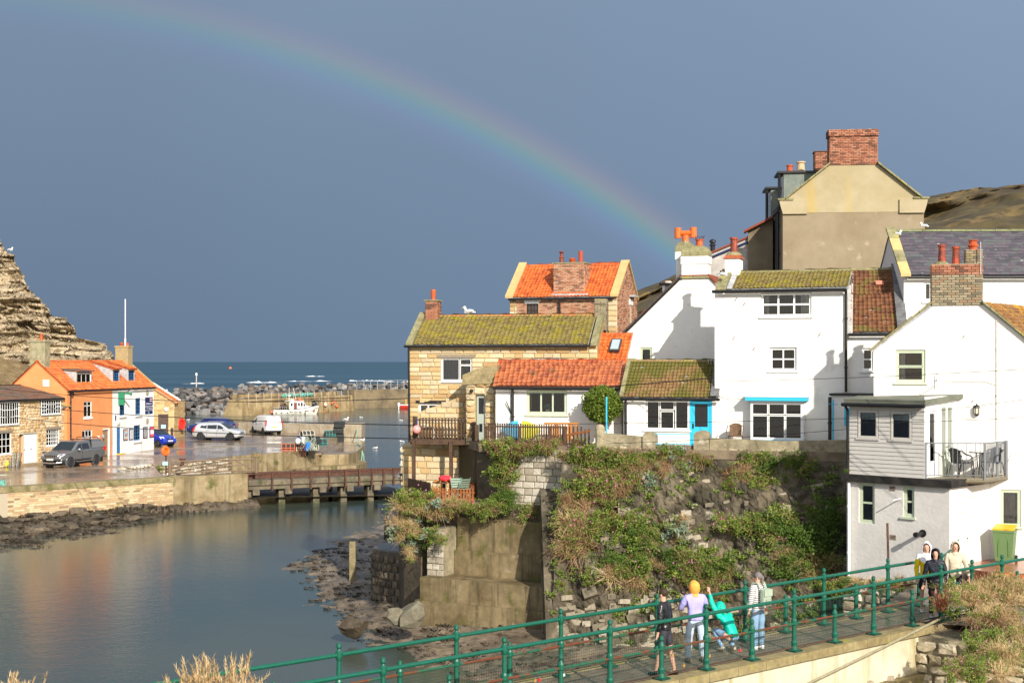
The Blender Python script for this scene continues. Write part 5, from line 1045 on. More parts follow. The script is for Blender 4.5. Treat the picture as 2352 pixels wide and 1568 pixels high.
def sandstone_cottage():
 F=Face((-4.0,54.95),(3.2,53.4));ez=.635;L_=F.L;t=thing('sandstone_cottage','long yellow sandstone cottage with mossy pantile roof at the water edge','cottage',F.pt(L_/2,-3))
 w1=F.rect(1013,821.7,1083.7,875.5);w2=F.rect(1221,822,1290,845);w3=F.rect(961,926,1028,962);hs=[w1,w2,w3]
 sL=F.s(938);sR=F.s(1372);w=wall_mb(F,sL,sR,-3.2,ez,hs,.16).build('wall',M('sandstone_mortar',(.42,.33,.19),var=.15,rough=.95,bump=.4),t)
 pieces('stone',STONES,SANDST,w,courses(F,-3.2,ez-.01,lambda z:(sL,sR),(.155,.20),(.26,.62),hs+[(w1[0]-.15,w1[3]+.0,w1[2]+.12,w1[3]+.12)],.014,.05,.012,len(STONES),jit=.012,seed=41),300)
 window(t,F,w1,[(0,0,.59,1),(.62,0,1,.70),(.62,.72,1,1)],fw=.045,bw=.022,inset=.05,sill=WHITEP,sillw=.05,curtain=[(0,.56,GREYCURT,1),(.64,.92,GREYCURT,1)])
 window(t,F,w2,[(0,0,.36,1),(.38,0,1,1)],fw=.045,bw=.02,inset=.05,curtain=[(.0,.3,GREYCURT,1)]);window(t,F,w3,[(0,0,.3,1),(.32,0,1,1)],fw=.06,bw=.02,inset=.05,curtain=[(0,.25,plain('cream_curtain',(.62,.50,.28),.9),1)])
 GL_=M('grey_lintel',(.24,.20,.15),var=.2,rough=.95)
 fbox(MB(),F,w1[0]-.17,w1[2]+.12,w1[3]+.004,w1[3]+.12,-.05,.035).build('lintel',GL_,t);fbox(MB(),F,w3[0]-.1,w3[2]+.1,w3[3]+.004,w3[3]+.11,-.05,.04).build('lintel',BLACKP,t)
 rz=1.80;rb=1.75;a,b=F.s(945),F.s(1353)
 ro=slope(t,'roof',F.pt(a,ez-.0,.16),F.pt(b,ez,.16),F.pt(b,rz,-rb),F.pt(a,rz,-rb),MOSSY,LEAD,TILES,.175,.17,300)
 slope(t,'rear_roof',F.pt(sL,ez,-2*rb),F.pt(sR,ez,-2*rb),F.pt(sR,rz,-rb),F.pt(sL,rz,-rb),MOSSY,LEAD,TILES,.7,.7,20)
 ridge(t,F.pt(a,rz,-rb),F.pt(b,rz,-rb),M('ridge_red_lichen',(.44,.12,.05),(.24,.20,.07),2.2,.2,.85,tcol=((.50,.13,.05),(.36,.24,.09),(.52,.15,.06))),.10,.42)
 for s,nm in((sL,'left'),(F.s(1361),'right')):
  MB().box(F.pt(s+.09,(ez+rz)/2+.06,(.2-rb)/2),F.d*.13,(F.pt(0,rz+.05,-rb)-F.pt(0,ez-.02,.22))/2,(0,0,.07)).build('gable_coping',LICH,t)
 G=Face(F.pt(sR,0),F.pt(sR,0,-2*rb));G.n=F.d.copy();wall_mb(G,0,2*rb,-3.2,ez,gable=[(0,ez),(2*rb,ez),(rb,rz)]).build('gable_wall',SANDST,t)
 G=Face(F.pt(sL,0),F.pt(sL,0,-2*rb));wall_mb(G,0,2*rb,-3.2,ez,gable=[(0,ez),(2*rb,ez),(rb,rz)]).build('gable_wall',SANDST,t)
 gutter(t,F.pt(sL-.1,ez-.05,.24),F.pt(F.s(1356),ez-.05,.24),r=.05);s=F.s(942);downpipe(t,[F.pt(s,ez-.1,.2),F.pt(s,-3.1,.1)],r=.04)
 c0,c1=F.s(954.5),F.s(981);zt=F.z(692,c0)*1.03;chimney(t,F,c0,c1,1.3,zt,-rb-.3,-rb+.3,M('brick_mortar',(.30,.22,.15),var=.2,rough=.95),BRICKD,.05,LICH,51,160);pot(t,F.pt((c0+c1)/2,zt+.05,-rb),.085,.42,TERRA,'roll')
 c0,c1=F.s(1352),F.s(1378);chimney(t,F,c0,c1,1.2,F.z(682,c0),-rb-.3,-rb+.25,LICH,BRICKG,.0,None,52,120)
 B=Face(F.pt(0,0,.55),F.pt(L_,0,.55));pts=[(F.s(968),-2.9),(F.s(968),B.z(947,1.0)),(F.s(1010),B.z(932,1.5)),(F.s(1078),B.z(906,2.2)),(F.s(1090),B.z(908,2.4)),(F.s(1090),-2.9)]
 k=MB().prism([B.pt(*p)for p in pts],-B.n*.35).build('stair_wall',M('sandstone_mortar',(.42,.33,.19)),t)
 def top(s):return pts[1][1]+(pts[3][1]-pts[1][1])*max(0,min(1,(s-pts[1][0])/(pts[3][0]-pts[1][0])))
 xf=[x for x in courses(B,-2.9,pts[3][1]-.08,lambda z:(max(pts[0][0],pts[1][0]+(z-pts[1][1])/(pts[3][1]-pts[1][1])*(pts[3][0]-pts[1][0]))+.1,pts[4][0]),(.16,.26),(.3,.6),(),.02,.06,.01,len(STONES),jit=.03,seed=43)]
 pieces('stone',STONES,SANDST,k,xf,80)
 LW=Face(F.pt(sL-.12,0,.35),F.pt(F.s(1060),0,.35));t2=thing('sea_wall','patched sandstone wall below the timber deck at the corner of the yellow cottage','wall',LW.pt(1,-8))
 fbox(MB(),LW,0,LW.L,-9.6,-3.2,-3.6,0).build('wall',M('sandstone_mortar',(.42,.33,.19)),t2)
 pieces('stone',STONES,SANDST,t2,courses(LW,-6.0,-3.15,lambda z:(0,LW.L),(.20,.34),(.3,.75),(),.02,.06,.012,len(STONES),jit=.03,seed=44),120)
 LS=Face(LW.pt(0,0,-3.6),LW.pt(0,0));LS.n=-F.d
 pieces('stone',RUBBLE,RUBM,t2,courses(LS,-9.3,-3.2,lambda z:(0,3.6),(.22,.36),(.3,.6),(),.02,.12,.06,len(RUBBLE),jit=.04,seed=45),120)
 return F
SC=sandstone_cottage()
def annex():
 F=Face((-.6,52.25),(3.94,51.1));ez=-.875;t=thing('white_annex','low white cottage with a red pantile roof and a wide sage green window','cottage',F.pt(2,-3));w1=F.rect(1209,896.5,1302.5,952)
 wall_mb(F,0,F.L,-3.1,ez,[w1],.14).build('wall',WHW,t)
 wi=window(t,F,w1,[(0,0,.34,1),(.34,0,.66,1),(.66,0,1,1)],frame=SAGE,fw=.075,bw=.03,inset=.04,sill=SAGE,curtain=[(.0,.07,plain('cream_curtain',(.62,.50,.28),.9),1),(.93,1,plain('cream_curtain',(.62,.50,.28),.9),1)])
 rb=1.25;rz=.03;slope(t,'roof',F.pt(-.02,ez-.02,.2),F.pt(F.L+.05,ez-.02,.2),F.pt(F.L+.05,rz,-rb),F.pt(-.22,rz,-rb),REDP,REDP,TILES,.185,.19,300)
 slope(t,'rear_roof',F.pt(-.2,ez,-2*rb),F.pt(F.L,ez,-2*rb),F.pt(F.L,rz,-rb),F.pt(-.2,rz,-rb),REDP,REDP,TILES,.6,.6,10);ridge(t,F.pt(-.22,rz,-rb),F.pt(F.L,rz,-rb),M('ridge_tile_red',(.44,.085,.03),var=.15,rough=.5,tcol=((.34,.06,.025),(.50,.10,.03),(.46,.12,.04))),.09,.38)
 G=Face(F.pt(-.3,0,-2*rb),F.pt(0,0));G.n=-F.d;wall_mb(G,0,G.L,-3.1,ez,gable=[(0,ez),(G.L,ez),(G.L/2,rz-.05)]).build('end_wall',M('grey_brick_render',(.36,.31,.27),var=.15,rough=.95,bump=.4),t)
 gutter(t,F.pt(-.02,ez-.09,.27),F.pt(F.L,ez-.09,.27),r=.055);s=F.s(1179);downpipe(t,[F.pt(s,ez-.1,.24),F.pt(s,ez-.25,.1),F.pt(s,-2.9,.1)],r=.055)
 MB().tube([F.pt(F.s(1165),F.z(922,.5),.12),F.pt(F.s(1177),F.z(955,.5),.02)],.02,5).build('wall_stay',BLACKP,t)
 LEAFS=plain('house_plant_leaf',(.10,.22,.13),.6);s=F.s(1255);z=w1[1]+.12;m=MB()
 for k in range(26):an=k*2.4;q=F.pt(s+.13*math.cos(an)*(k/26),z+.12+.10*(1-k/26)+.02*(k%3),-.24+.06*math.sin(an));m.ball(q,.045,.02,.03,6,4)
 m.build('pot_plant',LEAFS,wi);MB().lathe(F.pt(s,z-.04,-.24),[(.07,0),(.09,.12)],10).build('plant_pot',WHITEP,wi)
 H=Face((-1.62,53.1),(-.62,52.85));d0,d1=H.s(1092),H.s(1114);door=(d0,-2.95,d1,H.z(906,.5))
 u=thing('stone_outhouse','rough stone lean-to with a sage green door left of the white annex','outhouse',H.pt(.5,-3));wall_mb(H,-.1,H.L,-3.1,H.z(868,0),[door],.2).build('wall',M('sandstone_mortar',(.42,.33,.19)),u)
 pieces('stone',RUBBLE,SANDST,u,courses(H,-3.0,H.z(866,.5),lambda z:(-.1,H.L),(.16,.26),(.25,.5),[door],.02,.08,.02,len(RUBBLE),jit=.05,seed=47),90)
 m=MB();m.prism([H.pt(-.25,H.z(868,0)-.25,.1),H.pt(-.2,H.z(868,0)+.12,.1),H.pt(.35,H.z(847,0),.1),H.pt(H.L+.1,H.z(838,0),.1),H.pt(H.L+.1,H.z(868,0)-.2,.1)],-H.n*1.6);m.build('stone_roof',M('rough_stone_roof',(.24,.19,.10),(.34,.27,.14),2,.25,.95,1,8),u)
 dd=fbox(MB(),H,d0+.02,d1-.02,-2.93,door[3]-.02,-.16,-.11).build('door',M('grey_green_paint',(.33,.38,.33),var=.06,rough=.5),u);fbox(MB(),H,d0+.10,d1-.08,-1.95,door[3]-.12,-.109,-.10).build('door_light',plain('dark_glass',(.015,.016,.018),.1),dd);fbox(MB(),H,d0+.13,d0+.24,-2.62,-2.32,-.109,-.09).build('cat_flap',BLACKP,dd)
 m=MB();m.ball(H.pt(d0-.12,H.z(897,.5),.12),.07);m.tube([H.pt(d0-.12,H.z(897,.5),.0),H.pt(d0-.12,H.z(897,.5),.12)],.02,6);m.build('door_lamp',BLACKP,u)
annex()
def extension():
 F=Face((3.94,50.42),(7.10,49.44));ez=-1.235;t=thing('white_extension','small white extension with a moss covered roof and a sky blue half glazed door','extension',F.pt(1.6,-3));w1=F.rect(1481,918,1584,987.5);d=F.rect(1585,918,1635.5,1028);d=(w1[2]+.003,TERR+.0,d[2],w1[3])
 wall_mb(F,0,F.L,-3.1,ez,[w1,d],.12).build('wall',WHW,t)
 window(t,F,w1,[(.01,0,.31,1),(.335,0,.66,.64),(.325,.68,.67,1),(.69,0,1,1)],fw=.05,bw=.028,inset=.03,sill=WHITEP,sillw=.05)
 a,b=d[0],d[2];m=MB();fbox(m,F,a,a+.07,d[1],d[3],-.10,-.02);fbox(m,F,b-.07,b,d[1],d[3],-.10,-.02);fbox(m,F,a+.07,b-.07,d[3]-.06,d[3],-.10,-.02);m.build('door_frame',CYAN,t)
 m=MB();z0,z1=F.z(980,2.6),F.z(928,2.6);x0,x1=a+.17,b-.16
 fbox(m,F,a+.075,x0,d[1]+.03,d[3]-.07,-.09,-.045);fbox(m,F,x1,b-.075,d[1]+.03,d[3]-.07,-.09,-.045);fbox(m,F,x0,x1,d[1]+.03,z0,-.09,-.045);fbox(m,F,x0,x1,z1,d[3]-.07,-.09,-.045);dd=m.build('door',CYAN,t)
 fbox(MB(),F,x0,x1,z0,z1,-.085,-.075).build('door_glass',plain('dark_glass',(.015,.016,.018),.1),dd);fbox(MB(),F,a+.095,a+.14,z0-.05,z0+.12,-.044,-.02).build('door_handle',BLACKP,dd)
 rb=1.15;rz=.02;sl=F.s(1432);slope(t,'roof',F.pt(sl,ez-.03,.16),F.pt(F.L+.02,ez-.03,.16),F.pt(F.L-.05,rz,-rb),F.pt(sl+.06,rz,-rb),MOSSG,LEAD,TILES,.128,.155,300,jit=.012)
 slope(t,'rear_roof',F.pt(sl,ez,-2.6),F.pt(F.L,ez,-2.6),F.pt(F.L,rz,-rb),F.pt(sl,rz,-rb),MOSSG,LEAD,TILES,.6,.6,10)
 ridge(t,F.pt(sl,rz+.02,-rb),F.pt(F.L-.04,rz,-rb),M('ridge_lichen',(.30,.20,.09),(.22,.15,.09),3,.2,.95,tcol=((.30,.25,.08),(.24,.13,.08),(.22,.18,.10))),.09,.45)
 G=Face(F.pt(0,0,-2.4),F.pt(0,0));G.n=-F.d;wall_mb(G,0,2.4,-3.1,ez,gable=[(0,ez),(2.4,ez),(1.2,rz-.1)]).build('end_wall',WHW,t)
 MB().box(F.pt(sl-.04,(ez+rz)/2+.05,-rb/2+.08),F.d*.07,(F.pt(0,rz,-rb)-F.pt(0,ez,.16))/2,(0,0,.05)).build('verge',LICH,t)
 slope(t,'flashing',F.pt(F.L-.16,ez+.05,.2),F.pt(F.L+.14,ez+.05,.2),F.pt(F.L+.02,rz-.1,-rb+.1),F.pt(F.L-.22,rz-.1,-rb+.1),M('dark_lead',(.10,.10,.105),(.16,.16,.16),3,.2,.6),LEAD,SLATES,.5,.5,6,'lead_sheet',lift=.05)
 gutter(t,F.pt(sl-.05,ez-.08,.24),F.pt(F.L+.16,ez-.08,.24),r=.05);s=F.s(1438.5);downpipe(t,[F.pt(s,ez-.1,.2),F.pt(s,ez-.2,.08),F.pt(s,-2.9,.08)],r=.045)
 m=MB();s=F.s(1627)
 for k in range(4):m.tube([F.pt(s-.16+.1*k,rz-.12,-rb+.2),F.pt(s-.16+.1*k,rz+.12-.02*k,-rb+.2)],.012,5)
 m.tube([F.pt(s-.2,rz+.02,-rb+.2),F.pt(s+.2,rz+.02,-rb+.2)],.012,5);tag(m.build('roof_aerial',LEAD),'small grey lattice bracket at the right end of the mossy roof','aerial')
 return F
EX=extension()
FB=Face((7.05,49.45),(11.30,48.0))
def big_white():
 F=FB;ez=2.467;L_=F.L;t=thing('white_house','tall white house with a sky blue bay canopy and three white windows','house',F.pt(2,-3));w1=F.rect(1747.5,671,1864,727);w2=F.rect(1767,797,1830,852)
 by=F.rect(1727,924,1842,1010);wall_mb(F,0,L_,-3.2,ez,[w1,w2,by],.14).build('wall',WHW,t)
 window(t,F,w1,grid_cells(3,2),fw=.055,bw=.03,inset=.06,sill=WHITEP,sillw=.05,curtain=[(.0,.13,CURTAIN,1),(.80,1.0,CURTAIN,1)]);window(t,F,w2,grid_cells(2,2),fw=.07,bw=.022,inset=.08,sill=WHITEP,sillw=.05)
 B=Face(F.pt(0,0,.42),F.pt(L_,0,.42));r=B.rect(1724,923,1844.5,1010)
 window(t,B,r,[(0,.68,.325,1),(.335,.68,.665,1),(.675,.68,1,1),(0,0,.325,.66),(.335,0,.665,.66),(.675,0,1,.66)],fw=.05,bw=.03,inset=.0,sill=CYAN,sillw=.06,back=.4,name='bay_window')
 for s in(r[0],r[2]):m=MB();fbox(m,F,s-.03,s+.03,r[1],r[3],.0,.365);m.build('bay_side',WHITEP,t)
 cp=B.rect(1713.5,911.5,1854.5,920);fbox(MB(),F,cp[0],cp[2],cp[1],cp[3],0.002,.58).build('bay_canopy',CYAN,t);MB().prism([F.pt(cp[0]-.03,cp[3]+.002,.002),F.pt(cp[0]-.03,cp[3]+.002,.60),F.pt(cp[0]-.03,cp[3]+.03,.60),F.pt(cp[0]-.03,cp[3]+.13,.002)],F.d*(cp[2]-cp[0]+.06)).build('canopy_top',WHW,t);fbox(MB(),F,cp[0]+.15,cp[2]-.15,r[3]+.003,cp[1]-.002,.002,.45).build('bay_head',WHITEP,t)
 rb=1.15;rz=F.z(628,0)*1.025;a=F.s(1672)
 slope(t,'roof',F.pt(a,ez+.03,.16),F.pt(L_+.06,ez+.03,.16),F.pt(L_+.06,rz,-rb),F.pt(a+.05,rz,-rb),MOSSY,LEAD,TILES,.135,.16,300);slope(t,'rear_roof',F.pt(0,1.0,-4.2),F.pt(L_,1.0,-4.2),F.pt(L_,rz,-rb),F.pt(0,rz,-rb),MOSSY,LEAD,TILES,.7,.7,20)
 ridge(t,F.pt(a,rz+.02,-rb),F.pt(L_+.06,rz+.02,-rb),LICH,.10,.45)
 MB().box(F.pt(F.s(1658),(ez+rz)/2+.08,-rb/2+.1),F.d*.19,(F.pt(0,rz,-rb)-F.pt(0,ez,.2))/2,(0,0,.07)).build('gable_coping',LICH,t);MB().box(F.pt(F.s(1678),(ez+rz)/2+.07,-rb/2+.1),F.d*.09,(F.pt(0,rz,-rb)-F.pt(0,ez,.2))/2,(0,0,.03)).build('flashing',LEAD,t)
 G=Face(F.pt(0,0,-4.2),F.pt(0,0));G.n=-F.d;wall_mb(G,0,4.2,-3.2,1.0,gable=[(0,1.0),(4.2,1.0),(4.2,ez),(3.05,rz-.03)]).build('end_wall',WHW,t)
 gutter(t,F.pt(-.05,ez-.05,.22),F.pt(L_,ez-.05,.22),r=.055);s=L_-.02;downpipe(t,[F.pt(s,ez-.05,.2),F.pt(s,ez-.2,.07),F.pt(s,F.z(900,s),.07)],r=.045)
 c0,c1=F.s(1651)+.06,F.s(1688)+.02;zt=F.z(596,0)*1.022;k=chimney(t,F,c0,c1,2.8,zt,-rb-.35,-rb+.30,WHW);cb=M('red_tile_band',(.36,.10,.045),var=.2)
 fbox(MB(),F,c0-.05,c1+.05,zt+.002,zt+.06,-rb-.40,-rb+.35).build('cap',cb,k);fbox(MB(),F,c0,c1,zt+.062,zt+.13,-rb-.33,-rb+.28).build('cap',cb,k);m=MB();m.lathe(F.pt((c0+c1)/2,zt+.132,-rb-.02),[(.30,0),(.22,.10),(.12,.13)],12);m.build('flaunching',LICH,k);pot(t,F.pt((c0+c1)/2,zt+.22,-rb-.02),.135,.55,TERRAD,'plain')
 for u,v in((1693,683),(1688,772),(1734,797),(1945-60,764),(1712,694)):s=F.s(u);MB().tube([F.pt(s,F.z(v,s),0),F.pt(s-.05,F.z(v,s)-.12,.14)],.011,5).build('wall_hook',RUST,t)
 MB().tube([F.pt(F.s(u),F.z(v,F.s(u)),.015)for u,v in((1648,903),(1660,913),(1680,917),(1712,914))],.010,5).build('wall_cable',M('cream_cable',(.58,.54,.46),var=.1),t)
 W=Face((11.35,48.12),(13.75,47.35));wz=W.z(764,0);u=thing('white_wing','narrow white wing with a steep brown pantile roof right of the tall white house','house',W.pt(1,-3));q=W.rect(1979,799,2006,851);wall_mb(W,0,W.L,-3.2,wz,[q],.14).build('wall',WHW,u);window(u,W,q,[(0,0,1,.5),(0,.5,1,1)],fw=.05,bw=.025,inset=.06,sill=WHITEP)
 wr=W.z(621,0)*1.045;slope(u,'roof',W.pt(.12,wz,.16),W.pt(W.s(2064),wz,.16),W.pt(W.s(2040)+.0,wr,-2.2),W.pt(-.0,wr,-2.2),BROWNP,LEAD,TILES,.15,.19,300)
 MB().box(W.pt(W.s(1947),(wz+wr)/2,-1.0),W.d*.10,(W.pt(-.12,wr,-2.2)-W.pt(.04,wz,.2))/2,(0,0,.05)).build('flashing',M('pale_lead',(.50,.49,.47),(.36,.34,.32),2,.15,.7),u);m=MB();m.box(W.pt(W.s(2062),(wz+wr)/2+.08,-1.0),W.d*.16,(W.pt(-.16,wr,-2.2)-W.pt(.16,wz,.2))/2,(0,0,.13));m.build('lead_parapet',M('dark_lead',(.10,.10,.105),(.16,.16,.16),3,.2,.6),u)
 slope(u,'rear_roof',W.pt(0,1,-6),W.pt(W.L,1,-6),W.pt(W.L,wr,-2.2),W.pt(0,wr,-2.2),BROWNP,LEAD,TILES,.7,.7,10);ridge(u,W.pt(-.02,wr+.02,-2.2),W.pt(W.s(2042),wr+.02,-2.2),LICH,.10,.45);gutter(u,W.pt(.05,wz-.06,.22),W.pt(W.L,wz-.06,.22),r=.045)
 p=W.pt(W.s(2013),W.z(650,2)*1.03,-1.55);MB().box(p,W.d*.13,(0,.05,.07),(0,-.06,.04)).build('vent_tile',M('pink_vent_tile',(.52,.20,.13),var=.1),u)
 S=Face((10.62,47.3),(11.7,46.85));v=thing('white_store','small flat roofed white store between the tall white house and the balcony house','outhouse',S.pt(.5,-3));zt=S.z(908,.3);wall_mb(S,0,1.6,-3.2,zt).build('wall',WHW,v);fbox(MB(),S,-.06,1.6,zt,zt+.07,-1.2,.08).build('flat_roof',BLACKP,v);fbox(MB(),S,S.s(1940),S.s(1952),S.z(977,.5),S.z(936,.5),.004,.04).build('window_frame',CYAN,v);s=S.s(1907);downpipe(v,[S.pt(s,zt-.05,.08),S.pt(s,-2.9,.08)],r=.055);E2=Face(S.pt(0,0,-1.2),S.pt(0,0));E2.n=-S.d;wall_mb(E2,0,1.2,-3.2,zt).build('end_wall',WHW,v)
 q=S.pt(S.s(1920),-2.95,.5);m=MB();m.tube([q,q+Vector((0,0,S.z(917,.4)+2.95))],.028,6);e=q+Vector((0,0,S.z(927,.4)+2.95));m.tube([e-S.d*.15,e+S.d*.15],.012,5);tag(m.build('clothes_prop',CYAN),'sky blue clothes prop standing by the black drainpipe of the white store','pole')
big_white()
def gable():
 F=Face((4.16,54.6),(9.8,52.68));t=thing('white_gable_house','white gable end house with two white chimney stacks and a tiled verge','house',F.pt(2,-3));ez=F.z(763,.1);s0,sp,sq=F.s(1438),F.s(1563),F.s(1627);zp=F.z(638,sp);slp=(zp-ez)/(sp-s0);w=F.rect(1470,797,1498,834)
 wall_mb(F,0,F.L,-3.2,ez,[w],.14,gable=[(s0,ez),(sq+(zp-ez)/slp,ez),(sq,zp),(sp,zp)]).build('wall',WHW,t);window(t,F,w,[(0,0,1,1)],frame=SAGE,fw=.07,bw=.02,inset=.04)
 RED=M('dull_red_tile',(.22,.055,.03),var=.2,rough=.8);bk=-F.n
 bl,tl=F.pt(s0-.30,ez-.22,.10),F.pt(sp+.02,zp+.05,.10);slope(t,'roof',bl,tl,tl+bk*5,bl+bk*5,RED,BLACKP,TILES,.25,.3,100,lift=.0)
 rbl,rtl=F.pt(sq+(zp-ez)/slp,ez,.1),F.pt(sq,zp+.05,.1);MB().prism([rtl,rbl,rbl+bk*5,rtl+bk*5],(0,0,.08)).build('rear_roof',RED,t);MB().prism([tl,rtl,rtl+bk*5,tl+bk*5],(0,0,.05)).build('ridge_cap',RED,t)
 for i in range(7):a,b=bl.lerp(tl,i/7+.004),bl.lerp(tl,(i+1)/7-.004);MB().box((a+b)/2+Vector((0,0,.02)),(b-a)/2,F.n*.06,(0,0,.045)).build('verge_tile',M('dark_verge',(.07,.055,.05),var=.3),t)
 i=Face(F.pt(0,0,-5),F.pt(0,0));i.n=-F.d;wall_mb(i,0,5,-3.2,ez).build('side_wall',M('beige_render',(.36,.29,.22),var=.1,rough=.9),t);downpipe(t,[F.pt(.05,ez-.3,.1),F.pt(.05,-2.9,.1)],r=.05);m=MB();m.tube([F.pt(-.3,ez-.28,.1),F.pt(-.3,ez-.28,-4)],.05,6);m.build('gutter',BLACKP,t)
 def stack(a,b,vt,vb,o0,o1,dv,lab):
  z1,z0=F.z(vt,(a+b)/2),F.z(vb,(a+b)/2);k=fbox(MB(),F,a,b,z0-.4,z1,o0,o1).build('chimney',WHW,t,label=lab);fbox(MB(),F,a-.03,b+.03,z1-.30,z1-.02,o0-.03,o1+.03).build('chimney_band',WHW,k);m=MB();c=F.pt((a+b)/2,z1+.002,(o0+o1)/2);vs=[]
  for r_,z in((1.06,0),(1.06,.16),(.82,.33),(.5,.40)):vs+=[c+F.d*(b-a)/2*r_*i+F.n*(o1-o0)/2*r_*j+Vector((0,0,z))for i,j in((-1,-1),(1,-1),(1,1),(-1,1))]
  m.add(vs,[(i*4+j,i*4+(j+1)%4,i*4+4+(j+1)%4,i*4+4+j)for i in range(3)for j in range(4)]+[(12,13,14,15),(3,2,1,0)]);m.build('flaunching',LICH,k);return z1+.36,k
 a,b=F.s(1566),F.s(1627);z,k=stack(a,b,588,638,-.55,.02,0,'wide white chimney stack with a lichen covered top');fbox(MB(),F,a-.05,b+.05,zp-.03,zp+.05,-.6,.10).build('ledge',LICH,k);pot(t,F.pt((a+b)/2+.12,z-.05,-.25),.15,.34,TERRA,'plain');m=MB()
 for q in range(8):an=q*.8;m.tube([F.pt((a+b)/2+.12+.13*math.cos(an),z+.26,-.25+.13*math.sin(an)),F.pt((a+b)/2+.12+.2*math.cos(an+1),z+.42,-.25+.16*math.sin(an+1))],.008,4)
 m.build('wire_guard',BLACKP,t)
 a,b=F.s(1543),F.s(1566)-.02;a+=.0;z,k=stack(a,b+.2,574,660,-1.5,-.75,0,'taller narrow white chimney stack with an orange H shaped pot')
 c=F.pt((a+b)/2+.12,z-.05,-1.1);m=MB();TO=M('orange_clay',(.66,.13,.02),var=.06,rough=.35,spec=.5);m.lathe(c,[(.14,0),(.13,.34)],12,cap=True);d=F.d;top=c+Vector((0,0,.42));m.tube([top-d*.28,top+d*.28],.10,10)
 for q in(-1,1):m.lathe(top+d*.30*q-Vector((0,0,.19)),[(.13,0),(.13,.40),(.11,.40),(.11,0)],12,cap=False);m.lathe(top+d*.30*q,[(.128,0),(.128,.02)],12)
 m.build('chimney_pot',TO,t,label='orange H shaped chimney pot');MB().tube([F.pt(b-.03,z-1.0,.1-.9),F.pt(b-.03,z+.05,-.85)],.02,5).build('aerial_pole',LEAD,t)
 D=Face(F.pt(F.s(1490),0,-2.4),F.pt(F.s(1545),0,-2.4));z1,z0=D.z(655,.2),D.z(725,.2);k=fbox(MB(),D,.05,D.L+.5,z0-.3,z1,-1.5,0).build('dormer',LEAD,t);fbox(MB(),D,-.12,D.L+.55,z1+.002,z1+.09,-1.6,.1).build('dormer_roof',BLACKP,k);fbox(MB(),D,-.02,.045,z0-.3,z1-.02,-1.45,-.1).build('dormer_window',plain('dark_glass',(.015,.016,.018),.1),k);fbox(MB(),D,.0,.10,z0-.3,z1,.002,.04).build('dormer_frame',WHITEP,k)
 E_=Face(F.pt(F.s(1472),0,-3.6),F.pt(F.s(1490),0,-3.6));z1=E_.z(668,.1);ch=chimney(t,E_,.02,E_.L,z1-1.6,z1,-.4,0,M('brick_mortar',(.30,.22,.15)),BRICKM,.06,LICH,53,60);pot(t,E_.pt(E_.L*.7,z1+.05,-.2),.12,.36,M('whitened_pot',(.55,.30,.22),(.7,.66,.62),6,.2),'roll');pot(t,D.pt(D.L+.4,D.z(667,.3),-.8),.1,.5,TERRA,'cowl')
gable()
def link():
 F=Face((2.95,53.6),(4.3,53.2));t=thing('link_roof','steep orange pantile roof with a skylight squeezed between the brick house and the white gable','roof',F.pt(.6,-3));z0,z1=F.z(828,.5),F.z(767,.5)*1.02
 wall_mb(F,-.2,F.L,-3,z0).build('wall',WHW,t);slope(t,'roof',F.pt(-.05,z0,.1),F.pt(F.L,z0,.1),F.pt(F.L,z1,-1.1),F.pt(.02,z1,-1.1),ORP,LEAD,TILES,.19,.2,80);ridge(t,F.pt(0,z1,-1.1),F.pt(F.L,z1,-1.1),ORP,.1,.4)
 n=(F.pt(0,z1,-1.1)-F.pt(0,z0,.1));c=F.pt(F.s(1409),(z0+z1)/2+.0,-.42);up=n.normalized();nr=F.d.cross(up);nr=nr if nr.z>0 else-nr
 k=MB().box(c+nr*.09,F.d*.20,up*.34,nr*.05).build('skylight',plain('dark_frame',(.05,.05,.055),.5),t);MB().box(c+nr*.145,F.d*.15,up*.28,nr*.005).build('pane',plain('skylight_glass',(.35,.42,.45),.1,spec=.7),k)
 MB().box(F.pt(-.12,(z0+z1)/2,-.5),F.d*.09,n/2,nr*.05).build('flashing',LEAD,t)
link()
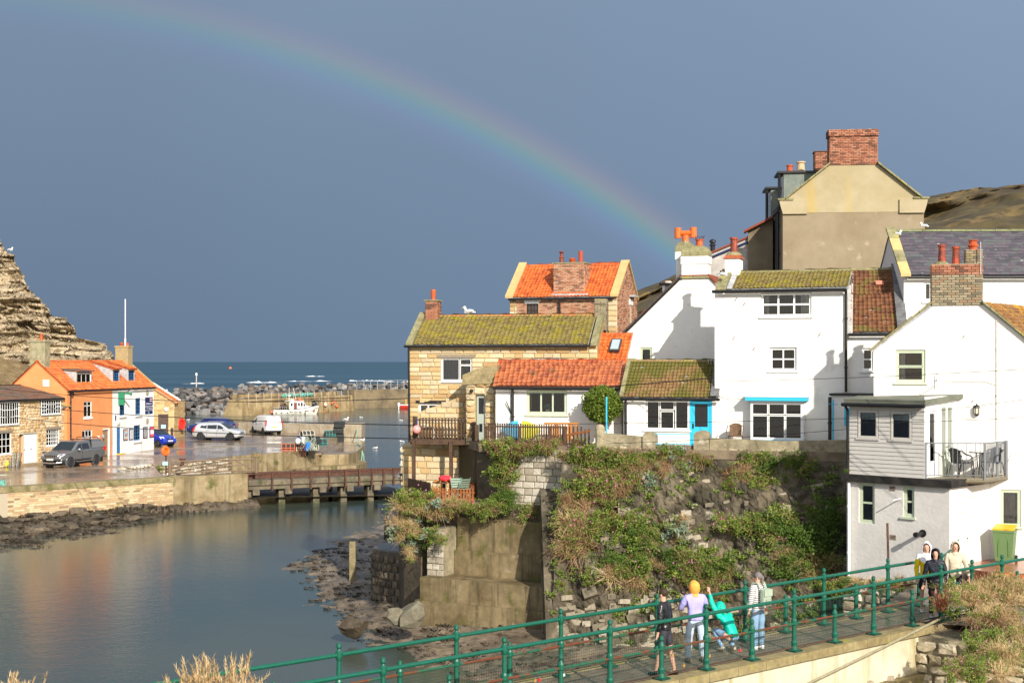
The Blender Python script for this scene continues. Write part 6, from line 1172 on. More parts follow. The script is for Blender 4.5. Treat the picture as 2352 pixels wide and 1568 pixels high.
def brick_house():
 F=Face((-.10,67.0),(4.83,65.4));ez=F.z(683.5,2.5);rb=2.0;rz=F.z(608.5,2.5)*1.03;t=thing('brick_house','red brick house with bright orange pantile roof and a broad brick chimney on its front','house',F.pt(2.5,-3));w=F.rect(1208.5,697,1236,727);a,b=F.s(1171),F.s(1417.5)
 MO=M('pale_brick_mortar',(.50,.42,.31),var=.12,rough=.95);wl=wall_mb(F,a,b,-3,ez,[w],.12).build('wall',MO,t);q0=F.s(1396);xf=courses(F,ez-2.2,ez,lambda z:(a+.35,q0),(.075,.075),(.225,.225),[w,(w[0]-.12,w[3],w[2]+.12,w[3]+.2)],.011,.04,.006,len(BRICKS),True,.004,61);pieces('brick',BRICKS,BRICKM,wl,xf,300)
 pieces('quoin',STONES,SANDST,wl,courses(F,ez-2.3,ez,lambda z:(q0,b),(.22,.26),(.3,.44),(),.012,.06,.012,len(STONES),seed=62)+courses(F,ez-2.3,ez,lambda z:(a,a+.35),(.22,.26),(.2,.34),(),.012,.06,.012,len(STONES),seed=63),80)
 window(t,F,w,[(0,0,.33,.48),(.33,0,.66,.48),(.66,0,1,.48),(0,.5,.33,1),(.33,.5,.66,1),(.66,.5,1,1)],frame=M('dark_red_paint',(.06,.015,.012),var=.1),fw=.05,bw=.014,inset=.06,curtain=[(.0,1,CURTAIN,1)]);MB().prism([F.pt(w[0]-.05,w[3]+.003,.03),F.pt(w[2]+.03,w[3]+.003,.03),F.pt(w[2]+.10,w[3]+.19,.03),F.pt(w[0]-.14,w[3]+.19,.03)],-F.n*.1).build('lintel',WHITEP,t)
 slope(t,'roof',F.pt(a+.12,ez+.02,.14),F.pt(b-.12,ez+.02,.14),F.pt(b-.12,rz,-rb),F.pt(a+.12,rz,-rb),ORP,LEAD,TILES,.165,.20,300);slope(t,'rear_roof',F.pt(a,ez,-2*rb),F.pt(b,ez,-2*rb),F.pt(b,rz,-rb),F.pt(a,rz,-rb),ORP,LEAD,TILES,.7,.7,20);ridge(t,F.pt(a,rz,-rb),F.pt(b,rz,-rb),ORP,.11,.45)
 for s in(a+.02,b-.10):
  p,q=F.pt(s,ez-.03,.2),F.pt(s,rz+.03,-rb);n=5
  for i in range(n):u,v=p.lerp(q,i/n+.004),p.lerp(q,(i+1)/n-.004);MB().box((u+v)/2+Vector((0,0,.09)),F.d*.19,(v-u)/2,(0,0,.06)).build('coping_stone',COPE,t)
 gutter(t,F.pt(a,ez-.06,.2),F.pt(b-.1,ez-.06,.2),r=.055);s=F.s(1287.5);downpipe(t,[F.pt(s,ez-.05,.18),F.pt(s,-2,.08)],r=.05)
 G=Face(F.pt(b,0),F.pt(b,0,-2*rb));G.n=F.d.copy();gw=wall_mb(G,0,2*rb,-3,ez,gable=[(0,ez),(2*rb,ez),(rb,rz)]).build('gable_wall',MO,t);bnd=lambda z:(0,2*rb)if z<ez else(rb*(z-ez)/(rz-ez),2*rb-rb*(z-ez)/(rz-ez));wg=(rb+.45,ez-1.35,rb+.85,ez-.28)
 pieces('brick',BRICKS,BRICKM,gw,courses(G,ez-2.3,rz-.05,bnd,(.075,.075),(.225,.225),[wg],.011,.04,.006,len(BRICKS),True,.004,64),200);fbox(MB(),G,wg[0],wg[2],wg[1],wg[3],-.05,-.02).build('slit_window',plain('dark_red_frame',(.05,.015,.012),.4),t);fbox(MB(),G,wg[0]-.2,wg[2]+.2,wg[3]+.003,wg[3]+.28,-.02,.05).build('lintel',WHITEP,t);fbox(MB(),G,wg[0]-.12,wg[2]+.12,wg[1]-.14,wg[1]-.003,-.02,.07).build('sill',WHITEP,t);m=MB();m.box(G.pt(rb+.7,ez+.15,.15),G.d*.35,G.n*.12,(0,0,.05));m.build('wall_light',LEAD,t)
 p,q=G.pt(2*rb,ez-.05,-.05),G.pt(rb,rz+.05,-.05);MB().box((p+q)/2+Vector((0,0,.08)),(q-p)/2,G.n*.16,(0,0,.05)).build('coping_stone',COPE,t)
 c0,c1=F.s(1270),F.s(1340);zt=F.z(606,2);k=chimney(t,F,c0,c1,ez+.08,zt,-1.2,-.12,MO,BRICKM,.06,LICH,65,300);sc=F.z(577,2)
 pot(t,F.pt(F.s(1281.5),zt+.05,-.6),.095,sc-zt,TERRAD,'cowl');pot(t,F.pt(F.s(1307),zt+.05,-.6),.13,.24,TERRA,'roll');pot(t,F.pt(F.s(1326),zt+.05,-.6),.10,.56,M('red_clay',(.40,.065,.03),var=.08),'pipe');fbox(MB(),F,c0-.05,c1+.25,ez+.10,ez+.18,-.1,.12).build('flashing',LEAD,k)
brick_house()
def tan_house():
 F=Face((11.93,62.6),(17.96,62.0));t=thing('tan_house','tall tan roughcast gable house with a massive red brick chimney','house',F.pt(3,-3));s0,s1=F.s(1798),F.s(2122);zs=F.z(485,3);ez=F.z(458,3);c0,c1=F.s(1906),F.s(2015);zp=F.z(379,3)
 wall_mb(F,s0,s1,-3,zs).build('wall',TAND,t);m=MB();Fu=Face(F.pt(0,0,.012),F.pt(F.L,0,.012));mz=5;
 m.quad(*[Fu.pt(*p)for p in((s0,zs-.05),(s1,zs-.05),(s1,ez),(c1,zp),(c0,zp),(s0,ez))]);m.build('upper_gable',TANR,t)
 for s,d in((s0,-1),(s1,1)):
  m=MB();a,b=(s-.13,s+.9)if d<0 else(s-.9,s+.18);m.prism([F.pt(s if d<0 else s,ez-.62,.01),F.pt(s+(1.05*-d),ez-.62,.01),F.pt(s+(1.05*-d),ez-.02,.01),F.pt(s+.16*d,ez-.02,.01),F.pt(s+.10*d,ez-.3,.01)],F.n*.10);m.build('kneeler',TANR,t);fbox(MB(),F,min(s+.22*d,s-.45*d),max(s+.22*d,s-.45*d),ez-.018,ez+.07,-.3,.16).build('kneeler_cap',LICH,t)
 for p,q in((F.pt(s0+.1,ez+.02,.05),F.pt(c0,zp+.05,.05)),(F.pt(s1-.1,ez+.02,.05),F.pt(c1,zp+.05,.05))):
  for i in range(6):a,b=p.lerp(q,i/6+.003),p.lerp(q,(i+1)/6-.003);MB().box((a+b)/2+Vector((0,0,.04)),(b-a)/2,F.n*.16,(0,0,.045)).build('coping_stone',LICH,t)
 bk=-F.n*9;ap=F.pt((s0+s1)/2,zp+1.2);MB().prism([F.pt(s0,ez,-.05),F.pt(c0,zp,-.05),F.pt(c1,zp,-.05),F.pt(s1,ez,-.05)],bk).build('roof',M('dark_roof_slates',(.05,.047,.05),var=.2,rough=.6),t)
 G=Face(F.pt(s0,0,-9),F.pt(s0,0));G.n=-F.d;wall_mb(G,0,9,-3,ez-.3).build('side_wall',TAND,t);m=MB();m.tube([F.pt(s0-.15,ez-.35,-.4),F.pt(s0-.15,ez-.35,-9)],.08,6);m.build('gutter',BLACKP,t)
 for o in(1.3,2.0):downpipe(t,[F.pt(s0-.1,ez-.4,-o),F.pt(s0-.1,-2,-o)],r=.07)
 k=chimney(t,F,c0,c1,zp,F.z(300,3),-.75,.03,M('brick_mortar',(.30,.22,.15)),BRICKD,0,None,71,300);zt=F.z(300,3);fbox(MB(),F,c0-.07,c1+.05,F.z(313,3),zt+.04,-.82,.10).build('cornice',BRICKD,k);pieces('brick',BRICKS,BRICKD,k,courses(Face(F.pt(0,0,.10),F.pt(F.L,0,.10)),F.z(313,3),zt+.04,lambda z:(c0-.07,c1+.05),(.075,.075),(.225,.225),(),.011,.04,.008,7,True,.006,72),60);
 for u in(2000,1960):MB().lathe(F.pt(F.s(u),zt+.03,-.4),[(.14,0),(.12,.08),(.1,.08)],10).build('chimney_pot',M('buff_clay',(.50,.38,.22),var=.1),t)
 c2=Face(F.pt(F.s(1888),0,-3),F.pt(F.s(1906)+.4,0,-3));zc=c2.z(349,.2);chimney(t,c2,.05,c2.L+.3,zc-1.6,zc,-.7,0,M('brick_mortar',(.30,.22,.15)),BRICKD,.04,BRICKD,73,60)
 DG=M('grey_green_lead',(.13,.155,.135),(.19,.215,.18),1.2,.15,.6,.2,10)
 for(ua,vt,vb,o,w_)in((1800,398,455,-1.8,2.6),(1771,434,505,-5.2,2.4)):
  D=Face(F.pt(0,0,o),F.pt(F.L,0,o));a=D.s(ua);z1,z0=D.z(vt,a),D.z(vb,a)-.5;k=fbox(MB(),D,a,a+w_,z0,z1,-1.7,0).build('dormer',DG,t);fbox(MB(),D,a-.28,a+w_,z1+.002,z1+.09,-1.8,.12).build('dormer_roof',BLACKP,k);E_=Face(D.pt(a,0,-1.7),D.pt(a,0));E_.n=-D.d;r=(.15,z0+.2,1.5,z1-.12);fbox(MB(),E_,r[0],r[2],r[1],r[3],.003,.05).build('dormer_window',WHITEP,k);fbox(MB(),E_,.25,1.4,r[1]+.12,r[3]-.1,.051,.06).build('pane',plain('dark_glass',(.015,.016,.018),.1),k)
  MB().tube([D.pt(a-.2,z1-.05,.02),D.pt(a-.2,z0-.1,.02)],.07,6).build('downpipe',BLACKP,k)
 D=Face(F.pt(0,0,-3.2),F.pt(F.L,0,-3.2));pot(t,D.pt(D.s(1814),D.z(402,1),0),.15,.46,TERRA,'plain');pot(t,D.pt(D.s(1839.5),D.z(399,1),0),.2,.55,M('buff_clay',(.50,.38,.22),var=.1),'plain')
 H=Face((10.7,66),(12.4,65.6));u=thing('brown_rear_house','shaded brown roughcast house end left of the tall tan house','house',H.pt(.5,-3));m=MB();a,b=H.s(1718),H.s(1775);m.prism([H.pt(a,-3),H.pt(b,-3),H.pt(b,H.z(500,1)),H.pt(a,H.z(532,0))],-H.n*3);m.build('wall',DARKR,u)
 MB().box((H.pt(a-.15,H.z(534,0)+.02,.05)+H.pt(b,H.z(502,1)+.05,.05))/2,(H.pt(b,H.z(502,1),0)-H.pt(a-.2,H.z(536,0),0))/2,H.n*.3,(0,0,.05)).build('roof_edge',M('dull_red_tile',(.22,.055,.03),var=.2),u)
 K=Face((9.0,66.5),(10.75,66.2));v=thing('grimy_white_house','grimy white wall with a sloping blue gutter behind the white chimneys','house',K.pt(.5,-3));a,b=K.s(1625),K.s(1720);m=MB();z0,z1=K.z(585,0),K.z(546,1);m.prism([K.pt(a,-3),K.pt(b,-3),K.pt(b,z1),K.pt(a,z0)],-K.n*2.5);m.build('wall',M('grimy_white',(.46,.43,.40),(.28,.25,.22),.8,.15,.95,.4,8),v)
 MB().tube([K.pt(a,z0-.20,.06),K.pt(b,z1-.20,.06)],.055,6).build('gutter',plain('navy_gutter',(.02,.03,.10),.5),v);MB().box((K.pt(a,z0+.03,0)+K.pt(b,z1+.03,0))/2,(K.pt(b,z1,0)-K.pt(a,z0,0))/2,K.n*.12,(0,0,.04)).build('verge',M('dull_red_tile',(.22,.055,.03)),v)
 c=K.pt(K.s(1636),K.z(580,0),-.6);m=MB();m.lathe(c-Vector((0,0,.3)),[(.11,0),(.11,.65),(.15,.66),(.15,.72),(.10,.73),(.10,.80),(.16,.82),(.14,.92),(.04,.98)],12);m.build('flue',plain('black_flue',(.03,.03,.035),.35,.5),v)
tan_house()
def slate_house():
 F=Face((13.28,48.2),(21.5,47.9));t=thing('slate_house','white house with a long purple grey slate roof behind the balcony house','house',F.pt(3,-3));ez=F.z(634,1);rz=F.z(533,0)*1.045;rb=2.05;sR=F.L;w=F.rect(2121,646,2142,692)
 wall_mb(F,0,sR,-3,ez,[w],.14).build('wall',WHW,t);window(t,F,w,[(0,0,1,1)],fw=.06,bw=.03,inset=.02,sill=WHITEP)
 slope(t,'roof',F.pt(.18,ez+.02,.15),F.pt(sR,ez+.02,.15),F.pt(sR,rz,-rb),F.pt(.14,rz,-rb),SLATEM,SLATEM,SLATES,.235,.185,300,'slate',True,jit=.01);slope(t,'rear_roof',F.pt(0,ez,-2*rb),F.pt(sR,ez,-2*rb),F.pt(sR,rz,-rb),F.pt(0,rz,-rb),SLATEM,SLATEM,SLATES,.7,.7,20,'slate')
 ridge(t,F.pt(.1,rz+.03,-rb),F.pt(sR,rz+.03,-rb),M('green_ridge',(.20,.22,.11),(.14,.15,.08),2,.2,.9),.10,.5)
 p,q=F.pt(.02,ez-.05,.22),F.pt(.02,rz+.06,-rb);n=4
 for i in range(n):a,b=p.lerp(q,i/n+.004),p.lerp(q,(i+1)/n-.004);MB().box((a+b)/2+Vector((0,0,.07)),F.d*.17,(b-a)/2,(0,0,.05)).build('coping_stone',[COPE,LICH][i%2],t)
 G=Face(F.pt(0,0,-2*rb),F.pt(0,0));G.n=-F.d;wall_mb(G,0,2*rb,-3,ez,gable=[(0,ez),(2*rb,ez),(rb,rz)]).build('gable_wall',WHW,t);gutter(t,F.pt(.1,ez-.06,.2),F.pt(sR,ez-.06,.2),r=.05)
slate_house()
CLAD=M('pale_cladding',(.50,.475,.44),var=.05,rough=.6,scale=2);TRIMB=M('black_fascia',(.016,.015,.014),(.035,.032,.028),3,.2,.7)
def balcony_house():
 K0=Vector((12.40,40.30));d=Vector((.7071,-.7071));r=Vector((.7071,.7071));L0=K0-d*3.335;base=-6.45
 t=thing('balcony_house','white house with grey weatherboarded upper storey and a railed balcony beside the footbridge','house',(12.4,41,base))
 FL=Face(L0,K0);FR=Face(K0,K0+r*2.3);lo,hi=-3.58,-3.36
 w1,w2=FL.rect(1972.5,1108,2009,1201),FL.rect(2074,1117,2100,1187)
 wall_mb(FL,0,FL.L,base,lo,[w1,w2],.12).build('lower_wall',GREYW,t);d1=(.46,-6.1,.90,FR.z(1176,.5));d2=(1.02,-6.1,1.48,FR.z(1140,1.1));wall_mb(FR,0,FR.L+.3,base,lo,[d1,d2],.08).build('lower_wall',WHW,t)
 for dd in(d1,d2):k=fbox(MB(),FR,dd[0],dd[2],dd[1],dd[3],-.078,-.04).build('door',M('pale_green_door',(.62,.68,.54),var=.04,rough=.5),t);MB().ball(FR.pt(dd[0]+.08,dd[1]+1.0,-.02),.025).build('door_knob',BLACKP,k)
 for w in(w1,w2):window(t,FL,w,[(0,0,1,.5),(0,.5,1,1)],frame=SAGE,fw=.07,bw=.028,inset=.05,sill=SAGE if w is w2 else None)
 pl=Face(L0-d*.02,K0+d*.05);tq=thing('stone_plinth','rough brown stone footing under the grey wall of the balcony house','footing',FL.pt(1.5,-8));fbox(MB(),FL,-.1,FL.L+.6,-8.3,base-.002,-1.2,.06).build('core',M('dark_mortar',(.17,.13,.08)),tq);pieces('stone',RUBBLE,RUBM,tq,courses(Face(FL.pt(0,0,.06),FL.pt(FL.L,0,.06)),-7.7,base-.01,lambda z:(-.1,FL.L+.6),(.2,.32),(.4,.8),(),.02,.1,.02,len(RUBBLE),jit=.03,seed=81),60)
 fbox(MB(),FL,-.12,FL.L+.12,lo+.002,hi,-2.6,.13).build('fascia',TRIMB,t)
 sp=FL.s(1953.5);downpipe(t,[FL.pt(.12,lo-.05,.08),FL.pt(.12,base+.05,.08)],WHITEP,.045)
 for u,v in((2050,1121),(2052,1233)):
  s=FL.s(u);z=FL.z(v,s);k=fbox(MB(),FL,s-.10,s+.10,z-.07,z+.07,.002,.015).build('air_brick',M('beige_render',(.36,.29,.22)),t)
  for j in range(3):fbox(MB(),FL,s-.08,s+.08,z-.05+j*.038,z-.03+j*.038,.0152,.018).build('slot',BLACKP,k)
 s=FL.s(2120);z=FL.z(1224,s);m=MB();m.tube([FL.pt(s,z,-.02),FL.pt(s,z,.02)],.11,14);m.tube([FL.pt(s,z,.02),FL.pt(s,z-.01,.40)],.055,12);m.tube([FL.pt(s,z-.01,.33),FL.pt(s,z-.01,.44)],.075,12);m.build('boiler_flue',BLACKP,t);m=MB();m.tube([FL.pt(FL.s(2068),FL.z(1147,2.2),0),FL.pt(FL.s(2066),FL.z(1149,2.2),.35)],.018,6);m.build('overflow_pipe',WHITEP,t)
 uF=Face(FL.pt(FL.s(1952),0,0),FL.pt(FL.s(2124),0,0));uR=Face(uF.pt(uF.L,0),(uF.pt(uF.L,0)+Vector((r.x,r.y,0))*1.98));top=uF.z(931,.3)
 p1,p2=uF.rect(1972,942,2017,1006),uF.rect(2047,945,2094,1010);sh=plain('pale_wall_core',(.4,.4,.38),.9);up=wall_mb(uF,0,uF.L,hi,top,[p1,p2],.12).build('upper_wall',sh,t)
 nb=17;bh=(top-hi)/nb
 for i in range(nb):
  z0,z1=hi+i*bh,hi+(i+1)*bh;segs=[(0,uF.L)]
  for q in(p1,p2):
   if q[1]<(z0+z1)/2<q[3]:segs=[x for g in segs for x in((g[0],min(g[1],q[0]-.03)),(max(g[0],q[2]+.03),g[1]))if x[1]-x[0]>.02]
  for a,b in segs:MB().prism([uF.pt(a,z0+.004,.004),uF.pt(a,z0+.004,.030),uF.pt(a,z1-.003,.014),uF.pt(a,z1-.003,.004)],uF.d*(b-a)).build('board',CLAD,up)
 for q in(p1,p2):window(t,uF,q,[(0,0,1,1)],frame=CLAD,fw=.05,bw=.02,inset=-.03,sill=CLAD,sillw=.05,curtain=[(0,1,plain('green_blind',(.30,.38,.36),.8),.30)])
 fr=(.28,hi+.42,.70,uR.z(945,.4));do=(.94,hi+.02,1.66,uR.z(926,1.0));wu=wall_mb(uR,0,uR.L+.1,hi,top+.30,[fr,do],.06).build('upper_return',WHITEP,t)
 for i in range(14):z0=hi+i*.125;MB().prism([uR.pt(.02,z0+.004,.003),uR.pt(.02,z0+.004,.02),uR.pt(.02,z0+.121,.010),uR.pt(.02,z0+.121,.003)],uR.d*.20).build('board',WHITEP,wu)
 BL_=plain('curtain_green_white',(.60,.66,.60),.7);window(t,uR,fr,[(0,0,1,1)],fw=.04,bw=.02,inset=.02,curtain=[(.0,1,BL_,1)],back=.2)
 PG=M('pale_green_door',(.62,.68,.54));m=MB();a,b=do[0],do[2];mid=(a+b)/2;fbox(m,uR,a,b,do[3]-.05,do[3],-.05,.01)
 for x in(a,mid-.055,mid+.005,b-.05):fbox(m,uR,x,x+.05,do[1],do[3]-.05,-.05,.0)
 for x0,x1 in((a+.05,mid-.055),(mid+.055,b-.05)):fbox(m,uR,x0,x1,do[1],do[1]+.62,-.045,-.005);fbox(m,uR,x0,x1,do[3]-.13,do[3]-.05,-.045,-.005)
 k=m.build('glazed_doors',PG,t)
 for x0,x1 in((a+.05,mid-.055),(mid+.055,b-.05)):fbox(MB(),uR,x0,x1,do[1]+.62,do[3]-.13,-.03,-.025).build('pane',plain('door_pane',(.22,.22,.20),.08,spec=.7),k)
 MB().tube([uR.pt(mid-.09,do[1]+.85,.04),uR.pt(mid+.12,do[1]+.85,.04)],.012,5).build('door_handle',BLACKP,k)
 A,B=uF.pt(-.10,top+.16,.2),uF.pt(uF.L+.10,top+.16,.2);Cc,Dd=uF.pt(uF.L+.12,top+.30,-2.0),uF.pt(-.10,top+.24,-.62)
 FELT=M('green_felt_roof',(.115,.125,.095),(.16,.165,.125),1.0,.15,.8,.3,30);MB().prism([A,B,Cc,Dd],(0,0,.04)).build('flat_roof',FELT,t);fbox(MB(),uF,-.08,uF.L+.08,top+.03,top+.155,.10,.19).build('roof_edge',FELT,t);gutter(t,uF.pt(-.12,top+.03,.25),uF.pt(uF.L+.14,top+.03,.25),r=.055);MB().box((B+Cc)/2+Vector((0,0,-.02)),(Cc-B)/2,(Vector((d.x,d.y,0))*.03),(0,0,.07)).build('roof_edge',FELT,t);s=-.04;downpipe(t,[uF.pt(s,top,.2),uF.pt(s,top-.15,.06),uF.pt(s,hi,.06)],r=.04)
 Q=Vector((13.35,42.2));gd=Vector((.97,-.243));FM=Face(Q-gd*3.05,Q+gd*2.2);sl,sr=FM.s(2007),FM.s(2352)+1.2;ez=FM.z(800,sl);c0,c1=FM.s(2140),FM.s(2256);zp=FM.z(697,(c0+c1)/2);ks=(zp-ez)/(c0-sl);zr=FM.z(775,FM.s(2352));kr=(zp-zr)/(FM.s(2352)-c1);sr=c1+(zp-ez)/kr
 wv=FM.rect(2057,803,2126,879);wb=FM.rect(2298,1124,2345,1209);zc=ez-.2
 wm=MB();wall_mb(FM,sl,sr,base,ez,[wv,wb],.12,wm);
 zsr=zp-kr*(sr-c1);wm.quad(*[FM.pt(*p)for p in((sl,ez),(sr,ez),(sr,max(ez,zsr)),(c1,zp),(c0,zp))]);wm.build('gable_wall',WHW,t)
 window(t,FM,wv,[(0,0,1,.48),(0,.5,1,1)],frame=SAGE,fw=.07,bw=.03,inset=.05,sill=SAGE,sillw=.05,curtain=[(0,.30,CURTAIN,1)]);window(t,FM,wb,[(0,0,1,1)],frame=SAGE,fw=.06,bw=.03,inset=.04,sill=SAGE,curtain=[(0,1,CURTAIN,1)])
 for p,q,nn in((FM.pt(sl-.12,ez-.08,.04),FM.pt(c0,zp+.03,.04),5),(FM.pt(sr,zsr+.03,.04),FM.pt(c1,zp+.03,.04),7)):
  for i in range(nn):a,b=p.lerp(q,i/nn+.003),p.lerp(q,(i+1)/nn-.003);MB().box((a+b)/2+Vector((0,0,.02)),(b-a)/2,FM.n*.12,(0,0,.035)).build('verge_stone',LICH,t)
 bk=Vector((.60,.80,0))*4.2;YR=M('lichen_orange_roof',(.20,.10,.04),var=.25,rough=.95,bump=.5,tcol=((.13,.065,.03),(.22,.11,.04),(.27,.15,.05)),moss=((.55,.27,.01),.36,1.7))
 bl,br,tr,tl=FM.pt(sr,zsr,.0),FM.pt(sr,zsr,.0)+bk,FM.pt(c1,zp,.0)+bk,FM.pt(c1,zp,.0);slope(t,'roof',bl,br,tr,tl,YR,LEAD,TILES,.16,.18,300);slope(t,'rear_roof',FM.pt(sl-.1,ez-.06,0)+bk,FM.pt(sl-.1,ez-.06,0),tl+FM.d*(c0-c1),tr+FM.d*(c0-c1),YR,LEAD,TILES,.7,.7,20);MB().prism([tl+FM.d*(c0-c1),tl,tr,tr+FM.d*(c0-c1)],(0,0,.04)).build('ridge_cap',LICH,t)
 Gs=Face(FM.pt(sl,0)+bk,FM.pt(sl,0));Gs.n=-FM.d;wall_mb(Gs,0,4.2,base,ez).build('side_wall',WHW,t);Gr=Face(FM.pt(sr,0),FM.pt(sr,0)+bk);Gr.n=FM.d.copy();wall_mb(Gr,0,4.2,base,ez).build('side_wall',WHW,t)
 zt=FM.z(607,c0);zb=FM.z(632,c0);k=chimney(t,FM,c0,c1,zp-.05,zb,-.55,.03,M('brick_mortar',(.30,.22,.15)),BRICKG,0,None,82,240);k2=chimney(t,FM,c0-.005,c1+.005,zb+.002,zt,-.56,.04,M('brick_mortar',(.30,.22,.15)),BRICKD,0,None,83,80);c2=FM.s(2219);zz=FM.z(572,c1);chimney(t,FM,c2,c1-.0,zt+.002,zz,-.62,-.1,M('brick_mortar',(.30,.22,.15)),BRICKG,0,None,84,60)
 m=MB();m.ball(FM.pt(FM.s(2163),zt-.02,-.25),.24,.24,.13,12,6);m.build('flaunching',LICH,k2);zpz=FM.z(562,c0)
 pot(t,FM.pt(FM.s(2164.5),zt+.02,-.25),.115,zpz-zt+.0,TERRAD,'plain');pot(t,FM.pt(FM.s(2197),zt-.02,-.25),.115,zpz-zt-.03,TERRAD,'plain');pot(t,FM.pt(FM.s(2237),zz,-.35),.125,.30,TERRA,'crown');MB().tube([FM.pt(c1-.05,zb,.08),FM.pt(c1-.05,zz+.2,.08)],.018,5).build('aerial_pole',LEAD,t)
 WC=M('cream_cable',(.58,.54,.46))
 for pts in(((2201,960),(2225,961),(2240,960)),((2352,1036),(2322,1041),(2316,1060),(2308,1072)),((2268,1086),(2290,1088),(2322,1091)),((2166,877),(2215,876),(2262,876),(2288,884))):
  MB().tube([FM.pt(FM.s(u),FM.z(v,FM.s(u)),.02)for u,v in pts],.010,5).build('wall_cable',WC,t)
 for u,v in((2236,918),(2216,770),(2290,905)):s=FM.s(u);MB().tube([FM.pt(s,FM.z(v,s),0),FM.pt(s-.06,FM.z(v,s)-.08,.12)],.010,5).build('wall_hook',RUST,t)
 s=FM.s(2243);z=FM.z(944,s);la=thing('wall_lantern','black half lantern on the white gable wall above the balcony','lantern',FM.pt(s,z-.15));m=MB();m.lathe(FM.pt(s,z-.15,.10),[(.02,0),(.07,.04),(.085,.07)],6);m.lathe(FM.pt(s,z+.10,.10),[(.11,0),(.09,.04),(.02,.10),(.02,.13)],6)
 for q in range(6):an=q*math.pi/3;m.tube([FM.pt(s+.085*math.cos(an),z-.08,.10+.085*math.sin(an)),FM.pt(s+.10*math.cos(an),z+.10,.10+.10*math.sin(an))],.008,4)
 m.tube([FM.pt(s,z+.05,0),FM.pt(s,z+.02,.10)],.015,5);m.build('frame',BLACKP,la);MB().lathe(FM.pt(s,z-.07,.10),[(.07,0),(.085,.16)],6).build('glass',plain('lantern_glass',(.55,.52,.42),.2),la)
 s=FM.s(2289);downpipe(t,[FM.pt(s,zp-kr*(s-c1)-.1,.03),FM.pt(s,FM.z(1010,s),.03)],M('cream_cable',(.58,.54,.46)),.014)
 s=FM.s(2152);z=FM.z(872,s);m=MB();m.tube([FM.pt(s,z-.25,.08),FM.pt(s,z+.22,.12)],.015,5);m.tube([FM.pt(s+.05,z-.1,.15),FM.pt(s-.55,z-.38,.5)],.012,5)
 for q in range(7):c=FM.pt(s+.05,z-.1,.15).lerp(FM.pt(s-.55,z-.38,.5),.1+q*.14);m.tube([c-Vector((0,0,.11)),c+Vector((0,0,.11))],.006,4)
 m.tube([FM.pt(s,z,0),FM.pt(s,z,.1)],.02,5);tag(m.build('television_aerial',LEAD),'grey television aerial tilted on the gable wall above the flat roof','aerial')
 bz=hi+.02;b0=uR.pt(.02,bz,.02);P0=Vector((b0.x,b0.y));c_=onZ(2262,1098,bz);e_=FM.pt(FM.s(2313),0,0);C1,E1=Vector((c_.x,c_.y)),Vector((e_.x,e_.y));S0=onZ(2126,1097,bz);S0=Vector((S0.x,S0.y));W1=Vector(uR.pt(uR.L,0).xy)
 tb=thing('balcony','galvanised railed balcony with timber floor on the white house','balcony',(C1.x,C1.y,bz));WB=M('wet_grey_boards',(.17,.15,.11),(.24,.21,.15),3,.2,.45,.3,20)
 n=12
 for i in range(n):
  a,b=S0.lerp(C1,(i+.04)/n),S0.lerp(C1,(i+.96)/n);c,e=W1.lerp(E1,(i+.96)/n),W1.lerp(E1,(i+.04)/n);MB().prism([(a.x,a.y,bz),(b.x,b.y,bz),(c.x,c.y,bz),(e.x,e.y,bz)],(0,0,-.05)).build('floor_board',WB,tb)
 m=MB();q3=lambda v,z:Vector((v.x,v.y,z));m.tube([q3(S0,bz-.10),q3(C1,bz-.10),q3(E1,bz-.10)],.06,4);m.build('floor_edge',M('wet_timber',(.15,.125,.08),var=.2,rough=.5),tb)
 GAL=plain('dull_balcony_steel',(.15,.16,.17),.6,.2);rt=bz+1.0
 for v in(S0,C1,C1.lerp(E1,.56),E1.lerp(C1,.02)):MB().box((v.x,v.y,bz+.48),(.03,0,0),(0,.03,0),(0,0,.54)).build('post',GAL,tb)
 m=MB();m.tube([q3(S0,rt),q3(C1,rt),q3(E1,rt)],.018,6);m.tube([q3(S0,bz+.08),q3(C1,bz+.08),q3(E1,bz+.08)],.012,6);m.build('rail',GAL,tb)
 for i in range(1,13):v=S0.lerp(C1,i/13);MB().tube([q3(v,bz+.08),q3(v,rt)],.011,5).build('baluster',GAL,tb)
 for i in range(1,20):v=C1.lerp(E1,i/20);MB().tube([q3(v,bz+.08),q3(v,rt)],.011,5).build('baluster',GAL,tb)
 DK=plain('dark_tube',(.035,.028,.025),.4);WK=M('dark_weave',(.04,.038,.036),var=.3,rough=.7)
 def chair(x,y,rz,lab,cat='chair',frame=DK,weave=WK,group='balcony chairs',z=bz):
  c=thing('tub_chair',lab,cat,(0,0,0),group);Fx=[]
  for sx in(-1,1):
   m=MB();m.tube([(sx*.25,.24,0),(sx*.26,.20,.42),(sx*.28,.16,.60),(sx*.28,-.05,.66),(sx*.26,-.22,.78)],.014,6);m.build('leg',frame,c);m=MB();m.tube([(sx*.24,-.30,0),(sx*.24,-.18,.42)],.014,6);m.build('leg',frame,c)
  MB().lathe((0,0,.40),[(.26,0),(.27,.02),(.25,.03)],16).build('seat',weave,c);m=MB();vs=[]
  for j in range(4):
   for i in range(9):an=math.pi*(1.22+.56*i/8);vs.append((.27*math.cos(an)*1.0,.25*math.sin(an)-.04*j/3,.43+.13*j*(.78+.22*math.sin(math.pi*i/8))))
  m.add(vs,[(j*9+i,j*9+i+1,j*9+10+i,j*9+9+i)for j in range(3)for i in range(8)]);o=m.build('backrest',weave,c);o.modifiers.new('thick','SOLIDIFY').thickness=.015
